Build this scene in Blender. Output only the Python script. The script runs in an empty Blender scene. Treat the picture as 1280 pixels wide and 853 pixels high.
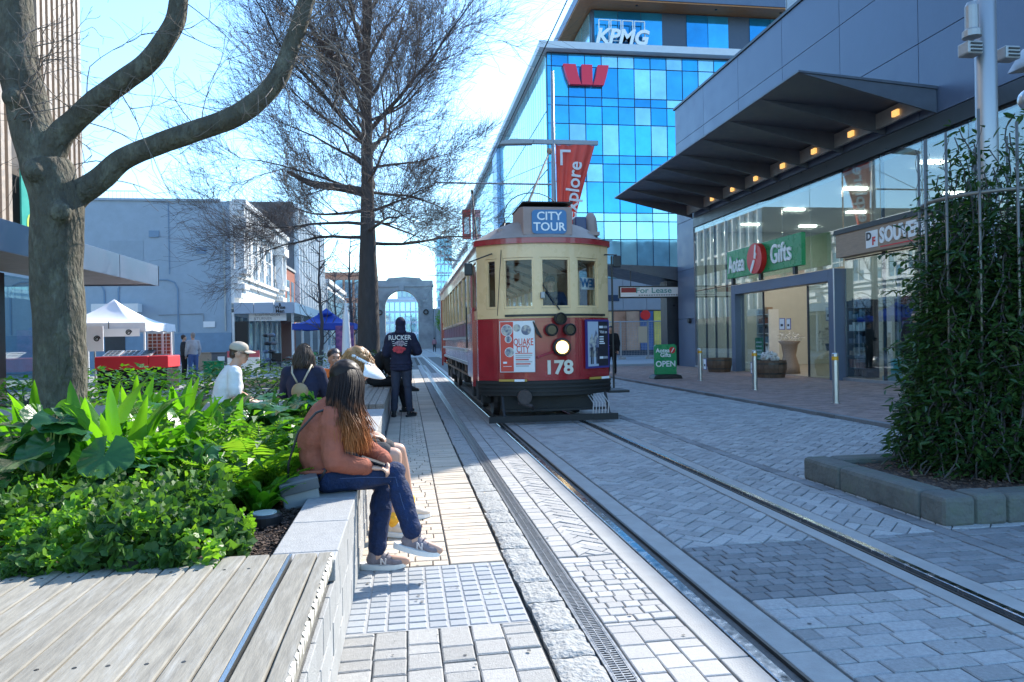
import bpy, math, random
from mathutils import Vector, Matrix, noise
random.seed(7)
R = math.radians
SC = bpy.context.scene
COL = SC.collection

# ------------------------------------------------------------------ camera
CAM_H = 1.34
cam = bpy.data.cameras.new('camera'); cam.lens = 25.03; cam.sensor_width = 36
cam.clip_start = 0.05; cam.clip_end = 3000
camo = bpy.data.objects.new('camera', cam); COL.objects.link(camo)
_yaw = math.atan(132/890); _p = -1.9/890; _r = .018
_f = Vector((math.sin(_yaw)*math.cos(_p), math.cos(_yaw)*math.cos(_p), math.sin(_p)))
_R = Vector((math.cos(_yaw), -math.sin(_yaw), 0)); _U = _R.cross(_f).normalized()
_ri = (_R - _r*_U).normalized(); _ui = (_U + _r*_R).normalized()
camo.matrix_world = Matrix(((_ri.x, _ui.x, -_f.x, 0), (_ri.y, _ui.y, -_f.y, 0), (_ri.z, _ui.z, -_f.z, CAM_H), (0, 0, 0, 1)))
SC.camera = camo
SC.view_settings.view_transform = 'Standard'; SC.view_settings.look = 'None'
SC.view_settings.exposure = 1.5; SC.view_settings.gamma = 1

# ------------------------------------------------------------------ sky and sun
SUN_AZ, SUN_EL = R(45), R(37.5)          # 45 degrees to the right of the street, low spring sun
W = bpy.data.worlds.new('World'); SC.world = W; W.use_nodes = True
nt = W.node_tree; bg = nt.nodes['Background']; bg.inputs[1].default_value = .15
sky = nt.nodes.new('ShaderNodeTexSky'); sky.sky_type = 'NISHITA'; sky.sun_disc = False
sky.sun_elevation = SUN_EL; sky.sun_rotation = SUN_AZ
sky.air_density = 1.25; sky.dust_density = .6; sky.ozone_density = 2.2
tint = nt.nodes.new('ShaderNodeMix'); tint.data_type = 'RGBA'; tint.blend_type = 'MULTIPLY'; tint.inputs[0].default_value = 1
tint.inputs[7].default_value = (.73, .97, 1.15, 1)          # the cool white balance of the photograph, the same over the whole sky
nt.links.new(sky.outputs[0], tint.inputs[6]); nt.links.new(tint.outputs[2], bg.inputs[0])
sl = bpy.data.lights.new('sun', 'SUN'); sl.energy = 3.5; sl.angle = R(.5); sl.color = (1, .94, .84)
so = bpy.data.objects.new('sun', sl); COL.objects.link(so)
_d = Vector((-math.sin(SUN_AZ)*math.cos(SUN_EL), -math.cos(SUN_AZ)*math.cos(SUN_EL), -math.sin(SUN_EL)))
so.rotation_euler = _d.to_track_quat('-Z', 'Y').to_euler(); so.location = (40, 40, 60)

# ------------------------------------------------------------------ materials
def _n(t, kind, **kw):
    n = t.nodes.new(kind)
    for k, v in kw.items(): setattr(n, k, v)
    return n
def mat(name, col, rough=.6, metal=0, var=0, vscale=3, bump=0, bscale=40, spec=.5, piece=0, stretch=None,
        col2=None, trans=0, coat=0, emis=None, estr=0, bdist=.02, detail=6, stain=None, sscale=1.5, samt=.5, subsurf=0):
    """principled surface; var = noise variation in value, col2 = second colour mixed by noise, piece = per-piece value variation"""
    m = bpy.data.materials.new(name); m.use_nodes = True; t = m.node_tree
    b = t.nodes['Principled BSDF']; L = t.links.new
    b.inputs['Base Color'].default_value = (*col, 1); b.inputs['Roughness'].default_value = rough
    b.inputs['Metallic'].default_value = metal; b.inputs['Specular IOR Level'].default_value = spec
    if trans: b.inputs['Transmission Weight'].default_value = trans
    if coat: b.inputs['Coat Weight'].default_value = coat
    if emis: b.inputs['Emission Color'].default_value = (*emis, 1); b.inputs['Emission Strength'].default_value = estr
    m.diffuse_color = (*col, 1)
    pos = None
    def P():
        nonlocal pos
        if pos is None:
            g = _n(t, 'ShaderNodeNewGeometry'); pos = g.outputs['Position']
            if stretch:
                mp = _n(t, 'ShaderNodeMapping'); mp.inputs['Scale'].default_value = stretch
                L(pos, mp.inputs[0]); pos = mp.outputs[0]
        return pos
    c = None
    if col2:
        nz = _n(t, 'ShaderNodeTexNoise'); nz.inputs['Scale'].default_value = vscale; nz.inputs['Detail'].default_value = detail
        L(P(), nz.inputs['Vector'])
        rp = _n(t, 'ShaderNodeValToRGB'); rp.color_ramp.elements[0].position = .38; rp.color_ramp.elements[1].position = .62
        rp.color_ramp.elements[0].color = (*col, 1); rp.color_ramp.elements[1].color = (*col2, 1)
        L(nz.outputs[0], rp.inputs[0]); c = rp.outputs[0]
    def mulv(val_socket, lo, hi, src):
        mr = _n(t, 'ShaderNodeMapRange'); mr.inputs[3].default_value = lo; mr.inputs[4].default_value = hi
        L(val_socket, mr.inputs[0])
        mx = _n(t, 'ShaderNodeMix', data_type='RGBA', blend_type='MULTIPLY'); mx.inputs[0].default_value = 1
        if src: L(src, mx.inputs[6])
        else: mx.inputs[6].default_value = (*col, 1)
        L(mr.outputs[0], mx.inputs[7]); return mx.outputs[2]
    if var:
        nz = _n(t, 'ShaderNodeTexNoise'); nz.inputs['Scale'].default_value = vscale; nz.inputs['Detail'].default_value = detail
        nz.inputs['Roughness'].default_value = .65
        L(P(), nz.inputs['Vector']); mr = _n(t, 'ShaderNodeMapRange'); mr.inputs[1].default_value = .3; mr.inputs[2].default_value = .7
        L(nz.outputs[0], mr.inputs[0]); c = mulv(mr.outputs[0], 1-var, 1+var*.6, c)
        rr = _n(t, 'ShaderNodeMapRange'); rr.inputs[3].default_value = max(0, rough-.1); rr.inputs[4].default_value = min(1, rough+.1)
        L(mr.outputs[0], rr.inputs[0]); L(rr.outputs[0], b.inputs['Roughness'])
    if stain:
        nz = _n(t, 'ShaderNodeTexNoise'); nz.inputs['Scale'].default_value = sscale; nz.inputs['Detail'].default_value = 8
        nz.inputs['Roughness'].default_value = .7; L(P(), nz.inputs['Vector'])
        mr = _n(t, 'ShaderNodeMapRange'); mr.inputs[1].default_value = .5; mr.inputs[2].default_value = .72; mr.inputs[4].default_value = samt
        L(nz.outputs[0], mr.inputs[0])
        mx = _n(t, 'ShaderNodeMix', data_type='RGBA'); L(mr.outputs[0], mx.inputs[0])
        if c: L(c, mx.inputs[6])
        else: mx.inputs[6].default_value = (*col, 1)
        mx.inputs[7].default_value = (*stain, 1); c = mx.outputs[2]
    if piece:
        oi = _n(t, 'ShaderNodeObjectInfo'); gi = _n(t, 'ShaderNodeNewGeometry')
        ad = _n(t, 'ShaderNodeMath', operation='ADD'); L(oi.outputs['Random'], ad.inputs[0]); L(gi.outputs['Random Per Island'], ad.inputs[1])
        fr = _n(t, 'ShaderNodeMath', operation='FRACT'); L(ad.outputs[0], fr.inputs[0])
        c = mulv(fr.outputs[0], 1-piece, 1+piece*.7, c)
    if c: L(c, b.inputs['Base Color'])
    if bump:
        nz = _n(t, 'ShaderNodeTexNoise'); nz.inputs['Scale'].default_value = bscale; nz.inputs['Detail'].default_value = 5
        L(P(), nz.inputs['Vector']); bp = _n(t, 'ShaderNodeBump'); bp.inputs['Strength'].default_value = bump
        bp.inputs['Distance'].default_value = bdist; L(nz.outputs[0], bp.inputs['Height']); L(bp.outputs[0], b.inputs['Normal'])
    return m
def glass(name, tint=(.9, .97, .98), refl=.1, rough=.0, dirt=0):
    """window pane: clear sheet that mirrors more at grazing angles"""
    m = bpy.data.materials.new(name); m.use_nodes = True; t = m.node_tree; t.nodes.clear()
    o = _n(t, 'ShaderNodeOutputMaterial'); tr = _n(t, 'ShaderNodeBsdfTransparent'); gl = _n(t, 'ShaderNodeBsdfGlossy')
    tr.inputs[0].default_value = (*tint, 1); gl.inputs['Roughness'].default_value = rough
    lw = _n(t, 'ShaderNodeLayerWeight'); lw.inputs[0].default_value = .5
    pw_ = _n(t, 'ShaderNodeMath', operation='POWER'); pw_.inputs[1].default_value = 5; t.links.new(lw.outputs['Facing'], pw_.inputs[0])
    ad = _n(t, 'ShaderNodeMath', operation='MULTIPLY_ADD'); ad.use_clamp = True; ad.inputs[1].default_value = .9; ad.inputs[2].default_value = .04+refl
    t.links.new(pw_.outputs[0], ad.inputs[0])
    mx = _n(t, 'ShaderNodeMixShader'); t.links.new(ad.outputs[0], mx.inputs[0]); t.links.new(tr.outputs[0], mx.inputs[1]); t.links.new(gl.outputs[0], mx.inputs[2])
    t.links.new(mx.outputs[0], o.inputs[0]); m.diffuse_color = (*tint, 1)
    return m
def leafmat(name, col, col2, transl=.45, rough=.35, vscale=6):
    """leaf: glossy top, light shines through; hue varies from leaf to leaf"""
    m = bpy.data.materials.new(name); m.use_nodes = True; t = m.node_tree; L = t.links.new
    b = t.nodes['Principled BSDF']; o = t.nodes['Material Output']
    g = _n(t, 'ShaderNodeNewGeometry'); oi = _n(t, 'ShaderNodeObjectInfo')
    ad = _n(t, 'ShaderNodeMath', operation='ADD'); L(oi.outputs['Random'], ad.inputs[0]); L(g.outputs['Random Per Island'], ad.inputs[1])
    fr = _n(t, 'ShaderNodeMath', operation='FRACT'); L(ad.outputs[0], fr.inputs[0])
    mx = _n(t, 'ShaderNodeMix', data_type='RGBA'); mx.inputs[6].default_value = (*col, 1); mx.inputs[7].default_value = (*col2, 1)
    L(fr.outputs[0], mx.inputs[0])
    nz = _n(t, 'ShaderNodeTexNoise'); nz.inputs['Scale'].default_value = 60; L(g.outputs['Position'], nz.inputs['Vector'])
    bp = _n(t, 'ShaderNodeBump'); bp.inputs['Strength'].default_value = .25; bp.inputs['Distance'].default_value = .01
    L(nz.outputs[0], bp.inputs['Height']); L(bp.outputs[0], b.inputs['Normal'])
    L(mx.outputs[2], b.inputs['Base Color']); b.inputs['Roughness'].default_value = rough; b.inputs['Specular IOR Level'].default_value = .35
    tl = _n(t, 'ShaderNodeBsdfTranslucent')
    m2 = _n(t, 'ShaderNodeMix', data_type='RGBA', blend_type='MULTIPLY'); m2.inputs[0].default_value = 1
    L(mx.outputs[2], m2.inputs[6]); m2.inputs[7].default_value = (1, 1, .35, 1)
    m3 = _n(t, 'ShaderNodeMix', data_type='RGBA', blend_type='ADD'); m3.inputs[0].default_value = 1
    L(m2.outputs[2], m3.inputs[6]); L(m2.outputs[2], m3.inputs[7]); m3.clamp_result = True
    L(m3.outputs[2], tl.inputs[0])
    ms = _n(t, 'ShaderNodeMixShader'); ms.inputs[0].default_value = transl
    L(b.outputs[0], ms.inputs[1]); L(tl.outputs[0], ms.inputs[2]); L(ms.outputs[0], o.inputs[0])
    m.diffuse_color = (*col, 1)
    return m

# ------------------------------------------------------------------ objects
WL = {}
def tag(o, label=None, cat=None, group=None, kind=None):
    if label: o['label'] = label
    if cat: o['category'] = cat
    if group: o['group'] = group
    if kind: o['kind'] = kind
    return o
def thing(name, label, cat, loc=(0, 0, 0), group=None, rz=0):
    o = bpy.data.objects.new(name, None); COL.objects.link(o); o.location = loc; o.rotation_euler = (0, 0, rz)
    o.empty_display_size = .1
    WL[o.name] = Vector(loc)
    return tag(o, label, cat, group)
def copy_tree(o, parent=None):
    c = o.copy(); COL.objects.link(c)
    if parent: c.parent = parent
    for ch in list(o.children): copy_tree(ch, c)
    return c
def link_mesh(name, me, parent=None, kind=None):
    o = bpy.data.objects.new(name, me); COL.objects.link(o)
    if parent: o.parent = parent
    WL[o.name] = WL.get(parent.name, Vector()) if parent else Vector()
    if kind: o['kind'] = kind
    return o
class MB:
    def __init__(s): s.v = []; s.f = []; s.mi = []; s.sm = []; s.m = 0; s.s = False
    def face(s, idx): s.f.append(idx); s.mi.append(s.m); s.sm.append(s.s)
    def add(s, vs, fs):
        k = len(s.v); s.v += [tuple(x) for x in vs]
        for f in fs: s.face([i+k for i in f])
        return s
    def quad(s, *p): return s.add(p, [list(range(len(p)))])
    def mm(s, x0, y0, z0, x1, y1, z1):
        return s.add([(x0, y0, z0), (x1, y0, z0), (x1, y1, z0), (x0, y1, z0), (x0, y0, z1), (x1, y0, z1), (x1, y1, z1), (x0, y1, z1)],
                     [[0, 3, 2, 1], [4, 5, 6, 7], [0, 1, 5, 4], [1, 2, 6, 5], [2, 3, 7, 6], [3, 0, 4, 7]])
    def box(s, c, sz, M=None):
        hx, hy, hz = sz[0]/2, sz[1]/2, sz[2]/2; c = Vector(c)
        vs = []
        for z in (-hz, hz):
            for x, y in ((-hx, -hy), (hx, -hy), (hx, hy), (-hx, hy)):
                p = Vector((x, y, z)); p = M @ p if M else p; vs.append(p + c)
        return s.add(vs, [[0, 3, 2, 1], [4, 5, 6, 7], [0, 1, 5, 4], [1, 2, 6, 5], [2, 3, 7, 6], [3, 0, 4, 7]])
    def bar(s, a, b, w, h=None, up=(0, 0, 1)):
        """square bar from a to b"""
        a = Vector(a); b = Vector(b); d = (b-a); L = d.length; d.normalize(); up = Vector(up)
        if abs(d.dot(up)) > .98: up = Vector((0, 1, 0)) if abs(d.y) < .9 else Vector((1, 0, 0))
        x = d.cross(up).normalized(); z = x.cross(d)
        return s.box((a+b)/2, (w, L, h or w), Matrix((x, d, z)).transposed())
    def prism(s, poly, fn, a, b, caps=True):
        """poly (2D) swept from a to b; fn(u, v, w) -> xyz"""
        n = len(poly); vs = [fn(u, v, a) for u, v in poly] + [fn(u, v, b) for u, v in poly]
        fs = [[i, (i+1) % n, n+(i+1) % n, n+i] for i in range(n)]
        if caps: fs += [list(range(n))[::-1], list(range(n, 2*n))]
        return s.add(vs, fs)
    def tube(s, pts, rad, n=8, caps=True, closed=False):
        pts = [Vector(p) for p in pts]; N = len(pts)
        if not hasattr(rad, '__len__'): rad = [rad]*N
        prev = None; rings = []
        for i, p in enumerate(pts):
            if closed: d = pts[(i+1) % N] - pts[i-1]
            else: d = pts[min(i+1, N-1)] - pts[max(i-1, 0)]
            d.normalize()
            if prev is None:
                u = d.orthogonal().normalized()
            else:
                u = (prev - d*prev.dot(d))
                u = u.normalized() if u.length > 1e-6 else d.orthogonal().normalized()
            prev = u; w = d.cross(u)
            rings.append([p + (u*math.cos(2*math.pi*k/n) + w*math.sin(2*math.pi*k/n))*rad[i] for k in range(n)])
        k0 = len(s.v); vs = [q for r in rings for q in r]; fs = []
        for i in range(N if closed else N-1):
            j = (i+1) % N
            for k in range(n): fs.append([i*n+k, i*n+(k+1) % n, j*n+(k+1) % n, j*n+k])
        if caps and not closed: fs += [list(range(n))[::-1], list(range((N-1)*n, N*n))]
        return s.add(vs, fs)
    def lathe(s, prof, c=(0, 0, 0), n=16, axis='z', caps=True, M=None):
        """prof: (radius, height)"""
        c = Vector(c); vs = []
        for r, h in prof:
            for k in range(n):
                a = 2*math.pi*k/n
                p = Vector((r*math.cos(a), r*math.sin(a), h))
                if axis == 'y': p = Vector((p.x, p.z, p.y))
                if axis == 'x': p = Vector((p.z, p.x, p.y))
                if M: p = M @ p
                vs.append(p+c)
        fs = [[i*n+k, i*n+(k+1) % n, (i+1)*n+(k+1) % n, (i+1)*n+k] for i in range(len(prof)-1) for k in range(n)]
        if caps: fs += [list(range(n))[::-1], list(range((len(prof)-1)*n, len(prof)*n))]
        return s.add(vs, fs)
    def ell(s, c, r, M=None, n=12, m=8):
        c = Vector(c); r = r if hasattr(r, '__len__') else (r, r, r)
        vs = []; fs = []
        for i in range(1, m):
            ph = math.pi*i/m
            for k in range(n):
                a = 2*math.pi*k/n; p = Vector((r[0]*math.sin(ph)*math.cos(a), r[1]*math.sin(ph)*math.sin(a), r[2]*math.cos(ph)))
                vs.append((M @ p if M else p)+c)
        for sg in (1, -1):
            p = Vector((0, 0, sg*r[2])); vs.append((M @ p if M else p)+c)
        T, B = (m-1)*n, (m-1)*n+1
        for i in range(m-2):
            for k in range(n): fs.append([i*n+k, (i+1)*n+k, (i+1)*n+(k+1) % n, i*n+(k+1) % n])
        for k in range(n): fs.append([T, k, (k+1) % n]); fs.append([B, (m-2)*n+(k+1) % n, (m-2)*n+k])
        return s.add(vs, fs)
    def mesh(s, name, mats, off=Vector()):
        me = bpy.data.meshes.new(name)
        me.from_pydata([(x-off.x, y-off.y, z-off.z) for x, y, z in s.v], [], s.f)
        for m in (mats if isinstance(mats, (list, tuple)) else [mats]): me.materials.append(m)
        if any(s.mi): me.polygons.foreach_set('material_index', s.mi)
        if any(s.sm): me.polygons.foreach_set('use_smooth', s.sm)
        me.update(); return me
    def build(s, name, mats, parent=None, bevel=0, kind=None, label=None, smooth=None, local=False):
        if smooth is not None: s.sm = [smooth]*len(s.f)
        off = WL.get(parent.name, Vector()) if parent and not local else Vector()
        o = link_mesh(name, s.mesh(name, mats, off), parent, kind)
        if bevel:
            md = o.modifiers.new('bevel', 'BEVEL'); md.width = bevel; md.segments = 2; md.limit_method = 'ANGLE'; md.angle_limit = R(40)
        if label: o['label'] = label
        return o
def text(parent, body, at, size, m, right=(1, 0, 0), up=(0, 0, 1), depth=.004, bold=0, shear=0, align='CENTER', name='lettering', squash=1, space=1):
    """flat lettering as real thin geometry: right/up give its plane"""
    cu = bpy.data.curves.new(name, 'FONT'); cu.body = body; cu.size = size; cu.extrude = depth; cu.offset = bold
    cu.shear = shear; cu.align_x = align; cu.align_y = 'CENTER'; cu.resolution_u = 3; cu.space_character = space
    o = bpy.data.objects.new(name, cu); COL.objects.link(o)
    dg = bpy.context.evaluated_depsgraph_get(); me = bpy.data.meshes.new_from_object(o.evaluated_get(dg))
    bpy.data.objects.remove(o); me.materials.clear(); me.materials.append(m)
    r = Vector(right).normalized(); u = Vector(up).normalized(); n = r.cross(u)
    off = WL.get(parent.name, Vector()) if parent else Vector()
    for v in me.vertices:
        c = v.co.copy(); v.co = r*(c.x*squash) + u*c.y + n*c.z + Vector(at) - off
    me.name = name
    return link_mesh(name, me, parent)

M = {}
M['asphalt'] = mat('asphalt', (.09, .09, .095), .85, var=.3, vscale=4, bump=.3, bscale=80)
M['grout'] = mat('grout', (.135, .13, .12), .95, var=.4, vscale=12, bump=.4, bscale=120)
M['paver_grey'] = mat('paver_grey', (.34, .33, .31), .8, var=.22, vscale=50, bump=.35, bscale=160, piece=.16, stain=(.26, .25, .23), sscale=2.2, samt=.45)
M['paver_light'] = mat('paver_light', (.36, .35, .335), .8, var=.18, vscale=70, bump=.3, bscale=200, piece=.14, stain=(.27, .26, .25), sscale=1.6, samt=.4)
M['paver_cream'] = mat('paver_cream', (.54, .45, .35), .8, var=.12, vscale=40, bump=.25, bscale=200, piece=.14, stain=(.36, .31, .26), sscale=2.4, samt=.35)
M['paver_small'] = mat('paver_small', (.31, .325, .34), .75, var=.15, vscale=60, bump=.25, bscale=200, piece=.1, stain=(.3, .3, .3), sscale=3, samt=.4)
M['paver_dark'] = mat('paver_dark', (.21, .215, .22), .8, var=.25, vscale=40, bump=.3, bscale=160, piece=.25, stain=(.13, .13, .13), sscale=2, samt=.5)
M['paver_road'] = mat('paver_road', (.345, .345, .34), .78, var=.25, vscale=50, bump=.35, bscale=150, piece=.2, stain=(.2, .2, .195), sscale=.8, samt=.7)
M['paver_brick'] = mat('paver_brick', (.31, .215, .185), .8, var=.22, vscale=30, bump=.3, bscale=150, piece=.28, stain=(.2, .17, .16), sscale=1, samt=.4)
M['granite'] = mat('granite', (.33, .33, .315), .85, var=.3, vscale=30, bump=.9, bscale=45, stain=(.3, .29, .27), sscale=5, samt=.6)
M['concrete'] = mat('concrete', (.34, .335, .32), .75, var=.18, vscale=6, bump=.25, bscale=120, stain=(.27, .265, .25), sscale=1.2, samt=.5)
M['conc_block'] = mat('concrete_block', (.34, .34, .335), .8, var=.14, vscale=25, bump=.3, bscale=150, piece=.1, stain=(.33, .33, .32), sscale=3, samt=.4)
M['steel_rail'] = mat('rail_steel', (.5, .5, .5), .22, 1, var=.2, vscale=20)
M['steel_dark'] = mat('dark_steel', (.09, .085, .08), .45, .8, var=.3, vscale=30)
M['rail_dust'] = mat('dusty_groove', (.13, .12, .11), .9, var=.4, vscale=30)
M['mortar'] = mat('pale_mortar', (.34, .34, .34), .95, var=.15, vscale=20)
M['gum'] = mat('old_gum', (.10, .10, .10), .8)
M['grate'] = mat('grate_iron', (.3, .3, .3), .4, .8, var=.25, vscale=40)
M['black'] = mat('black_paint', (.012, .012, .013), .45)
M['dirt'] = mat('joint_dirt', (.06, .05, .04), 1, var=.4, vscale=30, bump=.6, bscale=60)
M['mulch'] = mat('bark_mulch', (.05, .03, .022), .95, var=.5, vscale=40, bump=1, bscale=60, col2=(.09, .06, .045))
# ================================================================== ground, paving, rails
def structure(name, mb, m, **k): return mb.build(name, m, kind='structure', **k)
g = MB(); g.quad((-700, -60, -.12), (700, -60, -.12), (700, 1500, -.12), (-700, 1500, -.12)); structure('ground', g, M['asphalt'])
def sheet(name, x0, y0, x1, y1, z, m):
    b = MB(); b.quad((x0, y0, z), (x1, y0, z), (x1, y1, z), (x0, y1, z)); return structure(name, b, m)

def inset(poly, d):
    n = len(poly); out = []
    ar = sum(poly[i][0]*poly[(i+1) % n][1]-poly[(i+1) % n][0]*poly[i][1] for i in range(n))
    if ar < 0: poly = poly[::-1]
    for i in range(n):
        a, b, c = poly[i-1], poly[i], poly[(i+1) % n]
        e1 = (b[0]-a[0], b[1]-a[1]); e2 = (c[0]-b[0], c[1]-b[1]); l1 = math.hypot(*e1); l2 = math.hypot(*e2)
        if l1 < 1e-6 or l2 < 1e-6: return None
        n1 = (-e1[1]/l1, e1[0]/l1); n2 = (-e2[1]/l2, e2[0]/l2)
        k = 1 + n1[0]*n2[0]+n1[1]*n2[1]
        if k < .15: return None
        out.append((b[0]+(n1[0]+n2[0])*d/k, b[1]+(n1[1]+n2[1])*d/k))
    ar2 = sum(out[i][0]*out[(i+1) % n][1]-out[(i+1) % n][0]*out[i][1] for i in range(n))
    return out if ar2 > 1e-5 else None
def clip(poly, x0, y0, x1, y1):
    for ax, lim, sg in ((0, x0, 1), (0, x1, -1), (1, y0, 1), (1, y1, -1)):
        out = []; n = len(poly)
        for i in range(n):
            a, b = poly[i], poly[(i+1) % n]; da = (a[ax]-lim)*sg; db = (b[ax]-lim)*sg
            if da >= 0: out.append(a)
            if da*db < 0:
                t = da/(da-db); out.append((a[0]+(b[0]-a[0])*t, a[1]+(b[1]-a[1])*t))
        poly = out
        if len(poly) < 3: return []
    res = []
    for p in poly:
        if not res or math.hypot(p[0]-res[-1][0], p[1]-res[-1][1]) > .008: res.append(p)
    if len(res) > 2 and math.hypot(res[0][0]-res[-1][0], res[0][1]-res[-1][1]) < .008: res.pop()
    return res if len(res) > 2 else []
def paver_into(mb, poly, z, h, bev):
    a = inset(poly, bev)
    if not a: return False
    ar = sum(poly[i][0]*poly[(i+1) % len(poly)][1]-poly[(i+1) % len(poly)][0]*poly[i][1] for i in range(len(poly)))
    if ar < 0: poly = poly[::-1]
    n = len(poly)
    if len(a) != n: return False
    tx, ty = random.uniform(-.012, .012), random.uniform(-.012, .012); cx, cy = poly[0]
    zz = lambda p: z+(p[0]-cx)*tx+(p[1]-cy)*ty
    vs = [(p[0], p[1], z-h) for p in poly]+[(p[0], p[1], zz(p)-bev*.8) for p in poly]+[(p[0], p[1], zz(p)) for p in a]
    fs = [list(range(2*n, 3*n))]
    for i in range(n):
        j = (i+1) % n
        fs += [[i, j, n+j, n+i], [n+i, n+j, 2*n+j, 2*n+i]]
    mb.add(vs, fs); return True
def pave(parent, polys, m, gap=.006, h=.03, bev=.004, z=0, cap=300, zj=.0025, jit=0, name='paver', field='far_pavers', ymax_parts=14):
    """each near stone its own part; the rest of the field as one joined part"""
    polys = [p for p in polys if p]
    def key(p):
        cy = sum(q[1] for q in p)/len(p); return cy
    polys.sort(key=key); k = 0; rest = MB()
    for p in polys:
        q = inset(p, gap/2)
        if not q: continue
        if jit: q = [(a+random.uniform(-jit, jit), b+random.uniform(-jit, jit)) for a, b in q]
        zz = z+random.uniform(-zj, zj); cy = key(p)
        if k < cap and cy < ymax_parts:
            b = MB()
            if paver_into(b, q, zz, h, bev): b.build(name, m, parent); k += 1
        else: paver_into(rest, q, zz, h, bev)
    if rest.v: rest.build(field, m, parent, kind='stuff')
def rect(x0, y0, x1, y1): return [(x0, y0), (x1, y0), (x1, y1), (x0, y1)]
def rows(x0, x1, y0, y1, ph, pw, off=.5, jit=.0):
    out = []; y = y0; r = 0
    while y < y1-.01:
        hh = ph*random.uniform(1-jit, 1+jit); ye = min(y+hh, y1)
        x = x0-(pw*off if r % 2 else 0)
        while x < x1-.01:
            xe = x+pw*random.uniform(1-jit, 1+jit)
            a, b = max(x, x0), min(xe, x1)
            if x1-b < .03: b = x1; xe = x1
            if b-a > .02: out.append(rect(a, y, b, ye))
            x = xe
        y = ye; r += 1
    return out
def cols(x0, x1, y0, y1, pw, lens, lead=0):
    out = []; n = max(1, round((x1-x0)/pw)); w = (x1-x0)/n
    for c in range(n):
        y = y0-random.uniform(0, lead) if lead else y0
        while y < y1-.012:
            l = random.choice(lens); ye = min(y+l, y1)
            if y1-ye < .03: ye = y1
            if ye > y0+.02: out.append(rect(x0+c*w, max(y, y0), x0+(c+1)*w, ye))
            y = ye
    return out
def herring(x0, y0, x1, y1, a=.1, ang=45):
    """2:1 blocks laid in 90 degree zigzag turned by ang and clipped to the strip"""
    out = []; ca, sa = math.cos(R(ang)), math.sin(R(ang)); cx, cy = x0, y0
    rad = math.hypot(x1-x0, y1-y0)/a+6; n = int(rad)
    for i in range(-n, n):
        for j in range(-n, n):
            k = (i-j) % 4
            if k == 0: q = [(i, j), (i+2, j), (i+2, j+1), (i, j+1)]
            elif k == 3: q = [(i, j), (i+1, j), (i+1, j+2), (i, j+2)]
            else: continue
            q = [((u*ca-v*sa)*a+cx, (u*sa+v*ca)*a+cy) for u, v in q]
            if max(p[0] for p in q) < x0 or min(p[0] for p in q) > x1 or max(p[1] for p in q) < y0 or min(p[1] for p in q) > y1: continue
            c = clip(q, x0, y0, x1, y1)
            if c: out.append(c)
    return out
def herring_long(x0, y0, x1, y1, a, ang=45):
    out = []; y = y0
    while y < y1: out += herring(x0, y, x1, min(y+2.0, y1), a, ang); y += 2.0
    return out

# --- left pavement
pl = sheet('pavement', -.33, .5, .565, 60, -.013, M['grout'])
pave(pl, cols(-.31, .56, 2.2, 3.34, .145, (.1, .145, .145, .2), .1), M['paver_grey'], gap=.007, bev=.006, jit=.0025, zj=.003)
pave(pl, rows(-.31, .56, 3.35, 4.27, .0766, .0967, 0), M['paver_small'], gap=.013, bev=.004, zj=.001, name='small_block')
b = MB(); b.quad((-.31, 3.345, -.005), (.56, 3.345, -.005), (.56, 4.275, -.005), (-.31, 4.275, -.005)); b.build('mortar_bed', M['mortar'], pl)
P = rows(-.31, .23, 4.28, 9.4, .1, .15, .4, .22)+rows(.235, .56, 4.28, 9.4, .077, .4, 0)
P += cols(-.31, -.12, 9.41, 34, .19, (.3, .4))+rows(-.115, .23, 9.41, 34, .11, .115, .5)+cols(.235, .56, 9.41, 34, .33, (.2, .3))
pave(pl, P, M['paver_cream'], gap=.007, bev=.004, jit=.001)
# plaza left beyond the planters
sheet('plaza', -30, 11.0, -.335, 60, -.018, M['paver_grey'])
# --- rough granite kerb
kb = sheet('kerb_bed', .562, .5, .775, 60, -.03, M['dirt'])
y = 1.9; k = 0; rest = MB()
while y < 40:
    L = random.uniform(.28, .42); b = MB() if k < 60 else rest; b.s = False
    nx, ny = (7, 10) if k < 12 else (3, 3); sd = random.random()*50
    edge = random.uniform(.575, .59)
    vs = []
    for i in range(nx+1):
        for j in range(ny+1):
            u, v = i/nx, j/ny; x = edge+u*(.772-edge); yy = y+.006+v*(L-.012)
            if i == 0: x += .012*noise.noise(Vector((sd, yy*14, 0)))
            e = min(u, 1-u, v*1.4, (1-v)*1.4); drop = .011*max(0, 1-e*7)
            vs.append((x, yy, .004-drop+.010*noise.noise(Vector((x*17+sd, yy*17, sd)))+.005*noise.noise(Vector((x*50, yy*50, sd)))))
    fs = [[i*(ny+1)+j, (i+1)*(ny+1)+j, (i+1)*(ny+1)+j+1, i*(ny+1)+j+1] for i in range(nx) for j in range(ny)]
    n0 = len(vs); ring = [i*(ny+1) for i in range(nx+1)]+[nx*(ny+1)+j for j in range(1, ny+1)]+[i*(ny+1)+ny for i in range(nx-1, -1, -1)]+[j for j in range(ny-1, 0, -1)]
    for q in ring: vs.append((vs[q][0], vs[q][1], -.04))
    fs += [[ring[i], n0+i, n0+(i+1) % len(ring), ring[(i+1) % len(ring)]] for i in range(len(ring))]
    b.add(vs, fs); y += L; k += 1
    if b is not rest: b.build('kerb_stone', M['granite'], kb)
rest.build('far_kerb_stones', M['granite'], kb, kind='stuff')
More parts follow.
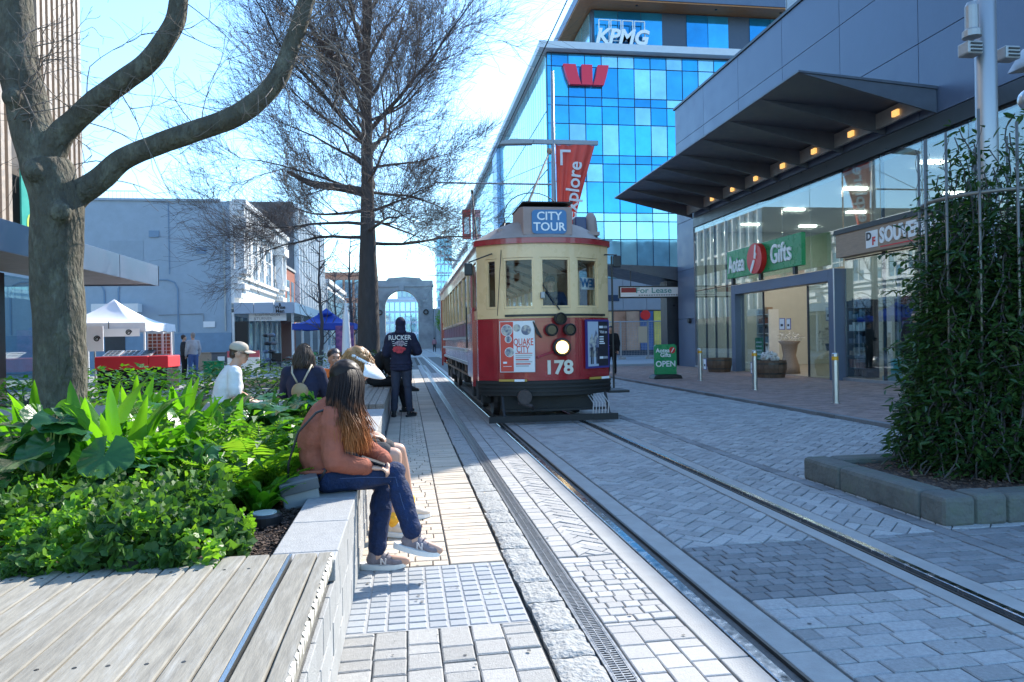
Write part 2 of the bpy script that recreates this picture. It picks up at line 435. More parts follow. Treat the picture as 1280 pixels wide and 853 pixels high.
# --- slotted drain
dr = sheet('drain_channel', .775, .5, .883, 60, -.06, M['black'])
b = MB()
for x in (.777, .871): b.mm(x, .5, -.06, x+.01, 60, .001)
b.build('channel_edge', M['grate'], dr)
gb = MB(); gl = .5
for x in (.789, .865): gb.mm(x, .003, -.02, x+.005, gl-.003, 0)
gb.mm(.826, .003, -.018, .831, gl-.003, -.001)
q = 0
while q < gl-.01:
    gb.mm(.794, q+.003, -.015, .865, q+.0115, -.002); q += .02
gb.lathe([(.016, -.002), (.016, .001), (.009, .001), (.009, -.008)], (.8285, .25, 0), 12)
gme = gb.mesh('drain_grate', M['grate'])
for i in range(60):
    o = link_mesh('drain_grate', gme, dr); o.location = (0, 1.7+i*gl, random.uniform(-.0015, .0005))
# --- strip between drain and rail
ps = sheet('track_verge', .883, .5, 1.262, 60, -.013, M['grout'])
P1 = cols(.89, 1.255, 2.0, 3.24, .122, (.085, .13, .13, .17), .1)
P2 = rows(.89, 1.255, 3.25, 4.15, .084, .083, .3, .12)
P3 = rows(.89, 1.255, 4.16, 4.27, .105, .18, 0)+rows(.89, 1.015, 4.28, 40, .115, .2, 0)+herring_long(1.02, 4.28, 1.255, 30, .078)
pave(ps, P1+P2+P3, M['paver_light'], gap=.005, bev=.0045, jit=.0015)
# --- concrete beds and rails
def prof(name, pts, m, parent=None, y0=.4, y1=150, kind='structure'):
    b = MB(); b.prism(pts, lambda u, v, w: (u, w, v), y0, y1); return b.build(name, m, parent, kind=None if parent else kind)
tb = prof('track_slab', [(1.263, -.1), (1.685, -.1), (1.685, -.06), (1.263, -.06)], M['concrete'])
def slabs(x0, x1, L, parent):
    y = .4; k = 0
    while y < 90:
        b = MB(); l = L if y < 30 else 60
        b.mm(x0+.002, y+.003, -.059, x1-.002, y+l-.003, random.uniform(-.002, 0)); b.build('concrete_strip', M['concrete'], parent, bevel=.006); y += l
slabs(1.263, 1.395, 2.4, tb); slabs(1.53, 1.685, 2.4, tb)
prof('rail_head', [(1.397, -.058), (1.455, -.058), (1.455, .004), (1.45, .008), (1.402, .008), (1.397, .004)], M['steel_rail'], tb)
prof('rail_groove', [(1.457, -.058), (1.512, -.058), (1.512, -.017), (1.457, -.017)], M['rail_dust'], tb)
prof('rail_lip', [(1.5125, -.058), (1.528, -.058), (1.528, .002), (1.5125, .002)], M['steel_dark'], tb)
tb2 = prof('track_slab', [(2.645, -.1), (2.995, -.1), (2.995, -.06), (2.645, -.06)], M['concrete'])
slabs(2.645, 2.752, 2.4, tb2); slabs(2.858, 2.995, 2.4, tb2)
prof('rail_lip', [(2.754, -.058), (2.766, -.058), (2.766, .002), (2.754, .002)], M['steel_dark'], tb2)
prof('rail_groove', [(2.768, -.058), (2.808, -.058), (2.808, -.017), (2.768, -.017)], M['rail_dust'], tb2)
prof('rail_head', [(2.81, -.058), (2.856, -.058), (2.856, .004), (2.852, .008), (2.814, .008), (2.81, .004)], M['steel_rail'], tb2)
# --- between the rails
pm = sheet('track_paving', 1.686, .5, 2.644, 60, -.013, M['grout'])
P = rows(1.7, 2.63, 1.6, 3.38, .118, .19, .5, .12)+herring_long(1.7, 4.31, 2.63, 26, .098)
pave(pm, P, M['paver_road'], gap=.007, bev=.006, jit=.002, zj=.003)
pave(pm, rows(1.7, 2.63, 3.39, 4.3, .092, .115, .5, .08), M['paver_dark'], gap=.007, bev=.005, jit=.002, name='cobble', field='far_cobbles')
# --- right of the rails
pr = sheet('roadway', 2.996, .5, 6.74, 60, -.013, M['grout'])
P = rows(3.0, 3.49, 2.0, 3.38, .118, .19, .5, .1)+herring_long(3.0, 4.31, 3.49, 26, .098)
pave(pr, P, M['paver_road'], gap=.007, bev=.006, jit=.002, zj=.003, cap=150)
pave(pr, rows(3.0, 3.49, 3.39, 4.3, .085, .17, .5, .1)+rows(3.63, 6.68, 2.4, 4.33, .1, .2, .5, .1), M['paver_dark'], gap=.007, bev=.005, jit=.002, name='cobble', field='far_cobbles')
pave(pr, rows(3.5, 3.62, 2.5, 40, .21, .2, 0), M['paver_dark'], gap=.006, bev=.004, name='drain_brick', field='far_drain_bricks', zj=.001, cap=80)
pave(pr, herring_long(3.63, 4.34, 6.68, 26, .105), M['paver_road'], gap=.007, bev=.006, zj=.004, cap=150)
# --- shop side footpath
fp = sheet('footpath', 6.75, .5, 12.4, 34, .02, M['grout'])
pave(fp, rows(6.87, 12.0, 5, 31, .1, .205, .5), M['paver_brick'], gap=.006, bev=.003, z=.042, zj=.0015)
y = 4
while y < 34:
    b = MB(); b.mm(6.745, y+.003, -.03, 6.86, y+.5-.003, .045); b.build('kerb_stone', M['paver_dark'], fp, bevel=.006); y += .5
sheet('lane', 6.75, 34.01, 60, 49.8, .0, M['paver_dark'])
# far part of the street beyond the stones built one by one
sheet('far_street', -30, 60.01, 45, 260, -.015, M['paver_road'])

# flattened gum and grit on the stones
b = MB(); rg = random.Random(5)
for i in range(260):
    x, y = (rg.uniform(-.28, .54), rg.uniform(2.6, 12)) if i < 120 else (rg.choice([rg.uniform(1.72, 2.6), rg.uniform(3.7, 6.6), rg.uniform(.9, 1.25)]), rg.uniform(2.6, 14)); r_ = rg.uniform(.004, .012); k = 7
    b.add([(x+r_*math.cos(6.283*j/k)*rg.uniform(.7, 1.2), y+r_*math.sin(6.283*j/k)*rg.uniform(.7, 1.2), .0065) for j in range(k)], [list(range(k))])
b.build('gum_spots', M['gum'], pl, kind='stuff')
# ================================================================== buildings
M['clad_blue'] = mat('blue_grey_cladding', (.10, .135, .205), .38, .2, var=.12, vscale=1.5, piece=.06, spec=.5, bump=.05, bscale=30)
M['clad_dark'] = mat('dark_cladding', (.035, .04, .05), .35, .2, var=.2, vscale=2)
M['canopy_under'] = mat('canopy_soffit', (.105, .125, .16), .4, .2, var=.15, vscale=3)
M['steel'] = mat('stainless_steel', (.55, .56, .57), .34, 1)
M['alu'] = mat('grey_aluminium', (.34, .35, .36), .45, .5, var=.15, vscale=10)
M['white'] = mat('white_paint', (.76, .76, .75), .5, var=.08, vscale=5)
M['white_gloss'] = mat('white_sign', (.82, .82, .82), .35)
M['green_sign'] = mat('green_sign', (.01, .27, .09), .3, var=.12, vscale=4)
M['red_sign'] = mat('red_sign', (.62, .02, .02), .35)
M['black_sign'] = mat('black_sign', (.015, .015, .017), .4)
M['wood'] = mat('pale_wood', (.36, .25, .17), .55, var=.25, vscale=3, stretch=(8, 1.2, 14), bump=.1)
M['shop_glass'] = glass('shop_glass', (.78, .90, .92), .13)
M['shop_wall'] = mat('shop_interior_wall', (.55, .55, .50), .8, var=.06)
M['shop_floor'] = mat('shop_floor', (.3, .26, .22), .4, var=.1)
M['lamp'] = mat('lit_panel', (1, 1, 1), .5, emis=(1, .93, .8), estr=5)
M['lamp_warm'] = mat('warm_lamp', (1, .8, .5), .5, emis=(1, .5, .12), estr=.45)
M['stone'] = mat('grey_stone', (.36, .37, .37), .85, var=.2, vscale=.6, bump=.3, bscale=8, stain=(.17, .18, .19), sscale=.35, samt=.75)
M['brick'] = mat('red_brick', (.30, .10, .06), .85, var=.25, vscale=8, bump=.3, bscale=30, piece=.2)
M['slate'] = mat('dark_grey_render', (.13, .13, .14), .8, var=.2, vscale=2)
M['blue_render'] = mat('blue_painted_render', (.33, .41, .48), .8, var=.10, vscale=2.2, bump=.35, bscale=25, stain=(.27, .35, .43), sscale=.25, samt=.6)
M['blue_render_dark'] = mat('blue_painted_plinth', (.20, .30, .41), .8, var=.12, vscale=3, bump=.2, bscale=25)
M['tan_rib'] = mat('bronze_cladding', (.42, .34, .27), .45, .3, var=.12, vscale=6, piece=.12)
M['tan_dark'] = mat('dark_bronze_cladding', (.10, .085, .075), .5, .2, var=.15)
M['dark_glass'] = mat('dark_window_glass', (.03, .05, .07), .05, 0, spec=1)
M['sky_glass'] = mat('far_window_glass', (.22, .36, .46), .08, .4, var=.2, vscale=.3, spec=.8)
def blueglass(n, c, v): return mat(n, c, .05, .7, var=v+.1, vscale=.35, piece=.2, spec=.8, bump=.02, bscale=.6)
M['wg0'] = blueglass('blue_glass', (.06, .47, .80), .15)
M['wg1'] = blueglass('deep_blue_glass', (.03, .36, .70), .15)
M['wg2'] = blueglass('pale_blue_glass', (.34, .70, .88), .2)
M['wg3'] = blueglass('cyan_glass', (.45, .83, .92), .1)
M['mull'] = mat('mullion', (.03, .05, .09), .4, .4)
M['timber_soffit'] = mat('timber_soffit', (.42, .19, .08), .55, var=.2, vscale=3)
M['parapet'] = mat('pale_parapet', (.55, .60, .66), .5, var=.06)
def plate(name, x0, y0, z0, x1, y1, z1, m, parent=None, **k):
    b = MB(); b.mm(x0, y0, z0, x1, y1, z1); return b.build(name, m, parent, **k)

# ------------------------------------------------------------------ gift shop (right)
SX = 12.0
shop = thing('shop_building', 'blue grey panelled shop building with a wedge canopy over its glass front', 'building', (SX, 17, 0))
core = MB(); core.mm(SX+.12, 3, 6.35, 30, 30.3, 11.25); core.mm(19, 3, 0, 30, 30.3, 6.35); core.mm(SX+.4, 28.5, 0, 19, 30.3, 6.35); core.mm(SX+.12, 2.6, 0, 19, 3, 6.35)
core.build('wall', M['clad_dark'], shop)
zs = [6.3, 8.1, 9.85, 11.4]; ys = [3+i*3.03 for i in range(10)]
for i in range(9):
    for k in range(3):
        plate('panel', SX, ys[i]+.008, zs[k]+.008, SX+.1, ys[i+1]-.008, zs[k+1]-.008, M['clad_blue'], shop, bevel=.004)
for z0, z1 in ((0, 2.1), (2.1, 4.2), (4.2, 6.3)):      # corner pier
    plate('panel', SX, 28.45, z0+.008, SX+.35, 30.27, z1-.008, M['clad_blue'], shop, bevel=.004)
plate('parapet_cap', SX-.05, 3, 11.41, SX+.5, 30.4, 11.5, M['clad_dark'], shop)
plate('bulkhead', SX-.02, 3, 5.9, SX+.18, 28.4, 6.28, M['clad_dark'], shop)
for k in range(3):                                     # end wall panels facing the lane
    for j in range(3): plate('panel', SX+.12+j*3, 30.31, zs[k]+.008, SX+.1+j*3+2.97, 30.4, zs[k+1]-.008, M['clad_blue'], shop)
b = MB(); b.mm(SX, 3, -.02, 19, 28.45, .055); b.build('shop_floor', M['shop_floor'], shop)
b = MB(); b.mm(18.9, 3, .05, 19, 28.5, 5.9); b.mm(SX+.1, 28.4, .05, 19, 28.5, 5.9); b.mm(SX+.1, 3.0, .05, 19, 3.1, 5.9); b.mm(16, 17.6, .05, 19, 17.8, 5.9)
b.mm(15.4, 18.2, .05, 15.5, 22.3, 3.6); b.build('interior_wall', M['shop_wall'], shop)
b = MB(); b.mm(SX+.1, 3, 5.7, 19, 28.5, 5.8); b.build('ceiling', M['white'], shop)
for i, (x, y) in enumerate([(13.4, 26.2), (13.4, 23), (13.4, 19.6), (13.4, 16.4), (16, 26.5), (16, 23.4), (17, 20), (16, 15.4)]):
    plate('ceiling_light', x-.35, y-.08, 5.64, x+.35, y+.08, 5.69, M['lamp'], shop)
    l = bpy.data.lights.new('ceiling_lamp', 'AREA'); l.energy = 12; l.size = .9; l.color = (1, .9, .74)
    o = bpy.data.objects.new('ceiling_lamp', l); COL.objects.link(o); o.location = (x, y, 5.6)
# glass front: panes with thin joints and a transom
gy = [12.2, 13.7, 15.1, 16.6, 18.15]
def pane(y0, y1, z0, z1, x=SX): plate('glass_pane', x+.03, y0+.012, z0+.01, x+.045, y1-.012, z1-.01, M['shop_glass'], shop)
for i in range(4): pane(gy[i], gy[i+1], .12, 3.35); pane(gy[i], gy[i+1], 3.4, 5.88)
for a, c in ((24.6, 25.6), (25.6, 26.6), (26.6, 27.5), (27.5, 28.4)): pane(a, c, .12, 3.2); pane(a, c, 3.25, 5.88)
for a, c in ((18.2, 19.8), (19.8, 21.4), (21.4, 23), (23, 24.6)): pane(a, c, 3.2, 5.88)
b = MB()
for y in (13.7, 15.1, 16.6, 25.6, 26.6, 27.5): b.mm(SX+.06, y-.02, .12, SX+.14, y+.02, 5.88)
b.mm(SX+.05, 3, 3.36, SX+.09, 18.15, 3.39); b.mm(SX+.05, 24.6, 3.21, SX+.09, 28.4, 3.24); b.build('glazing_bar', M['clad_dark'], shop)
plate('sill', SX-.04, 3, .03, SX+.1, 18.35, .12, M['alu'], shop); plate('sill', SX-.04, 24.5, .03, SX+.1, 28.43, .12, M['alu'], shop)
plate('glass_pane', SX+.03, 3.2, .12, SX+.045, 12.18, 5.88, M['shop_glass'], shop)
# door portal
dp = MB(); x0, x1 = SX-.25, SX+.12
dp.mm(x0, 18.2, .03, x1, 18.5, 3.15); dp.mm(x0, 24.25, .03, x1, 24.55, 3.15); dp.mm(x0, 18.502, 2.82, x1, 24.248, 3.15)
dp.build('door_portal', M['clad_blue'], shop, bevel=.01)
plate('portal_edge', x0-.012, 18.19, .03, x0-.002, 18.24, 3.16, M['steel'], shop)
for a, c in ((18.5, 19.9), (22.6, 24.25)): plate('door_leaf', SX-.02, a+.01, .06, SX-.005, c-.01, 2.8, M['shop_glass'], shop)
b = MB()
for y in (19.9, 22.6): b.mm(SX-.04, y-.025, .06, SX+.01, y+.025, 2.8)
b.build('door_stile', M['clad_dark'], shop, kind='stuff')
# wedge canopy with tapering fins and small lamps
cn = MB(); ca, cb = 14.5, 28.5
cn.prism([(8.6, 7.13), (SX-.02, 6.9), (SX-.02, 6.83), (8.6, 7.09)], lambda u, v, w: (u, w, v), ca, cb)
can = cn.build('canopy', M['canopy_under'], shop)
for i in range(9):
    y = ca+.03+i*(cb-ca-.1)/8; b = MB()
    b.prism([(8.66, 7.082), (SX-.03, 6.826), (SX-.03, 6.30)], lambda u, v, w: (u, w, v), y, y+.06); b.build('canopy_fin', M['canopy_under'], can)
plate('canopy_edge', SX-.30, ca+.1, 6.42, SX-.22, cb-.1, 6.80, M['alu'], can)
for i in range(7):
    y = ca+.9+i*1.725; b = MB(); b.mm(SX-.36, y, 6.52, SX-.301, y+.2, 6.66); b.build('canopy_lamp', M['lamp_warm'], can)
# unseen slatted screen, added over the roof to cast the shade on the pavement
ps_ = thing('shade_screen', 'unseen slatted screen added above the shop roof to shade the left pavement', 'screen', (13.3, 21.7, 11.3))
for i in range(36): plate('shade_slat', 13.25, 20.35, 11.3+i*.1, 13.33, 23.0, 11.395+i*.1, M['alu'], ps_)
for y in (20.3, 21.6, 23.02): plate('post', 13.24, y, 11.26, 13.36, y+.045, 14.92, M['alu'], ps_)

# shop sign
sg = thing('shop_sign', 'green shop sign lettered Aotea Gifts with a red disc above the shop door', 'sign', (11.6, 22, 3.85))
b = MB(); b.mm(11.55, 19.5, 3.38, 11.7, 24.4, 4.36); b.build('board', M['green_sign'], sg, bevel=.015)
for y in (19.9, 22, 24): plate('bracket', 11.58, y, 3.153, 11.68, y+.14, 3.378, M['black_sign'], sg)
RT, UP = (0, -1, 0), (0, 0, 1)
text(sg, 'Aotea', (11.53, 23.62, 3.83), .84, M['white_gloss'], RT, UP, .02, .012, squash=.58, name='lettering')
text(sg, 'Gifts', (11.53, 20.62, 3.86), .84, M['white_gloss'], RT, UP, .02, .012, squash=.78, name='lettering')
b = MB(); b.lathe([(.50, 11.36), (.50, 11.54)], (0, 22.0, 3.86), 32, axis='x'); b.build('disc', M['red_sign'], sg)
b = MB()                                                # white map of two long islands on the disc
for poly in ([(.02, .0), (.10, -.02), (.17, .12), (.12, .2), (.16, .42), (.10, .44), (.05, .2)], [(.0, -.04), (.06, -.08), (.0, -.2), (-.1, -.36), (-.2, -.46), (-.24, -.4), (-.14, -.2), (-.04, -.06)]):
    b.prism(poly, lambda u, v, w: (w, 22.0-u, 3.86+v), 11.33, 11.358)
b.build('island_map', M['white_gloss'], sg)
# second shop fascia
fs_ = thing('shop_fascia', 'pale wood shop fascia with red and white souvenir lettering beside the climbing plant', 'sign', (11.5, 16.5, 3.7))
b = MB(); b.mm(11.66, 13.6, 3.40, 11.96, 17.95, 4.02); b.build('board', M['wood'], fs_)
plate('cap', 11.62, 13.55, 4.022, 11.97, 18.0, 4.15, M['black_sign'], fs_)
plate('logo_panel', 11.645, 16.2, 3.50, 11.658, 16.65, 3.92, M['white_gloss'], fs_)
text(fs_, 'D', (11.64, 16.53, 3.78), .27, M['black_sign'], RT, UP, .004, .012); text(fs_, 'F', (11.64, 16.34, 3.64), .27, M['red_sign'], RT, UP, .004, .012)
text(fs_, 'SOUVENIRS', (11.65, 16.12, 3.73), .50, M['white_gloss'], RT, UP, .01, .02, align='LEFT', squash=.78)
plate('stripe', 11.645, 13.7, 3.46, 11.658, 16.1, 3.49, M['red_sign'], fs_)

# ------------------------------------------------------------------ lane beside the shop
ln = thing('lane_canopy', 'dark flat wedge canopy at the corner where the lane meets the shop', 'canopy', (11, 31, 3.9))
b = MB(); b.prism([(8.3, 4.62), (13.5, 4.4), (13.5, 3.85), (12, 3.85)], lambda u, v, w: (u, w, v), 30.45, 33.5); b.build('canopy_wedge', M['canopy_under'], ln)
plate('post', 11.6, 30.6, 0, 12.35, 31.4, 3.84, M['clad_dark'], ln)
fl = thing('lease_sign', 'long white For Lease sign hung under the dark lane canopy', 'sign', (10.7, 30.3, 3.4))
plate('frame', 9.35, 30.5, 3.08, 12.3, 30.62, 3.62, M['black_sign'], fl); plate('face', 9.42, 30.485, 3.14, 12.23, 30.498, 3.56, M['white_gloss'], fl)
text(fl, 'For Lease', (10.95, 30.48, 3.41), .34, mat('teal_ink', (.1, .35, .33), .5), depth=.002, bold=.004, squash=1.25)
plate('panel', 9.45, 30.478, 3.33, 10.15, 30.484, 3.54, mat('maroon_ink', (.3, .04, .04), .5), fl)
b = MB()
for i in range(16): b.mm(10.25+i*.115, 30.48, 3.19, 10.25+i*.115+.085, 30.484, 3.225)
b.build('small_print', M['black_sign'], fl)
b = MB(); b.mm(9.9, 30.54, 3.62, 9.93, 30.57, 4.5); b.mm(11.5, 30.54, 3.62, 11.53, 30.57, 4.4); b.build('hanger', M['black_sign'], fl)

# ------------------------------------------------------------------ glass office block with setback top floor
WY, WX, WH = 50.4, 10.3, 22.1
ob = thing('office_building', 'blue glass office block with a red W emblem and white rooftop lettering', 'building', (WX, WY, 0))
b = MB(); b.mm(WX+.1, WY+.12, 0, 46, 118, WH); b.build('frame', M['mull'], ob)
b = MB()
levels = []
z = 21.98
pat = [.92, 2.2]+[.62, 1.32, 2.26]*3+[.62]
for h in pat: levels.append((z-h, z, h)); z -= h
ZB = z
n_cols = 14; pw = 1.238; X0 = WX+.42
def rnd_glass():
    r = random.random(); return M['wg0'] if r < .5 else M['wg1'] if r < .72 else M['wg2']
meshes = {}
for (z0, z1, h) in levels:
    for c in range(n_cols):
        low = z1 < 11.5
        m = rnd_glass() if not low else random.choice([M['wg3'], M['wg2'], M['wg3']])
        if c < 1 and False: pass
        q = MB(); q.mm(-pw/2+.035, 0, .035, pw/2-.035, .06, h-.035)
        key = (round(h, 2), m.name)
        if key not in meshes: meshes[key] = q.mesh('window_pane', m)
        o = link_mesh('window_pane', meshes[key], ob); o.location = (X0-WX+pw*(c+.5), .06+random.uniform(-.006, .006), z0)
        o.rotation_euler = (0, 0, random.uniform(-.012, .012))
q = MB()
for (z0, z1, h) in levels:
    q.mm(WX+.12, WY+.05, z0+.03, X0-.04, WY+.11, z1-.03)
    for c in range(n_cols, 28): q.mm(X0+pw*c+.035, WY+.06, z0+.035, X0+pw*(c+1)-.035, WY+.11, z1-.035)
q.build('far_panes', M['wg0'], ob, kind='stuff')
# street side: tall narrow panes, storey by storey
q = MB(); q2 = MB(); zz = [22.0]
while zz[-1] > ZB+1: zz.append(zz[-1]-4.2)
y = WY+.3; k = 0
while y < 117:
    bay = 74 < y < 79
    for i in range(len(zz)-1):
        (q2 if bay else q).mm(WX+.02, y+.05, max(zz[i+1], 1)+.06, WX+.09, y+1.0-.05, zz[i]-.05)
    y += 1.0
q.build('side_panes', M['wg3'], ob, kind='stuff'); q2.build('bay_panes', M['wg2'], ob, kind='stuff')
plate('stair_bay', WX-.35, 76, 3, WX+.0, 79.6, 22, mat('pale_blue_panel', (.24, .42, .66), .35, .3), ob)
plate('roof_edge', WX-.55, WY-.6, WH, 47, WY+.8, WH+.5, M['parapet'], ob); plate('roof_edge', WX-.55, WY+.802, WH, WX+1, 118, WH+.5, M['parapet'], ob)
plate('podium', WX-.05, WY-.15, 3.3, 46, WY+.1, ZB-.02, mat('podium_grey', (.20, .215, .24), .6, var=.08), ob)
for i in range(9): plate('podium_panel', WX+i*1.8, WY-.2, 3.35, WX+i*1.8+1.77, WY-.152, ZB-.04, mat('podium_panel', (.23, .245, .27), .55, var=.06) if i == 0 else bpy.data.materials['podium_panel'], ob)
plate('vent_strip', 13.0, WY-.24, 4.0, 15.4, WY-.202, 4.45, M['mull'], ob)
cw = [(.75, .1, .08), (.12, .4, .2), (.55, .25, .1), (.62, .42, .22), (.4, .2, .12), (.5, .3, .2), (.05, .12, .3), (.7, .55, .1), (.15, .35, .55)]
for i, c in enumerate(cw):
    plate('shop_window', WX+.4+i*1.05, WY-.1, .4, WX+.4+i*1.05+1.0, WY-.02, 3.25, mat('coloured_film', c, .35, var=.3, vscale=1.2), ob)
b = MB(); b.lathe([(.36, WY-.45), (.36, WY-.3)], (17.3, 0, 2.95), 20, axis='y'); b.build('round_sign', M['red_sign'], ob)
# setback floor with deep eaves
b = MB(); b.mm(14.35, 52.6, WH+.5, 46, 110, 26.3); b.build('upper_wall', mat('upper_cladding', (.06, .08, .12), .4, .2, var=.1), ob)
x = 14.5; k = 0
for (a, c) in ((14.55, 16.35), (16.4, 18.2), (18.25, 19.9), (21.9, 23.6), (23.65, 25.3), (27.1, 28.8), (28.85, 30.5), (32.2, 34)):
    plate('window_pane', a, 52.52, 22.95, c, 52.59, 26.2, M['wg1'] if k % 2 else M['wg0'], ob); k += 1
for i in range(14): plate('window_pane', 14.27, 53+i*2.4, 22.95, 14.34, 55.3+i*2.4, 26.2, M['wg3'], ob)
b = MB(); b.mm(13.1, 51.0, 26.32, 46.5, 112, 26.42); b.build('eaves_soffit', M['timber_soffit'], ob)
b = MB(); b.mm(13.05, 50.9, 26.422, 46.6, 112.2, 27.15); b.build('eaves', M['clad_blue'], ob)
plate('roof_plant', 22, 60, 27.15, 31, 70, 29.6, M['clad_blue'], ob)
for x in (17.6, 23.9, 29.2): 
    b = MB(); b.lathe([(.1, 26.28), (.1, 26.318)], (x, 51.6, 0), 10); b.build('downlight', M['black'], ob)
# emblem: three leaning red strokes
em = MB(); sx = 3.37/145; fx = lambda u: 11.52+(u-388)*sx; fz = lambda v: 21.1-(v-222)*1.45/66
for poly in ([(388, 222), (427, 222), (436, 262), (444, 288), (408, 288), (398, 262)], [(446, 222), (480, 222), (480, 288), (446, 288)], [(498, 222), (533, 222), (524, 262), (516, 288), (482, 288), (490, 262)]):
    em.prism([(fx(u), fz(v)) for u, v in poly], lambda u, v, w: (u, w, v), WY-.35, WY-.02)
em.build('emblem', mat('emblem_red', (.75, .02, .06), .4), ob)
text(ob, 'KPMG', (16.45, 51.9, 23.95), 1.55, M['white_gloss'], (1, 0, 0), UP, .08, .05, shear=.25, squash=.98)
b = MB()
for i in range(4):
    x0 = 14.75+i*.93; x1 = x0+.84; z0, z1 = 23.75, 25.35
    for a in ((x0, z0, x0+.06, z1), (x1-.06, z0, x1, z1), (x0+.06, z1-.06, x1-.06, z1), (x0+.06, z0, x1-.06, z0+.06)): b.mm(a[0], 52.05, a[1], a[2], 52.15, a[3])
b.build('logo_square', M['white_gloss'], ob)
# tall vertical sign far along the block
hs = thing('hanging_sign', 'red and white box sign fixed to the far corner of the office block', 'sign', (9.6, 110, 19))
plate('box', 8.9, 110, 17.0, 10.2, 110.4, 21.6, M['red_sign'], hs); plate('panel', 9.15, 109.94, 17.8, 9.95, 109.99, 20.4, M['white_gloss'], hs)

# far glass blocks behind the tram and beyond the arch
def far_block(label, x0, y0, x1, y1, h, m, nw, nh, gm, side=True):
    t = thing('distant_building', label, 'building', ((x0+x1)/2, y0, 0))
    plate('wall', x0, y0, 0, x1, y1, h, m, t)
    w = (x1-x0)/nw; hh = (h-1)/nh
    for i in range(nw):
        for j in range(nh): plate('window', x0+i*w+.12*w, y0-.12, .6+j*hh+.12*hh, x0+(i+1)*w-.12*w, y0-.01, .6+(j+1)*hh-.1*hh, gm, t)
    if side:
        n2 = max(2, int((y1-y0)/w)); s = 1 if x0 < -2 else -1
        xs = x1 if s > 0 else x0
        for i in range(n2):
            for j in range(nh): plate('window', min(xs, xs+.1*s), y0+i*(y1-y0)/n2+.3, .6+j*hh+.12*hh, max(xs, xs+.1*s), y0+(i+1)*(y1-y0)/n2-.3, .6+(j+1)*hh-.1*hh, gm, t)
    plate('parapet', x0-.3, y0-.3, h, x1+.3, y1+.3, h+.5, m, t)
    return t
PB = mat('pale_blue_cladding', (.42, .52, .62), .5, var=.06)
far_block('low stepped pale blue block behind the tram roof', 10.6, 122, 22, 160, 17.5, PB, 6, 5, M['wg3'])
far_block('second pale glass block farther behind the tram', 11.5, 165, 30, 200, 15, PB, 6, 5, M['wg3'])
far_block('slim pale tower far down the street right of the arch', 11.5, 260, 17, 275, 39, PB, 4, 12, M['wg2'])
far_block('wide pale blue glass block seen through the stone arch', -8.5, 230, 6.5, 250, 14.5, PB, 9, 4, M['wg2'])
far_block('small dark rooftop block above the glass block seen through the arch', -3.0, 262, 4.0, 270, 21.5, PB, 4, 5, M['sky_glass'], False)
far_block('brick office far down the left side of the street', -16, 118, -6.8, 140, 12.2, mat('pale_brick', (.42, .22, .15), .8, var=.15), 6, 3, M['sky_glass'])
far_block('low cream building by the river left of the arch', -24, 150, -8, 170, 8, mat('cream_wall', (.55, .5, .42), .8, var=.1), 8, 2, M['sky_glass'])

# ------------------------------------------------------------------ stone memorial arch
ar = thing('memorial_arch', 'weathered grey stone memorial arch at the far end of the street', 'arch', (-.3, 130, 0))
def arch_poly(xl, xr, ox, orr, spring, top, seg=18):
    cx = ox; p = [(xl, 0), (cx-orr, 0), (cx-orr, spring)]
    for i in range(1, seg): a = math.pi-math.pi*i/seg; p.append((cx+orr*math.cos(a), spring+orr*math.sin(a)))
    return p+[(cx+orr, spring), (cx+orr, 0), (xr, 0), (xr, top)]+[(xl, top)]
b = MB(); b.prism(arch_poly(-5.3, 4.9, -.7, 2.95, 7.65, 11.2), lambda u, v, w: (u, w, v), 130, 132.5); b.build('arch_body', M['stone'], ar)
b = MB(); b.mm(-5.5, 129.8, 11.21, 5.1, 132.7, 11.55); b.mm(-5.35, 129.95, 11.552, 4.95, 132.5, 12.35)
b.prism([(-3.4, 12.352), (3.0, 12.352), (2.6, 12.8), (-.2, 13.0), (-3.0, 12.8)], lambda u, v, w: (u, w, v), 129.9, 132.5)
b.mm(-5.55, 129.75, 0, -3.75, 129.98, 1.2); b.mm(2.35, 129.75, 0, 5.15, 129.98, 1.2); b.build('attic', M['stone'], ar)
b = MB()                                               # raised ring of the arch and keystone
for i in range(18):
    a0, a1 = math.pi*i/18+.008, math.pi*(i+1)/18-.008
    b.prism([(-.7+r*math.cos(a), 7.65+r*math.sin(a)) for r, a in ((2.97, a0), (3.5, a0), (3.5, a1), (2.97, a1))], lambda u, v, w: (u, w, v), 129.78, 129.99)
b.build('voussoirs', M['stone'], ar, kind='stuff')
b = MB(); b.prism([(-1.05, 10.5), (-.35, 10.5), (-.2, 11.5), (-1.2, 11.5)], lambda u, v, w: (u, w, v), 129.6, 129.99); b.build('keystone', M['stone'], ar)
for x in (-4.6, 3.6):
    b = MB(); b.lathe([(.48, 129.8), (.48, 129.98), (.3, 129.78)], (x, 0, 6.6), 16, axis='y', caps=False); b.build('wreath', M['tan_dark'], ar)
plate('side_wall', -10, 130.3, 0, -5.32, 132, 6.5, M['stone'], ar); plate('side_wall', 4.92, 130.3, 0, 8.2, 132, 7.2, M['stone'], ar)
plate('carved_panel', -4.9, 129.86, 8.7, -3.95, 129.99, 10.0, M['stone'], ar); plate('carved_panel', 2.9, 129.86, 8.7, 4.3, 129.99, 10.0, M['stone'], ar)

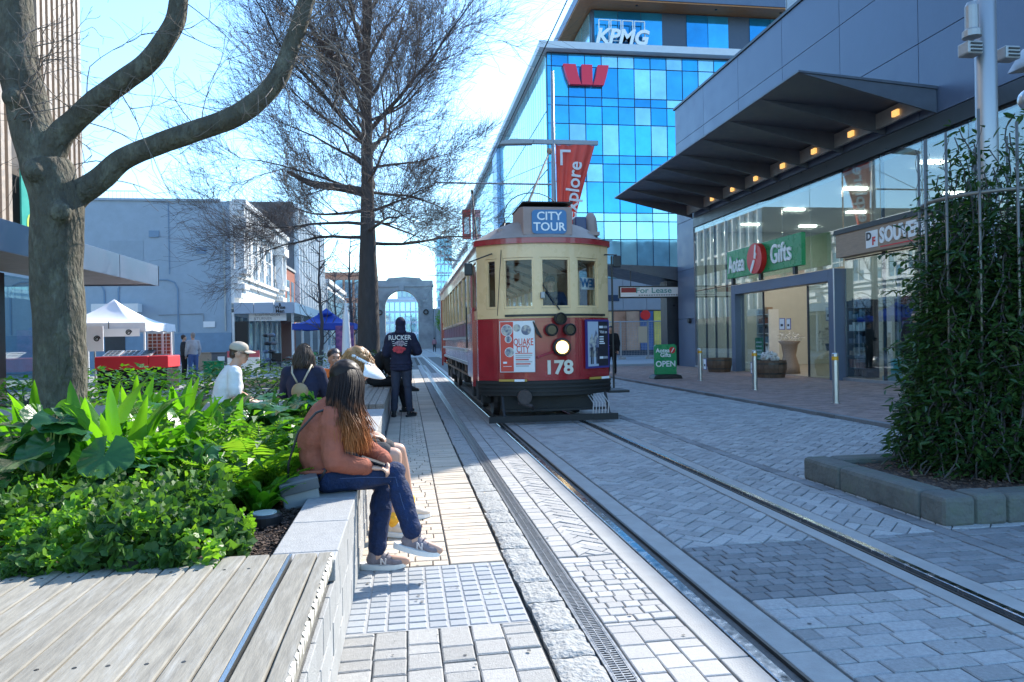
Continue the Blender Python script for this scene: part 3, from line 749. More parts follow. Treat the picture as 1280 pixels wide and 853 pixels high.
# ------------------------------------------------------------------ left: bronze ribbed building with canopy
rb = thing('ribbed_building', 'tall building with bronze vertical ribs behind the big tree trunk', 'building', (-9.6, 15, 0))
b = MB(); b.mm(-24, 2, 3.78, -9.7, 22.95, 19); b.mm(-24, 2, 0, -14, 22.9, 3.78); b.build('wall', M['tan_dark'], rb)
for i in range(70):
    y = 2.05+i*.3; q = MB(); q.mm(-9.72, y, 4.2, -9.46, y+.15, 18.98); 
    if y < 22.9 and not (19.1 < y < 20.3): q.build('cladding_rib', M['tan_rib'], rb)
for i in range(20): plate('cladding_rib', -9.75-i*.3-.15, 22.96, 4.2, -9.75-i*.3, 23.12, 18.98, M['tan_rib'], rb)
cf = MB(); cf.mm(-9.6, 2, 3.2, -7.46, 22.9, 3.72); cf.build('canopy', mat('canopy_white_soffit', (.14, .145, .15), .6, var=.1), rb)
for i in range(7): plate('fascia_panel', -7.458, 2+i*3-.0, 3.16, -7.40, 2+i*3+2.97, 3.76, M['clad_blue'], rb, bevel=.004)
plate('fascia_panel', -9.6, 22.905, 3.16, -7.40, 22.96, 3.76, M['clad_blue'], rb)
for y in (4.5, 8, 11.5, 15.2, 18.8, 22.4): plate('column', -10.1, y, 0, -9.75, y+.35, 3.2, M['black'], rb)
for i in range(5): plate('window_pane', -9.95, 4.86+i*3.55, .1, -9.92, 4.86+i*3.55+3.1, 3.19, M['shop_glass'], rb)
plate('interior_wall', -13.9, 2, 0, -13.8, 22.9, 3.2, mat('dim_interior', (.25, .25, .25), .8, var=.3, vscale=1), rb)
plate('poster', -9.44, 19.3, 3.9, -9.40, 20.3, 6.0, mat('green_poster', (.01, .30, .24), .5, var=.25, vscale=2), rb)
b = MB(); b.lathe([(.28, -9.4), (.28, -9.39)], (0, 19.8, 4.5), 16, axis='x'); b.build('poster_mark', mat('lime_print', (.45, .6, .1), .5), rb)

# ------------------------------------------------------------------ left: blue rendered building with white facade
bb = thing('blue_building', 'two storey building with a plain blue side wall and ornate white street front', 'building', (-9.4, 41, 0))
BY = 40.8
b = MB(); b.mm(-30, BY, 2.0, -9.45, 55.3, 9.15); b.build('wall', M['blue_render'], bb)
b = MB(); b.mm(-30, BY-.03, 0, -9.46, 55.2, 1.995); b.build('plinth', M['blue_render_dark'], bb)
plate('coping', -30.05, BY-.08, 9.152, -9.9, 55.3, 9.28, M['blue_render'], bb); plate('coping', -30.05, BY-.06, 9.29, -16.2, 55.3, 9.6, M['blue_render'], bb)
def arch_frame(x0, x1, zt):                            # raised outline of a bricked-up arch
    b = MB(); r = .5; pts = [(x0, 2.05), (x0, zt-r), (x0+r*.3, zt-r*.3), (x0+r, zt), (x1-r, zt), (x1-r*.3, zt-r*.3), (x1, zt-r), (x1, 2.05)]
    for a, c in zip(pts, pts[1:]): b.bar((a[0], BY-.02, a[1]), (c[0], BY-.02, c[1]), .07, .06, up=(0, 1, 0))
    b.build('arch_moulding', M['blue_render_dark'], bb)
arch_frame(-11.9+.1, -13.0-3.3+4.7, 4.9) if False else None
arch_frame(-15.2, -12.2, 4.9); arch_frame(-20.5, -15.9, 4.8)
b = MB(); b.bar((-12.6, BY-.015, 5.2), (-12.6, BY-.015, 9.1), .04, .05, up=(0, 1, 0)); b.build('downpipe', M['blue_render_dark'], bb)
plate('side_door', -15.9, BY-.06, 0, -14.9, BY-.035, 3.0, M['clad_dark'], bb)
plate('awning_box', -16.3, BY-.7, 3.15, -14.0, BY-.07, 3.6, M['white'], bb)
plate('notice', -10.9, BY-.06, 2.3, -10.3, BY-.035, 2.62, M['white_gloss'], bb); plate('notice', -16.8, BY-.06, 2.0, -16.1, BY-.035, 2.3, M['white_gloss'], bb)
for x, z in ((-11.2, 6.3), (-13.6, 7.2), (-14.4, 2.6)): plate('wall_vent', x, BY-.07, z, x+.5, BY-.001, z+.35, M['blue_render_dark'], bb)
b = MB(); b.tube([(-9.75, BY-.03, 2.1), (-9.75, BY-.03, 8.9)], .05, 6); b.tube([(-13.2, BY-.03, 3.0), (-10.9, BY-.03, 3.05), (-10.9, BY-.03, 2.6)], .02, 5); b.build('conduit', M['alu'], bb)
plate('wall_patch', -15.6, BY-.02, 5.6, -13.9, BY-.002, 7.0, mat('repainted_patch', (.30, .375, .44), .8, var=.08), bb)
# roof railing
b = MB()
for i in range(10): b.mm(-15.3-.22*i, 44, 9.6, -15.27-.22*i, 44.03, 10.3)
b.mm(-17.4, 44, 10.3, -15.2, 44.04, 10.36); b.build('roof_railing', M['white'], bb)
# street front, facing the tracks
FX = -9.3; WF = M['white']
fr = MB(); fr.mm(-9.44, BY+.0, 3.6, FX, 55.3, 5.0); fr.mm(-9.44, BY, 7.7, FX, 55.3, 9.2)
for y in (BY, 43.3, 45.3, 47.3, 49.3, 51.9, 54.6): fr.mm(-9.44, y, 5.002, FX, y+.7, 7.698)
fr.build('street_front', WF, bb)
co = MB()
for z, d, h in ((9.0, .75, .28), (8.68, .5, .3), (8.4, .25, .25), (5.02, .35, .2), (4.7, .2, .3)): co.mm(FX+.002, BY-.12, z, FX+d, 55.4, z+h-.004)
co.build('cornice', WF, bb)
br = MB()
for i in range(20): br.mm(FX+.002, BY+.1+i*.75, 8.36, FX+.6, BY+.35+i*.75, 8.96)
br.build('dentils', WF, bb, kind='stuff')
for (y, w) in ((BY+.05, 1.5), (53.2, 1.9)):
    b = MB(); b.mm(FX+.002, y, 5.24, FX+.7, y+w, 5.5); b.mm(FX+.002, y+.1, 4.4, FX+.55, y+w-.1, 4.69); b.mm(FX+.002, y+.2, 3.9, FX+.35, y+w-.2, 4.38); b.mm(FX+.05, y+.15, 5.51, FX+.55, y+.35, 7.7); b.mm(FX+.05, y+w-.35, 5.51, FX+.55, y+w-.15, 7.7); b.mm(FX+.002, y-.05, 7.72, FX+.72, y+w+.05, 8.3); b.build('balcony_bay', WF, bb)
for (a, c) in ((41.5, 43.3), (44, 45.3), (46, 47.3), (48, 49.3), (50, 51.9), (52.6, 54.6)):
    wv = plate('window', -9.4, a, 5.0, -9.36, c, 7.7, M['sky_glass'], bb)
    b = MB(); ym = (a+c)/2; b.mm(-9.358, ym-.04, 5.0, -9.3, ym+.04, 7.7); b.mm(-9.358, a, 6.85, -9.31, ym-.042, 6.93); b.mm(-9.358, ym+.042, 6.85, -9.31, c, 6.93); b.build('frame', WF, wv)
    plate('blind', -9.359, a+.1, 6.0, -9.355, ym-.1, 6.84, mat('blind', (.6, .62, .62), .8) if a == 41.5 else bpy.data.materials['blind'], wv)
# verandah
vr = MB(); vr.mm(FX+.01, BY-.1, 3.12, -6.12, 62, 3.5); ver = vr.build('verandah', mat('soffit_cream', (.5, .48, .42), .7), bb)
for i in range(3): plate('fascia_panel', FX+.02+i*1.06, BY-.16, 3.02, FX+1.05+i*1.06, BY-.105, 3.62, mat('grey_fascia', (.38, .43, .5), .6) if i == 0 else bpy.data.materials['grey_fascia'], ver)
for i in range(7): plate('fascia_panel', -6.115, BY-.1+i*3.02, 3.02, -6.06, BY+2.9+i*3.02, 3.62, WF, ver)
text(ver, 'a\nWise\nMen', (-7.0, BY-.18, 3.32), .27, M['black_sign'], depth=.004, bold=.008) if False else None
for s, z in (('a', 3.52), ('Wise', 3.34), ('Men', 3.13)): text(ver, s, (-6.85, BY-.175, z), .27, M['black_sign'], depth=.004, bold=.008)
vs_ = MB(); vs_.mm(-8.6, BY+.3, 2.62, -6.6, BY+.36, 3.1); vsn = vs_.build('under_sign', M['white_gloss'], ver)
text(vsn, 'STEPHENSON', (-7.6, BY+.29, 2.96), .22, M['alu'], depth=.003); text(vsn, '&TURNER', (-7.85, BY+.29, 2.74), .22, M['alu'], depth=.003)
for y in (41.2, 45, 49, 53, 57, 61): plate('post', -6.35, y, 0, -6.22, y+.12, 3.1, WF, bb)
for i in range(8):
    y = 41+i*1.8; wv = plate('shop_window', -9.42, y+.08, .35, -9.38, y+1.66, 2.9, M['sky_glass'], bb)
b = MB(); b.mm(-9.44, BY, 2.905, FX, 55.3, 3.1)
for i in range(9): b.mm(-9.44, 40.82+i*1.8, 0, FX, 40.82+i*1.8+.24, 2.9)
b.build('shopfront_frame', WF, bb)
plate('doorway', -9.25, BY-.05, 0, -8.6, BY+.2, 2.6, M['black'], bb)

# low brick building, then the tall dark block with white fins
bk = thing('brick_building', 'low red brick building between the white front and the dark finned block', 'building', (-9.3, 58, 0))
plate('wall', -22, 55.5, 0, -9.3, 62.6, 7.3, M['brick'], bk); plate('coping', -22, 55.45, 7.302, -9.2, 62.6, 7.5, M['stone'], bk)
for y in (56.2, 58.4, 60.6): 
    w = plate('window', -9.32, y, 4.2, -9.27, y+1.3, 6.4, M['sky_glass'], bk); plate('sill', -9.31, y-.1, 4.08, -9.15, y+1.4, 4.19, M['stone'], w)
fb = thing('finned_building', 'taller dark grey block with white vertical fins on its street front', 'building', (-9.3, 63, 0))
plate('wall', -30, 62.8, 0, -9.4, 84, 13.4, M['slate'], fb)
for i in range(12): plate('fin', -9.39, 63.1+i*1.75, 3.3, -8.95, 63.3+i*1.75, 13.3, WF, fb)
for i in range(11):
    for z0, z1 in ((3.4, 6.6), (6.9, 9.8), (10.1, 13)): plate('window', -9.39, 63.35+i*1.75, z0, -9.34, 64.8+i*1.75, z1, M['sky_glass'], fb)
plate('band', -9.39, 62.85, 6.62, -9.2, 84, 6.88, WF, fb); plate('band', -9.39, 62.85, 9.82, -9.2, 84, 10.08, WF, fb)
far_block('pale shop block beyond the finned block on the left', -20, 88, -9.3, 112, 8.5, M['white'], 5, 2, M['sky_glass'])
# ================================================================== the tram
M['t_red'] = mat('tram_red_enamel', (.36, .022, .03), .2, var=.12, vscale=2.5, coat=.5, stain=(.17, .02, .02), sscale=1.4, samt=.4)
M['t_cream'] = mat('tram_cream_enamel', (.76, .51, .26), .3, var=.08, vscale=3, coat=.3, stain=(.62, .42, .22), sscale=2, samt=.35)
M['t_roof'] = mat('tram_roof_canvas', (.34, .28, .25), .75, var=.2, vscale=3, bump=.2, bscale=40, stain=(.22, .18, .16), sscale=1.2, samt=.5)
M['t_box'] = mat('tram_roof_box', (.36, .26, .23), .65, var=.15, vscale=4)
M['t_black'] = mat('tram_underframe', (.018, .017, .017), .6, var=.35, vscale=8, bump=.2, bscale=40)
M['t_glass'] = glass('tram_glass', (.95, .97, .97), -.02)
M['t_trim'] = mat('pale_trim', (.55, .55, .55), .35, .4, var=.2, vscale=10)
M['t_in'] = mat('tram_interior_wood', (.20, .11, .05), .5, var=.2)
M['t_ceil'] = mat('tram_interior_ceiling', (.62, .55, .4), .6)
M['t_blue'] = mat('destination_blue', (.03, .16, .36), .35)
TX, TY0, TY1 = 2.26, 11.6, 24.0
tram = thing('tram', 'red and cream vintage tram numbered 178 coming down the tracks', 'tram', (TX, TY0, 0))
def fy(s, d=0): return 11.6-.5*(1-abs(s)**2.4)-d
def fp_(s, d=0):
    """point on the bowed front; d pushes it outward along its own normal"""
    e = .001; x0, x1 = TX+1.1*(s-e), TX+1.1*(s+e); dy = fy(s+e)-fy(s-e); dx = x1-x0; l = math.hypot(dx, dy)
    return (TX+1.1*s+dy/l*d, fy(s)-dx/l*d)
def bow(s0, s1, z0, z1, th=.05, d=0, seg=None, mb=None):
    """piece of the curved front between two positions, th thick"""
    b = mb or MB(); n = seg or max(1, int(abs(s1-s0)/.07)+1)
    o = [fp_(s0+(s1-s0)*i/n, d) for i in range(n+1)]; q = [fp_(s0+(s1-s0)*i/n, d-th) for i in range(n+1)]
    b.prism(o+q[::-1], lambda u, v, w: (u, v, w), z0, z1); return b
bow(-1, 1, .68, 1.675, .05).build('front_apron', M['t_red'], tram)
bow(-1, 1, 1.677, 1.83, .06, .008).build('front_sill', M['t_cream'], tram)
bow(-1, 1, 2.64, 2.86, .06, .008).build('front_header', M['t_cream'], tram)
wins = [(-.875, -.735), (-.64, -.225), (-.12, .31), (.42, .79)]
edges = [-1]+[e for w in wins for e in w]+[1]
for i in range(0, len(edges), 2): bow(edges[i], edges[i+1], 1.83, 2.64, .06, .006).build('front_post', M['t_cream'], tram)
for a, c in wins:
    w = bow(a, c, 1.832, 2.638, .006, -.03).build('windscreen', M['t_glass'], tram)
    b = MB(); bow(a, c, 1.835, 1.87, .03, -.004, mb=b); bow(a, c, 2.60, 2.636, .03, -.004, mb=b); bow(a, a+.025, 1.871, 2.599, .03, -.004, mb=b); bow(c-.025, c, 1.871, 2.599, .03, -.004, mb=b)
    b.build('frame', M['t_cream'], w)
bow(-1, 1, 2.862, 2.95, .09, .05).build('gutter', M['t_red'], tram)
for s_ in (-.74, -.19, .44, .965): bow(s_-.006, s_+.006, .70, 1.66, .012, .006, 1).build('panel_bead', M['t_red'], tram)
for z in (.72, 1.64): bow(-.99, .99, z, z+.018, .012, .005).build('panel_bead', M['t_red'], tram)
b = MB()
for i in range(44):
    for z in (.745, 1.62): px_, py_ = fp_(-.96+1.92*i/43, .006); b.ell((px_, py_, z), .006, n=6, m=4)
b.build('rivets', M['t_red'], tram, kind='stuff', smooth=True)
# bumper and apron details
bow(-.99, .99, .44, .675, .12, .03).build('bumper', M['t_black'], tram)
for z in (.50, .565, .63): bow(-.97, .97, z, z+.028, .05, .06).build('bumper_ridge', M['t_black'], tram)
b = MB(); bow(-.62, .88, 1.70, 1.735, .02, .05, mb=b); b.build('wiper_rail', M['black'], tram)
# vestibule and saloon sides, both sides
def side(sx):
    X = TX+1.1*sx; o = lambda d: (min(X, X-d*sx), max(X, X-d*sx))
    def P_(name, y0, y1, z0, z1, m, d=.06, out=0, par=tram, **k):
        a, c = (X+out*sx-d*sx, X+out*sx); return plate(name, min(a, c), y0, z0, max(a, c), y1, z1, m, par, **k)
    for y0, y1 in ((11.6, 13.7), (22.3, 24.0)):
        P_('vestibule_panel', y0+.002, y1-.002, .66, 1.675, M['t_red'], bevel=.01); P_('vestibule_header', y0, y1, 2.64, 2.86, M['t_cream'])
        P_('vestibule_sill', y0, y1, 1.677, 1.83, M['t_cream'])
        for a, c in ((y0, y0+.14), ((y0+y1)/2-.08, (y0+y1)/2+.08), (y1-.14, y1)): P_('post', a, c, 1.832, 2.638, M['t_cream'])
        for a, c in ((y0+.14, (y0+y1)/2-.08), ((y0+y1)/2+.08, y1-.14)): P_('window_pane', a, c, 1.84, 2.63, M['t_glass'], .006, -.02)
        P_('door_pillar', y0+.55, y0+.72, .55, 1.9, M['t_red'], .05, .045); P_('door_pillar', y0+.9, y0+1.0, .62, 2.64, M['t_red'] if sx < 0 else M['t_cream'], .04, .03)
    P_('side_panel', 13.702, 22.298, .92, 1.675, M['t_red'], .05, -.02); P_('skirt', 13.702, 22.298, .86, .918, M['t_trim'], .05, .0)
    for z in (1.12, 1.36): P_('side_rail', 13.75, 22.25, z, z+.05, M['t_trim'], .05, .035)
    P_('waist_rail', 13.702, 22.298, 1.677, 1.73, M['t_cream'], .08, .03)
    P_('letter_board', 13.702, 22.298, 2.60, 2.86, M['t_cream'], .05, .0)
    n = 8; w = (22.3-13.7)/n
    for i in range(n+1):
        y = 13.7+i*w; P_('saloon_post', max(y-.06, 13.703), min(y+.06, 22.297), 1.732, 2.598, M['t_cream'], .07)
    for i in range(n):
        P_('window_pane', 13.7+i*w+.061, 13.7+(i+1)*w-.061, 1.735, 2.595, M['t_glass'], .006, -.03)
    for i in range(9): P_('advert_strip', 13.85+i*.93, 13.85+i*.93+.85, 1.42, 1.66, mat('side_advert', (.20, .05, .10), .4, var=.5, vscale=6) if i == 0 and sx < 0 else bpy.data.materials['side_advert'], .008, -.005)
    b = MB(); xx = X+sx*.02
    for yy in (TY1, TY0): pass
    P_('gutter', 11.6, 24.0, 2.862, 2.95, M['t_red'], .12, .05)
side(-1); side(1)
plate('rear_wall', TX-1.1, 24.002, .68, TX+1.1, 24.06, 1.9, M['t_red'], tram); plate('rear_header', TX-1.1, 24.002, 2.6, TX+1.1, 24.06, 2.95, M['t_cream'], tram)
for x in (-1.1, -.4, .3, 1.0): plate('rear_post', TX+x, 24.002, 1.902, TX+x+.1, 24.06, 2.598, M['t_cream'], tram)
plate('floor', TX-1.04, 11.5, .62, TX+1.04, 24, .66, M['t_in'], tram)
# interior: arched ceiling, bulkhead, seats
b = MB(); n = 10
arc = [(TX-1.0+2.0*i/n, 2.68+.34*math.sin(math.pi*i/n)) for i in range(n+1)]
b.prism(arc+[(x, z+.02) for x, z in arc[::-1]], lambda u, v, w: (u, w, v), 11.9, 23.9); b.build('ceiling', M['t_ceil'], tram)
for i in range(8):
    b = MB(); y = 12.6+i*1.35; b.prism([(x, z-.001) for x, z in arc]+[(x, z-.07) for x, z in arc[::-1]], lambda u, v, w: (u, w, v), y, y+.06); b.build('ceiling_rib', M['t_in'], tram)
plate('bulkhead', TX-1.0, 13.6, .66, TX-.45, 13.65, 2.6, M['t_in'], tram); plate('bulkhead', TX+.45, 13.6, .66, TX+1.0, 13.65, 2.6, M['t_in'], tram)
for i in range(8):
    for sx in (-1, 1):
        b = MB(); y = 14.3+i*1.0; xa, xb = sorted((TX+sx*.22, TX+sx*1.0)); b.mm(xa, y, .67, xb, y+.42, 1.1); b.mm(xa, y+.38, 1.101, xb, y+.46, 1.75); b.build('seat', M['t_in'], tram, bevel=.02)
b = MB(); b.mm(TX-.35, 11.55, .67, TX+.05, 11.85, 1.62); b.lathe([(.13, 1.62), (.13, 1.68)], (TX-.15, 11.7, 0), 16); b.build('controller', M['t_in'], tram)
b = MB(); b.bar((TX+.62, 11.5, 2.25), (TX+1.0, 11.75, 2.25), .012, .2); b.build('window_banner', M['white_gloss'], tram)
text(tram, 'VIEW', (TX+.80, 11.585, 2.25), .2, M['t_blue'], (-.36, -.25, 0), UP, .004, .004)
# roof: domed at the ends
b = MB(); ny, nx = 40, 14; vs = []
for j in range(ny+1):
    for i in range(nx+1):
        s = -1+2*i/nx
        yf = fy(s)-.06; yb = 24.1; t = j/ny; y = yf+(yb-yf)*t
        e = min(1, (y-yf)/1.1, (yb-y)/.9); e = max(0, e); prof_ = math.sqrt(max(0, 1-(1-e)**2))
        zc = .40*(1-abs(s)**2.6)
        vs.append((TX+1.14*s, y, 2.951+zc*(.10+.9*prof_) if 0 < e else 2.951))
fs_2 = [[j*(nx+1)+i, j*(nx+1)+i+1, (j+1)*(nx+1)+i+1, (j+1)*(nx+1)+i] for j in range(ny) for i in range(nx)]
b.add(vs, fs_2); b.build('roof', M['t_roof'], tram, smooth=True)
bx = MB(); bx.prism([(11.12, 2.99), (11.12, 3.44), (11.5, 3.50), (12.2, 3.50), (12.2, 3.2)], lambda u, v, w: (w, u, v), 1.86, 2.66)
dbox = bx.build('destination_box', M['t_box'], tram, bevel=.015)
plate('box_lid', 1.85, 11.09, 3.502, 2.67, 12.22, 3.52, M['t_black'], dbox)
bl = MB(); r = .06; pts = []
for cx, cz, a0 in ((2.5-.0, 3.33, 0), (2.06, 3.33, 90), (2.06, 3.07, 180), (2.5, 3.07, 270)):
    for k in range(5): a = R(a0+k*22.5); pts.append((cx+r*math.cos(a), cz+r*math.sin(a)))
bl.prism(pts, lambda u, v, w: (u, w, v), 11.10, 11.119); dbl = bl.build('destination_blind', M['t_blue'], dbox)
text(dbl, 'CITY', (2.28, 11.095, 3.285), .185, M['white_gloss'], depth=.003, bold=.003, squash=1.02); text(dbl, 'TOUR', (2.28, 11.095, 3.115), .185, M['white_gloss'], depth=.003, bold=.003, squash=1.02)
plate('roof_walk', 1.75, 12.6, 3.37, 2.0, 22, 3.43, M['t_black'], tram); plate('roof_walk', 2.5, 12.6, 3.37, 2.75, 22, 3.43, M['t_black'], tram)
b = MB(); b.mm(2.02, 14.2, 3.36, 2.5, 15.6, 3.62); b.build('trolley_base', M['t_box'], tram, bevel=.02)
b = MB(); b.mm(1.5, 11.42, 3.05, 1.75, 11.7, 3.13); b.mm(2.95, 11.45, 3.04, 3.2, 11.7, 3.10); b.build('roof_cleat', M['t_box'], tram)
b = MB(); b.tube([(2.35, 15.0, 3.6), (3.0, 16.0, 4.9), (3.5, 16.9, 5.85)], [.032, .026, .02], 8); b.lathe([(.05, -.06), (.07, 0), (.05, .06)], (3.5, 16.9, 5.88), 10); b.build('trolley_pole', mat('wood_pole', (.33, .24, .18), .7), tram)
b = MB(); b.tube([(1.9, 18.4, 3.4), (1.97, 20.7, 5.62)], [.03, .018], 8); b.lathe([(.06, -.03), (.08, 0), (.06, .03)], (1.97, 20.7, 5.66), 10, axis='x'); b.build('trolley_pole', M['t_black'], tram)
pts = [(1.78, 12.6, 3.4)]+[(2.28-.52*math.cos(math.pi*k/12), 12.6, 3.55+.42*math.sin(math.pi*k/12)) for k in range(13)]+[(2.8, 12.6, 3.4)]
b = MB(); b.tube(pts, .010, 6); b.build('pole_guard', M['t_black'], tram)
b = MB(); b.tube([(1.78, 12.6, 3.42), (1.55, 11.35, 3.0), (1.47, 11.15, 2.3), (1.43, 11.17, 1.72)], .006, 5); b.build('trolley_rope', M['black'], tram)
b = MB(); b.mm(2.86, 11.75, 3.14, 3.06, 11.95, 3.40); b.build('roof_lamp', mat('navy_box', (.03, .05, .14), .3), tram, bevel=.02)
b = MB(); b.lathe([(.10, 3.0), (.12, 3.2), (.10, 3.40), (.06, 3.48), (.01, 3.5)], (3.18, 11.95, 0), 14); b.build('roof_bell', M['t_box'], tram, smooth=True)
# head lamp, three round lamps, number, handle
def disc(name, s, z, r, d0, d1, m, par, n=20, prof=None, **k):
    p0 = Vector((*fp_(s, 0), z)); p1 = Vector((*fp_(s, .1), z)); nn = (p1-p0).normalized(); rt = nn.cross(Vector((0, 0, 1))).normalized()
    Mx = Matrix((rt, nn, Vector((0, 0, 1)))).transposed(); b = MB()
    pr = prof or [(r, d0), (r, d1)]
    for q in ([pr]): b.lathe(q, p0, n, 'y', True, Mx)
    return b.build(name, m, par, **k)
hl = disc('headlight', .145, 1.205, .13, 0, .1, M['t_black'], tram, prof=[(.10, 0), (.135, .02), (.145, .13), (.12, .145), (.115, .12), (.0, .118)])
disc('lens', .145, 1.205, .1, .12, .135, mat('headlamp_glow', (1, .8, .4), .3, emis=(1, .62, .2), estr=2.2), hl)
disc('bulb', .145, 1.205, .04, .136, .16, mat('headlamp_bulb', (1, .9, .6), .3, emis=(1, .85, .55), estr=6), hl)
for s, z in ((.13, 1.655), (.005, 1.48), (.26, 1.48)):
    l = disc('round_lamp', s, z, .1, 0, .1, M['t_black'], tram, prof=[(.05, 0), (.09, .02), (.10, .14), (.085, .15), (.08, .12), (0, .115)])
    disc('lens', s, z, .07, .118, .13, mat('dark_lens', (.008, .010, .010), .12) if s == .13 else bpy.data.materials['dark_lens'], l)
num = text(tram, '178', (TX+.13, 11.088, .875), .30, M['t_trim'], depth=.004, bold=.010, squash=1.05)
num.data.materials[0] = mat('cream_numerals', (.7, .66, .55), .5)
b = MB(); b.tube([(TX+.03, 11.0, 1.13), (TX-.2, 10.99, 1.06)], .014, 6); b.tube([(TX-.2, 10.99, 1.06), (TX-.22, 11.06, 1.05)], .02, 6); b.build('coupling_handle', M['t_red'], tram)
b = MB()
for k in range(7): b.tube([(TX-.28+.015*k, 11.05, 1.62-.03*k), (TX-.22+.012*k, 11.03, 1.42-.01*k)], .012, 5)
b.build('hose', M['t_black'], tram)
# notice boards on the front
def board(name, s0, s1, z0, z1, frame, lab):
    a = Vector((*fp_(s0, .05), 0)); c = Vector((*fp_(s1, .05), 0)); r = (c-a).normalized(); n = r.cross(Vector((0, 0, 1)))
    w = (c-a).length; Mx = Matrix((r, -n, Vector((0, 0, 1)))).transposed(); ctr = (a+c)/2+Vector((0, 0, (z0+z1)/2))
    b = MB(); b.box(ctr, (w+.02, .03, z1-z0+.02), Mx); bd = b.build(name, frame, tram, label=lab)
    return bd, (lambda u, v, d=.018: ctr+r*u*w*.5+Vector((0, 0, v*(z1-z0)*.5))+n*d), r, n, w, z1-z0
def patch(bd, P, u0, u1, v0, v1, m, name='printed_panel', d=.018):
    b = MB(); pts = [P(u0, v0, d), P(u1, v0, d), P(u1, v1, d), P(u0, v1, d)]; q = [P(u0, v0, d-.002), P(u1, v0, d-.002), P(u1, v1, d-.002), P(u0, v1, d-.002)]
    b.add(pts+q, [[0, 1, 2, 3], [0, 4, 5, 1], [1, 5, 6, 2], [2, 6, 7, 3], [3, 7, 4, 0]]); return b.build(name, m, bd)
pr_red = mat('print_red', (.62, .05, .03), .4); pr_wh = mat('print_white', (.74, .74, .74), .4); pr_bk = mat('print_black', (.02, .02, .03), .4)
photo_m = mat('print_photo', (.1, .12, .2), .4, col2=(.5, .47, .4), vscale=16, detail=2)
bd, P, r, n, w, h = board('notice_board', -.68, -.235, .83, 1.62, pr_wh, 'red and white notice board lettered Quake City')
patch(bd, P, -1, -.22, -1, 1, pr_red); patch(bd, P, -.215, 1, -1, 1, pr_wh)
def rdisc(bd, P, r, u, v, rad, m, d):
    c = P(u, v, d); b = MB(); vs = [c+r*rad*math.cos(2*math.pi*k/20)+Vector((0, 0, rad*math.sin(2*math.pi*k/20))) for k in range(20)]
    b.add(vs, [list(range(20))]); b.build('printed_picture', m, bd)
for u, v, rad in ((-.6, .66, .085), (0, .75, .06), (.55, .66, .08), (-.52, .30, .05), (-.46, -.22, .07)): rdisc(bd, P, r, u, v, rad+.008, pr_wh, .0195); rdisc(bd, P, r, u, v, rad, photo_m, .021)
text(bd, 'QUAKE', P(.38, .17, .02), .155, pr_red, r, UP, .001, .002, squash=.62); text(bd, 'CITY', P(.34, -.12, .02), .155, pr_red, r, UP, .001, .002, squash=.62)
for i in range(6): patch(bd, P, -.1, .88-.1*(i % 3), -.38-i*.085, -.33-i*.085, mat('print_grey', (.45, .45, .45), .5) if i == 0 else (bpy.data.materials['print_grey'] if i % 2 else pr_red), 'small_print', .0205)
patch(bd, P, -.12, .9, -.285, -.255, pr_red, 'printed_rule', .0205); patch(bd, P, -.85, -.62, -.68, -.6, pr_wh, 'small_print', .0205); patch(bd, P, -.85, -.35, -.8, -.78, pr_wh, 'small_print', .0205)
bd, P, r, n, w, h = board('notice_board', .53, .93, .86, 1.63, mat('print_indigo', (.05, .04, .2), .4), 'black notice board with a photograph of a gabled house')
patch(bd, P, -.92, .02, -.94, .94, mat('print_sky', (.42, .47, .55), .4)); patch(bd, P, .05, .92, -.94, .94, pr_bk)
b = MB(); pts = [P(u, v, .0195) for u, v in ((-.8, -.55), (-.02, -.55), (-.02, .35), (-.2, .62), (-.42, .2), (-.55, .45), (-.8, .1))]; b.add(pts, [list(range(7))]); b.build('printed_picture', photo_m, bd)
for u in (-.7, -.55, -.2, -.08): patch(bd, P, u, u+.1, -.85, -.15, pr_bk, 'printed_figure', .0205)
for v in (.3, .2, .1, .02): patch(bd, P, .12, .5+.1*(v < .1), v-.03, v+.02, pr_wh, 'small_print', .0205)
for v in (.7, -.6): patch(bd, P, .12, .45, v-.04, v+.06, pr_wh, 'small_print', .0205); patch(bd, P, .5, .85, v-.04, v+.06, mat('print_mid', (.3, .3, .32), .5) if v > 0 else bpy.data.materials['print_mid'], 'small_print', .0205)
text(bd, 'Visit us', P(.48, .5, .02), .07, pr_wh, r, UP, .001, squash=.9)
for s in (-.52, .75):
    a, c = fp_(s-.18, .07), fp_(s+.18, .07); b = MB(); b.bar((*a, .69), (*c, .69), .02, .035); b.build('marker_bar', mat('amber_marker', (.5, .3, .05), .4) if s < 0 else bpy.data.materials['amber_marker'], tram)
    a, c = fp_(s+.02, .08), fp_(s+.15, .08); b = MB(); b.bar((*a, .69), (*c, .69), .02, .037); b.build('marker_bar', M['white_gloss'], tram)
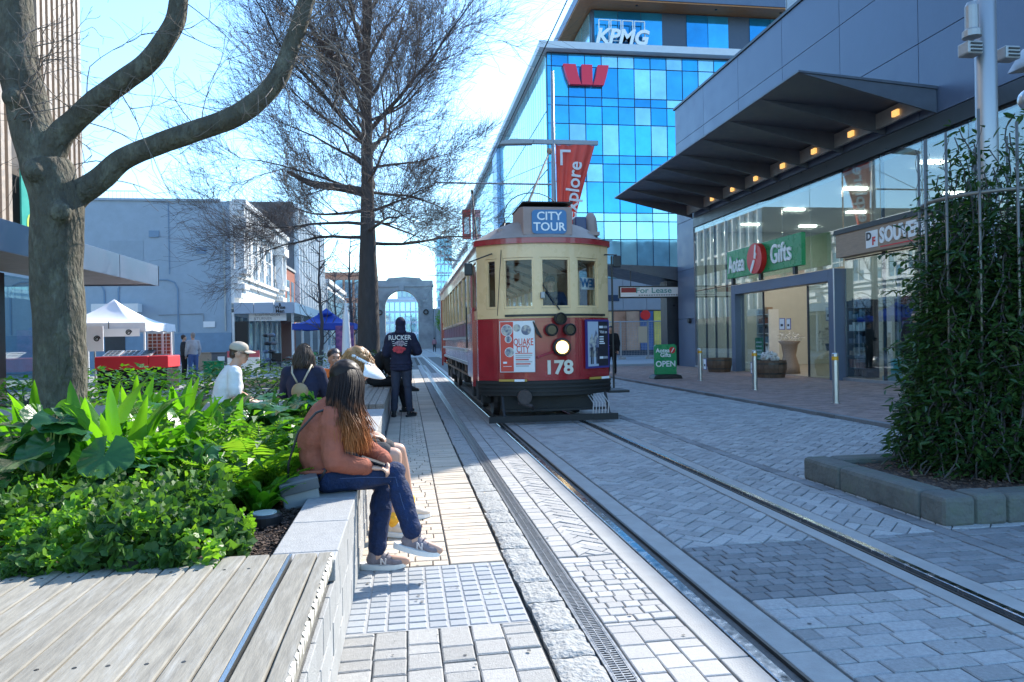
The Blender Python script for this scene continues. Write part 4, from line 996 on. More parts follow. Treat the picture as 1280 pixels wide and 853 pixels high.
# wipers, mirrors, grab rails
for a, c in (((-.1, 2.2), (.14, 1.80)),): 
    b = MB(); b.bar((*fp_(a[0], .03), a[1]), (*fp_(c[0], .03), c[1]), .018); b.build('wiper', M['black'], tram)
b = MB(); b.mm(TX-.155, 11.0, 1.98, TX-.09, 11.08, 2.08); b.build('wiper_motor', M['alu'], tram, bevel=.01)
for sx, tip, mz in ((-1, (1.0, 11.35, 2.58), 2.46), (1, (3.5, 11.5, 2.72), 2.62)):
    a = Vector((*fp_(-.80*1 if sx < 0 else .93, .0), 2.72)); t_ = Vector(tip)
    mr = MB(); mr.tube([a, a+Vector((0, -.06, 0)), t_], .011, 6); mo = mr.build('mirror_arm', M['black'], tram)
    b = MB(); b.box(t_+Vector((-.04*sx*0, 0, -.11)), (.13, .05, .2)); b.build('mirror', M['black'], mo, bevel=.02)
for x, y in ((TX+1.15, 11.5), (TX-1.15, 13.2)):
    b = MB(); b.tube([(x, y, .5 if x > TX else 1.2), (x, y, 2.7 if x > TX else 1.95)], .016, 6); b.build('grab_rail', M['black'], tram)
b = MB(); b.mm(TX+1.06, 11.50, .42, TX+1.42, 12.1, .46); b.build('step', M['t_black'], tram)
# running gear
uf = MB(); uf.mm(TX-.9, 11.7, .40, TX+.9, 23.9, .615); uf.build('underframe', M['t_black'], tram)
b = MB(); b.mm(TX-.75, 11.35, .2, TX+.75, 11.6, .43); b.build('coupler_beam', M['t_black'], tram)
b = MB(); b.lathe([(.11, 10.86), (.12, 10.9), (.075, 10.95), (.06, 11.4)], (1.80, 0, .44), 12, axis='y'); b.tube([(1.7, 10.9, .36), (1.9, 10.88, .3), (1.95, 11.0, .25)], .03, 6); b.build('coupler', mat('rusty_coupler', (.08, .06, .055), .6, .3, var=.4, vscale=20), tram)
b = MB(); b.bar((1.25, 11.0, .09), (3.32, 11.0, .09), .04, .1); b.bar((1.5, 11.25, .2), (3.2, 11.25, .2), .04, .04); b.build('lifeguard_board', M['t_black'], tram)
for i in range(6):
    x = 2.92+i*.05; b = MB(); b.tube([(x, 11.03, .13), (x+.03, 11.1, .3), (x-.02, 11.25, .42)], .009, 5); b.build('lifeguard_bar', M['t_trim'], tram)
for i in (0, 1): b = MB(); b.bar((1.5+i*1.7, 11.05, .1), (1.5+i*1.7, 11.3, .45), .035); b.build('lifeguard_hanger', M['t_black'], tram)
for yc in (13.4, 21.8):
    for sx in (-1, 1):
        x = TX+sx*.88
        fr_ = MB(); fr_.mm(x-.04, yc-1.35, .36, x+.04, yc+1.35, .5); fr_.mm(x-.07, yc-.2, .22, x+.07, yc+.2, .6)
        for dy in (-.85, .85): fr_.mm(x-.08, yc+dy-.14, .22, x+.08, yc+dy+.14, .56)
        tf = fr_.build('truck_frame', M['t_black'], tram, bevel=.02)
        for dy in (-.85, .85):
            b = MB(); b.lathe([(.12, -.06), (.36, -.055), (.38, .0), (.38, .05), (.34, .06), (.1, .05)], (TX+sx*.72, yc+dy, .385), 20, axis='x'); b.build('wheel', M['steel_dark'], tf)
for y in (15.6, 17.2, 18.8): b = MB(); b.mm(TX-1.0, y, .42, TX-.5, y+1.1, .82); b.build('equipment_box', M['t_black'], tram, bevel=.02)
for i in range(9): b = MB(); b.tube([(TX-1.02, 13.8+i*1.0, .86), (TX-1.0, 13.8+i*1.0, .5)], .02, 5); b.build('truss_post', M['t_black'], tram)

# overhead wires and span poles
ow = thing('overhead_wire', 'thin trolley wire running above the tram tracks', 'wire', (2.15, 30, 5.7))
b = MB(); b.tube([(2.13, -4, 5.72), (2.13, 12, 5.70), (2.13, 26, 5.72), (2.1, 60, 5.7), (2.1, 100, 5.7), (2.1, 140, 5.7)], .009, 5); b.build('contact_wire', M['black'], ow)
b = MB()
for y in (26, 60): b.tube([(2.12, y, 5.72), (2.12, y, 7.1)], .006, 4)
b.build('hanger', M['black'], ow)

# ================================================================== street furniture
# lamp post with banner
lp = thing('street_lamp', 'grey street lamp post with a red flared banner behind the tram', 'street lamp', (5.5, 26, 0))
b = MB(); b.tube([(5.5, 26, 0), (5.52, 26, 6), (5.55, 26, 11.3)], [.11, .09, .06], 12); b.lathe([(.2, 0), (.2, .25), (.12, .4)], (5.5, 26, 0), 12); b.build('post', M['alu'], lp, smooth=True)
b = MB(); b.bar((3.9, 26, 8.66), (7.25, 26, 8.66), .14, .16); b.build('arm', M['alu'], lp)
b = MB(); b.prism([(-.7, 0), (.55, .05), (.6, .2), (-.2, .22), (-.7, .1)], lambda u, v, w: (4.2+u, 26+w, 8.5+v), -.14, .14); b.build('lamp_head', M['alu'], lp, bevel=.02)
bn = thing('street_banner', 'red flared fabric banner with white letters hanging on the lamp post', 'banner', (5.7, 26, 6))
b = MB(); vs = []; nu, nv = 22, 14
for j in range(nv+1):
    t = j/nv; z = 8.55-t*3.2; wd = 1.5*(1-t)**1.05+.52*t
    for i in range(nu+1):
        u = i/nu; x = 5.62+u*wd+.05*t; yy = 25.93+(.045+.05*t)*math.sin(u*22+t*1.3)+.05*math.sin(u*7+2*t)
        vs.append((x, yy, z-.10*u*(1-t)*0))
b.add(vs, [[j*(nu+1)+i, j*(nu+1)+i+1, (j+1)*(nu+1)+i+1, (j+1)*(nu+1)+i] for j in range(nv) for i in range(nu)])
b.build('fabric', mat('banner_red', (.82, .10, .07), .6, var=.1), bn, smooth=True)
text(bn, 'explore', (6.22, 25.78, 6.82), .72, M['white_gloss'], (.12, 0, 1), (-1, 0, .12), .004, .012, squash=.98)
b = MB(); b.mm(5.75, 25.77, 8.24, 6.15, 25.785, 8.33); b.mm(5.75, 25.77, 7.75, 5.84, 25.785, 8.239); b.build('corner_mark', M['white_gloss'], bn)
sp = thing('span_arm', 'horizontal overhead wire arm reaching left over the tracks from the lamp post', 'wire arm', (5.5, 26.2, 7.1))
b = MB(); b.tube([(5.52, 26.15, 7.12), (1.1, 26.15, 7.12)], [.035, .03], 8); b.tube([(5.52, 26.15, 8.0), (3.5, 26.15, 7.15)], .012, 5); b.build('arm', M['alu'], sp)
def lamp2(x, y, lab, h=8.3, armx=-1):
    t = thing('street_lamp', lab, 'street lamp', (x, y, 0), 'street lamps along the street')
    b = MB(); b.tube([(x, y, 0), (x, y, h+.4)], [.11, .06], 10); b.build('post', M['alu'], t, smooth=True)
    b = MB(); b.bar((x+armx*1.6, y, h), (x, y, h), .1, .1); b.build('arm', M['alu'], t)
    b = MB(); b.prism([(-.6, 0), (.5, 0), (.3, .18), (-.4, .2)], lambda u, v, w: (x+armx*1.5+u, y+w, h+.03+v), -.14, .14); b.build('lamp_head', M['alu'], t)
    b = MB(); b.tube([(x-3.6, y+.1, 7.0), (x, y+.1, 7.0)], .03, 6); b.build('wire_arm', M['alu'], t); return t
lamp2(5.4, 62, 'second street lamp down the street, its arm seen just left of the tram roof')
lamp2(4.6, 96, 'far street lamp just left of the rear of the tram')
lamp2(5.0, 126, 'farthest street lamp near the stone arch')

# bollards
def bollard(x, y, lab):
    t = thing('bollard', lab, 'bollard', (x, y, .045), 'steel bollards along the shop footpath')
    b = MB(); b.lathe([(.085, 0), (.085, .012), (.058, .014), (.058, .80)], (x, y, .045), 16); b.build('post', M['steel'], t, smooth=False)
    b = MB(); b.lathe([(.059, .802), (.061, .803), (.061, .87), (.059, .871)], (x, y, .045), 16); b.build('reflective_band', mat('amber_band', (.7, .35, .02), .4) if 'amber_band' not in bpy.data.materials else bpy.data.materials['amber_band'], t)
    b = MB(); b.lathe([(.058, .872), (.058, .92), (.045, .935), (0.001, .94)], (x, y, .045), 16); b.build('cap', M['steel'], t)
bollard(8.4, 19.6, 'steel bollard with a yellow band nearest the green A-board'); bollard(8.1, 15.75, 'middle steel bollard with a yellow band before the shop door')
bollard(7.9, 12.25, 'steel bollard with a yellow band nearest the camera and the climbing plant')
# A-board
ab = thing('sidewalk_sign', 'green sidewalk sign reading OPEN on a black base', 'sign', (7.95, 21.2, .045))
b = MB(); b.prism([(-.36, .13), (.36, .13), (.36, 1.0), (.3, 1.06), (-.3, 1.06), (-.36, 1.0)], lambda u, v, w: (7.95+u, 21.2+w, .045+v), -.03, .03); b.build('panel', M['green_sign'], ab, bevel=.008)
b = MB(); b.prism([(-.47, 0), (.47, 0), (.42, .1), (.3, .13), (-.3, .13), (-.42, .1)], lambda u, v, w: (7.95+u, 21.2+w, .045+v), -.25, .25); b.build('base', M['black'], ab, bevel=.015)
text(ab, 'OPEN', (7.95, 21.165, .49), .25, M['white_gloss'], depth=.002, bold=.005); text(ab, 'Aotea', (7.86, 21.165, .91), .18, M['white_gloss'], depth=.002, bold=.004); text(ab, 'Gifts', (7.95, 21.165, .77), .18, M['white_gloss'], depth=.002, bold=.004)
b = MB(); b.lathe([(.1, 21.162), (.1, 21.168)], (8.17, 0, .92), 18, axis='y'); b.build('disc', M['red_sign'], ab)
b = MB(); b.prism([(-.05, -.07), (-.02, -.07), (.06, .06), (.03, .07)], lambda u, v, w: (8.17+u, w, .92+v), 21.158, 21.161); b.build('island_mark', M['white_gloss'], ab)
# construction fence in the lane
fc = thing('mesh_fence', 'temporary mesh fence across the lane behind the green sign', 'fence', (14, 42, 0))
b = MB()
for i in range(4):
    x = 11.2+i*1.75
    for a in (x, x+1.7): b.tube([(a, 42, .1), (a, 42, 2.35)], .03, 6)
    for z in (.2, 2.3): b.tube([(x, 42, z), (x+1.7, 42, z)], .035, 6)
b.build('frame', M['alu'], fc)
b = MB()
for i in range(70): b.bar((11.2+i*.1, 42, .2), (11.2+i*.1, 42, 2.3), .014)
for i in range(20): b.bar((11.2, 42, .25+i*.1), (18.2, 42, .25+i*.1), .012)
b.build('wire_mesh', M['alu'], fc, kind='stuff')
for i in range(4): plate('weight_block', 11.1+i*1.75, 41.7, .0, 11.4+i*1.75, 42.3, .14, M['concrete'], fc)
plate('notice', 14.05, 41.93, 1.0, 14.6, 41.96, 2.0, mat('notice_buff', (.5, .38, .25), .6), fc)
# ================================================================== planters, deck, plants, trees
M['bark'] = mat('tree_bark', (.085, .076, .055), .95, var=.4, vscale=11, bump=1.0, bscale=30, bdist=.05, stretch=(1, 1, .4), stain=(.24, .24, .18), sscale=9, samt=.55)
M['bark2'] = mat('dark_bark', (.075, .07, .072), .9, var=.3, vscale=10, bump=.9, bscale=22, stretch=(1, 1, .3))
M['twig'] = mat('pale_twig', (.16, .13, .11), .8)
M['twig2'] = mat('dark_twig', (.10, .08, .075), .85)
M['lf_bright'] = leafmat('bright_leaf', (.045, .17, .012), (.11, .27, .02), .5, .28)
M['lf_dark'] = leafmat('dark_round_leaf', (.016, .075, .022), (.035, .12, .03), .22, .33)
M['lf_fern'] = leafmat('fern_leaf', (.07, .2, .02), (.15, .27, .035), .5, .4)
M['lf_cover'] = leafmat('ruffled_leaf', (.018, .062, .013), (.075, .165, .03), .35, .55)
M['lf_climb'] = leafmat('climber_leaf', (.012, .045, .014), (.05, .10, .025), .25, .35)
M['stem'] = mat('leaf_stalk', (.16, .24, .05), .6)
M['deckwood'] = mat('weathered_timber', (.25, .23, .19), .88, var=.3, vscale=6, stretch=(10, 1.2, 8), bump=.15, bscale=22, piece=.10, stain=(.36, .35, .32), sscale=3.5, samt=.6)
M['deckend'] = mat('chipped_timber_edge', (.6, .57, .5), .9, var=.3, vscale=12, bump=.6, bscale=40)
M['moss_stone'] = mat('mossy_kerbstone', (.12, .125, .115), .9, var=.3, vscale=7, bump=.8, bscale=24, stain=(.07, .10, .055), sscale=3.5, samt=.6)
# ---- low block wall with cap
wl = thing('planter_wall', 'low pale concrete block wall with flat capping edging the planted bed', 'wall', (-.42, 6, 0))
b = MB(); b.mm(-.56, .8, -.02, -.315, 9.4, .40); b.build('wall_core', M['grout'], wl)
for r_ in range(3):
    y = .8+(0 if r_ % 2 else -.1)
    while y < 9.35:
        a, c = max(y, .8), min(y+.2, 9.4); q = MB(); xo = random.uniform(-.002, .002)
        if a < 2.78 or True: q.mm(-.315, a+.003, .0+r_*.134+.003, -.297+xo, c-.003, (r_+1)*.134-.002)
        q.build('block', M['conc_block'], wl, bevel=.003); y += .2
y = 2.86
for L in (.13, .5, .5, .5, .5, .6, .6, .6, .6, .6, .6, .6):
    if y > 9.3: break
    q = MB(); q.mm(-.552, y+.003, .404, -.292, min(y+L, 9.42)-.003, .49); q.build('cap_slab', M['conc_block'], wl, bevel=.005); y += L
# ---- timber deck bench
dk = thing('deck_bench', 'weathered grey timber deck bench in the near left corner', 'bench', (-1.2, 2.3, 0))
xe = [-.297, -.36, -.452]; 
while xe[-1] > -3.0: xe.append(xe[-1]-.0905)
for i in range(len(xe)-1):
    x1, x0 = xe[i]-.003, xe[i+1]+.004
    if i == 2: x1 -= .016
    y1 = 2.885+(-.29-x1)*.052+random.uniform(-.003, .003)
    q = MB(); zt = .515+random.uniform(-.0015, .0015); n = 9
    ys_ = [1.0+(y1-1.0)*k/n for k in range(n+1)]
    vs = []
    for yy in ys_:
        w1 = x1+(random.uniform(-.009, 0) if i == 0 else random.uniform(-.001, .001)); w0 = x0+random.uniform(-.001, .001)
        vs += [(w0, yy, .45), (w1, yy, .45), (w1, yy, zt-.004), (w1-.004, yy, zt), (w0+.004, yy, zt), (w0, yy, zt-.004)]
    q.add(vs, [[k*6+j, k*6+(j+1) % 6, (k+1)*6+(j+1) % 6, (k+1)*6+j] for k in range(n) for j in range(6)]+[[5, 4, 3, 2, 1, 0], [n*6+j for j in range(6)]])
    q.m = 0; pl_ = q.build('plank', M['deckwood'], dk)
    if i == 0:
        e = MB(); 
        for k in range(26):
            yy = 1.7+k*.045+random.uniform(-.01, .01); s = random.uniform(.005, .011)
            e.add([(x1+.0015, yy, .512), (x1-s, yy+.012, .5165), (x1-s*.8, yy+.032, .5168), (x1+.0015, yy+.046, .512), (x1+.002, yy+.03, .475+random.uniform(0, .02)), (x1+.002, yy+.01, .48)], [[0, 1, 2, 3], [0, 3, 4, 5]])
        e.build('chipped_edge', M['deckend'], pl_)
    for yb in (2.72, 1.95):
        if i > 2: 
            b = MB(); b.lathe([(.006, zt), (.006, zt+.001)], ((x0+x1)/2+random.uniform(-.01, .01), yb+(.05*i*.09), 0), 8); b.build('screw', M['steel_dark'], pl_)
st = MB(); st.mm(xe[2]-.0165, 1.0, .46, xe[2]-.004, 2.88, .518); st.build('steel_strip', M['steel'], dk)
b = MB(); b.mm(-3.1, 1.0, -.02, -.32, 2.80, .448); b.build('base', M['grout'], dk)
# ---- soil
def soil(name, x0, y0, x1, y1, z, m, amp=.02, n=40, mm=40):
    vs = []; 
    for i in range(n+1):
        for j in range(mm+1):
            x = x0+(x1-x0)*i/n; y = y0+(y1-y0)*j/mm; vs.append((x, y, z+amp*noise.noise(Vector((x*6, y*6, 0)))+amp*.6*noise.noise(Vector((x*22, y*22, 3)))))
    b = MB(); b.add(vs, [[i*(mm+1)+j, (i+1)*(mm+1)+j, (i+1)*(mm+1)+j+1, i*(mm+1)+j+1] for i in range(n) for j in range(mm)]); return structure(name, b, m, smooth=True)
soil('garden_soil', -6, 2.82, -.553, 7.6, .42, M['mulch'])
b = MB(); b.mm(-6.05, 7.6, -.1, -.56, 7.75, .47); b.mm(-6.2, 2.8, -.1, -6.001, 7.75, .47); tag(b.build('bed_wall', M['conc_block']), 'plain low back wall of the planted bed', 'wall')
up = thing('ground_light', 'round black garden light set in the mulch beside the wall cap', 'light', (-.72, 3.72, .43))
b = MB(); b.lathe([(.085, 0), (.085, .05), (.075, .062), (.06, .062)], (-.72, 3.72, .43), 24); b.build('housing', M['black'], up, smooth=False)
b = MB(); b.lathe([(.06, .06), (.058, .066), (.001, .067)], (-.72, 3.72, .43), 24); b.build('lens', mat('frosted_lens', (.45, .5, .5), .15), up)
# bark chips
b = MB()
for i in range(900):
    x, y = -.57-abs(random.gauss(0, .22)), random.uniform(2.85, 4.1); s = random.uniform(.006, .018)
    Mx = Matrix.Rotation(random.uniform(0, 6.3), 3, 'Z') @ Matrix.Rotation(random.uniform(-.7, .7), 3, 'X'); b.box((x, y, .435+random.uniform(-.004, .012)), (s*1.8, s*.7, .004), Mx)
tag(b.build('bark_chips', M['mulch']), 'loose dark bark chips over the bare soil strip', 'mulch', kind='stuff')

# ---- leaf shapes
def round_leaf(r=.14, seed=0):
    rnd = random.Random(seed); b = MB(); na, nr = 40, 6; vs = [(0, 0, 0)]; tilt = rnd.uniform(-.2, .2)
    for j in range(1, nr+1):
        t = j/nr
        for k in range(na+1):
            a = -math.pi*.94+2*math.pi*.94*k/na; rr = r*t*(1+.05*math.cos(3*a+seed)+.018*math.cos(20*a)*t)*(1.0-.1*abs(a)/math.pi)
            z = .20*r*t*t*math.cos(2*a+seed)+.045*r*t*math.cos(10*a)*min(1, t*1.4)+.30*r*(t**1.6)*(-.35)+.05*r*t
            vs.append((rr*math.cos(a), rr*math.sin(a), z))
    fs = [[0, 1+k, 2+k] for k in range(na)]
    for j in range(nr-1):
        o = 1+j*(na+1); fs += [[o+k, o+na+1+k, o+na+2+k, o+k+1] for k in range(na)]
    b.add(vs, fs); return b
def strap_leaf(L=.5, w=.05, bend=1.0, seed=0, fold=.35):
    rnd = random.Random(seed); b = MB(); n = 12; vs = []; a = .18; x = z = 0; tw = rnd.uniform(-.5, .5)
    for i in range(n+1):
        t = i/n; ww = w*math.sin(math.pi*min(1, .06+t*.94)**.75)*1.0+(.004 if t < .95 else .001)
        nx, nz = -math.cos(a), math.sin(a)
        rip = .006*math.sin(t*14+seed)
        for s in (-1, -.5, 0, .5, 1):
            off = ww*fold*(abs(s))+rip*s
            yy = s*ww; vs.append((x+nx*off*-1+0*tw, yy, z+nz*off))
        a += bend/n*(.25+1.5*t); x += math.sin(a)*L/n; z += math.cos(a)*L/n
    b.add(vs, [[i*5+j, (i+1)*5+j, (i+1)*5+j+1, i*5+j+1] for i in range(n) for j in range(4)]); return b
def frond(L=.42, seed=0):
    rnd = random.Random(seed); b = MB(); n = 22; a = .35; x = z = 0; pts = []
    for i in range(n+1):
        pts.append((x, 0, z)); a += 1.15/n*(.3+1.2*i/n); x += math.sin(a)*L/n; z += math.cos(a)*L/n
    b.tube(pts, [.0028*(1-.8*i/n) for i in range(n+1)], 4)
    for i in range(2, n):
        t = i/n; l = L*.24*math.sin(math.pi*min(1, t*.95+.08))**.8+.008; w = L*.014
        p = Vector(pts[i]); d = (Vector(pts[i+1])-Vector(pts[i-1])).normalized()
        for s in (-1, 1):
            o = Vector((0, s, 0)); e = p+o*l+d*l*.35+Vector((0, 0, -l*.22*rnd.uniform(.4, 1.6))); m_ = p+(e-p)*.45+Vector((0, 0, .012))
            b.add([p-d*w*.6, m_-d*w, e, m_+d*w, p+d*w*.6], [[0, 1, 2], [0, 2, 4], [4, 2, 3]] if s > 0 else [[0, 2, 1], [0, 4, 2], [4, 3, 2]])
    return b
LM = {}
for i in range(5):
    LM['round', i] = round_leaf(.145, i*1.7).mesh('leaf', M['lf_dark']); LM['roundb', i] = round_leaf(.12, i*2.3+1).mesh('leaf', M['lf_bright'])
    LM['strap', i] = strap_leaf(.46, .038, .35+.28*i, i).mesh('leaf', M['lf_bright']); LM['lance', i] = strap_leaf(.30, .032, .9+.3*i, i+9, .25).mesh('leaf', M['lf_bright'])
    LM['grass', i] = strap_leaf(.36, .009, .8+.35*i, i+20, .3).mesh('leaf', M['lf_fern']); LM['frond', i] = frond(.42, i).mesh('frond', M['lf_fern'])
    LM['broad', i] = strap_leaf(.27, .06, 1.0+.3*i, i+40, .18).mesh('leaf', M['lf_dark'])
for k, me in LM.items(): me.polygons.foreach_set('use_smooth', [True]*len(me.polygons))
def leaf_obj(par, kind, loc, rz, tilt, sc):
    me = LM[kind, random.randrange(5)]; o = link_mesh(me.name.split('.')[0], me, par)
    o.location = loc; o.rotation_euler = (random.uniform(-.25, .25), tilt, rz); o.scale = (sc, sc, sc); return o
def near_txt(x, y):
    return ''
def plant_round(x, y, lab, n=9, h=.34, sc=1.0, kind='round'):
    t = thing('ligularia_plant', lab, 'plant', (x, y, .42), 'round leaved plants in the bed'); b = MB()
    for i in range(n):
        rz = random.uniform(0, 6.28); r = random.uniform(.04, .24)*sc**.5; hh = h*random.uniform(.55, 1.1)
        px, py = r*math.cos(rz), r*math.sin(rz)
        b.tube([(x, y, .42), (x+px*.4, y+py*.4, .42+hh*.6), (x+px, y+py, .42+hh)], [.006, .005, .004], 5)
        leaf_obj(t, kind, (px, py, hh), rz, random.choice([random.uniform(-.2, .5), random.uniform(.4, 1.2)]), sc*random.uniform(.6, 1.2))
    b.build('stalk', M['stem'], t, kind='stuff'); return t
def plant_strap(x, y, lab, n=12, sc=1.0, kind='strap', name='strap_leaf_plant', grp='strap leaved plants in the bed'):
    t = thing(name, lab, 'plant', (x, y, .42), grp)
    for i in range(n):
        rz = random.uniform(0, 6.28); leaf_obj(t, kind, (.03*math.cos(rz), .03*math.sin(rz), 0), rz, random.uniform(-.25, .45), sc*random.uniform(.65, 1.15))
    return t
def plant_fern(x, y, lab, n=13, sc=1.0):
    t = thing('fern', lab, 'fern', (x, y, .42), 'ferns in the bed')
    for i in range(n):
        rz = 6.283*i/n+random.uniform(-.3, .3); leaf_obj(t, 'frond', (.02*math.cos(rz), .02*math.sin(rz), 0), rz, random.uniform(-.25, .5), sc*random.uniform(.7, 1.15))
    return t
rl = 'dark round leaved plant '
plant_round(-1.86, 4.0, rl+'at the left edge with the largest shiny leaves', 17, .50, .88)
plant_round(-1.5, 3.95, rl+'just right of the biggest one at the left edge', 14, .36, .8)
plant_round(-2.15, 4.35, rl+'half out of view at the far left edge', 14, .5, .85)
plant_round(-1.12, 4.25, rl+'in the middle of the bed by the grassy clump', 10, .32, .72)
plant_round(-1.05, 5.6, rl+'behind the big fern, nearest the seated woman', 15, .46, .85)
plant_round(-.78, 5.9, rl+'touching the wall behind the seated woman', 14, .44, .8)
plant_round(-1.4, 6.1, rl+'in front of the man in the white cap', 10, .42, 1.0)
plant_round(-1.9, 5.8, 'pale green round leaved plant in the middle behind the straps', 9, .46, 1.05, 'roundb')
plant_round(-1.15, 6.9, rl+'at the back beside the woman with the backpack', 9, .4, 1.0)
plant_round(-2.3, 6.6, 'pale green round leaved plant near the tree trunk', 8, .4, 1.0, 'roundb')
plant_round(-.75, 4.95, rl+'low against the wall behind the jacket', 6, .26, .8)
sl_ = 'bright strap leaved plant '
sp_pts = [(-2.0, 4.75, 'standing in front of the tree trunk at left', 14, 1.35), (-1.7, 4.55, 'with the tallest upright yellow green blades', 14, 1.35), (-2.35, 5.0, 'left of the tree trunk', 12, 1.3), (-1.45, 4.75, 'right of the trunk with drooping blades', 13, 1.15),
          (-1.25, 5.05, 'in the middle of the bed under the round leaves', 12, 1.05), (-2.1, 5.35, 'right behind the trunk base', 11, 1.2), (-1.75, 5.25, 'right behind the tallest blades', 12, 1.1), (-1.6, 6.8, 'low in front of the man in the white cap', 11, .55),
          (-2.45, 7.2, 'at the back edge near the red table', 13, 1.0), (-2.5, 7.0, 'at the back edge by the trunk', 12, 1.2), (-2.2, 7.35, 'with upright blades just left of the white shirt', 13, 1.2), (-2.9, 6.2, 'far left behind the trunk', 12, 1.1), (-3.1, 7.2, 'at the back far left', 12, 1.1),
          (-2.6, 4.4, 'at the far left edge of the picture', 12, 1.2), (-1.35, 6.45, 'between the round leaves in the middle', 10, .9), (-1.0, 6.4, 'behind the fern by the wall', 9, .85)]
for x, y, l, n, s in sp_pts: plant_strap(x, y, sl_+l, n+11, s*1.14)
for x, y, l in ((-1.35, 4.3, 'fine grassy clump in the middle of the bed'), (-1.2, 4.1, 'fine grassy clump left of the fern'), (-1.5, 4.25, 'fine grassy clump near the big round leaves'), (-1.75, 3.75, 'thin grassy clump at the left edge before the round leaves'), (-1.05, 3.95, 'small grassy clump in front of the fern')):
    plant_strap(x, y, l, 24, 1.0, 'grass', 'grass_clump', 'grass clumps in the bed')
for x, y, l, n, s in ((-.92, 4.5, 'largest fern beside the jacketed woman', 18, 1.15), (-1.12, 4.55, 'fern left of the largest fern', 14, 1.0), (-.74, 4.3, 'small fern against the wall cap by the handbag', 13, .85), (-.95, 4.2, 'low fern in front of the largest fern', 13, .85), (-1.0, 4.95, 'fern tucked behind the largest fern', 12, 1.0)): plant_fern(x, y, l, n+9, s*1.12)
for x, y, l in ((-1.6, 5.6, 'clump of short lance leaves in the bed middle'), (-1.85, 6.35, 'clump of short lance leaves near the white shirt'), (-2.7, 5.6, 'clump of short lance leaves behind the trunk'), (-1.0, 7.3, 'clump of short lance leaves under the backpack'), (-1.45, 7.2, 'clump of short lance leaves before the white cap man'), (-2.2, 6.0, 'clump of short lance leaves right of the trunk'), (-.75, 6.7, 'clump of short lance leaves by the far wall cap'), (-.8, 4.0, 'clump of short lance leaves behind the garden light')):
    plant_strap(x, y, l, 20, 1.0, 'lance', 'lance_leaf_plant', 'lance leaved clumps in the bed')
for x, y, l in ((-1.3, 5.35, 'dark broad leaved clump in the bed middle'), (-1.65, 5.95, 'dark broad leaved clump behind the straps'), (-.8, 5.4, 'dark broad leaved clump by the wall'), (-2.45, 5.45, 'dark broad leaved clump at the trunk foot'), (-1.15, 6.05, 'dark broad leaved clump before the backpack woman')):
    plant_strap(x, y, l, 16, 1.2, 'broad', 'broad_leaf_plant', 'broad leaved clumps in the bed')
for i in ():pass
# ruffled ground cover in front
b = MB(); b_hi = MB()
def ruffle(b, c, r, nrm, rnd):
    n = nrm.normalized(); u = n.orthogonal().normalized(); u = Matrix.Rotation(rnd.uniform(0, 6.28), 3, n) @ u; v = n.cross(u); k = 9; vs = [c-n*r*.25]
    for i in range(k):
        a = 6.283*i/k; rr = r*rnd.uniform(.75, 1.15)*(1 if i else .5); vs.append(c+u*rr*math.cos(a)+v*rr*math.sin(a)+n*r*rnd.uniform(-.35, .35))
    b.add(vs, [[0, i+1, (i+1) % k+1] for i in range(k)])
rnd = random.Random(3)
for i in range(6200):
    y = 2.80+abs(rnd.gauss(0, .52)); x = rnd.uniform(-2.4, -.66-.12*max(0, (y-3.1)))
    if y > 4.1 or (x > -.86 and y > 3.3) or (x > -.72 and y < 2.95): continue
    hm = .15+.19*noise.noise(Vector((x*4.2, y*4.2, 1)))+.10*min(1, (y-2.75)*2.5)-.07*max(0, 1-(-.66-x)*7)
    z = .43+max(.03, hm)*rnd.uniform(.3, 1.0)**.7; tilt = Vector((rnd.gauss(0, .9), rnd.gauss(-.3, .9), .8))
    cl = noise.noise(Vector((x*5, y*5, 9))); ruffle(b_hi if cl > .18 and z > .5 else b, Vector((x, y, z)), rnd.uniform(.010, .034)*(1.45 if cl < -.2 else .8 if cl > .18 else 1), tilt, rnd)
tag(b.build('ground_cover', M['lf_cover'], smooth=False), 'low ruffled dark green ground cover along the deck', 'ground cover', kind='stuff')
tag(b_hi.build('ground_cover', M['lf_fern'], smooth=False), 'yellow green tufts among the dark ground cover along the deck', 'ground cover', kind='stuff')
# filler leaves deeper in the bed so soil hardly shows
b = MB()
for i in range(6500):
    y = rnd.uniform(3.9, 7.55); x = rnd.uniform(-4.2, -.6)
    if x > -.8 and y < 4.2: continue
    z = .43+rnd.uniform(.02, .52)*(1 if y < 5.6 else max(.35, 1-(y-5.6)*.45))*(.75+.4*noise.noise(Vector((x*2, y*2, 5))))
    c = Vector((x, y, z)); L = rnd.uniform(.05, .13); a = rnd.uniform(0, 6.28); d = Vector((math.cos(a), math.sin(a), rnd.uniform(-.6, .7))).normalized(); s = d.cross(Vector((0, 0, 1))).normalized()*L*.22
    b.add([c, c+d*L*.5+s+Vector((0, 0, .012)), c+d*L-Vector((0, 0, .02)), c+d*L*.5-s+Vector((0, 0, .012))], [[0, 1, 2], [0, 2, 3]])
tag(b.build('undergrowth', leafmat('mixed_leaf', (.025, .10, .012), (.09, .21, .025), .45, .4)), 'mixed leafy undergrowth filling the planted bed', 'ground cover', kind='stuff')
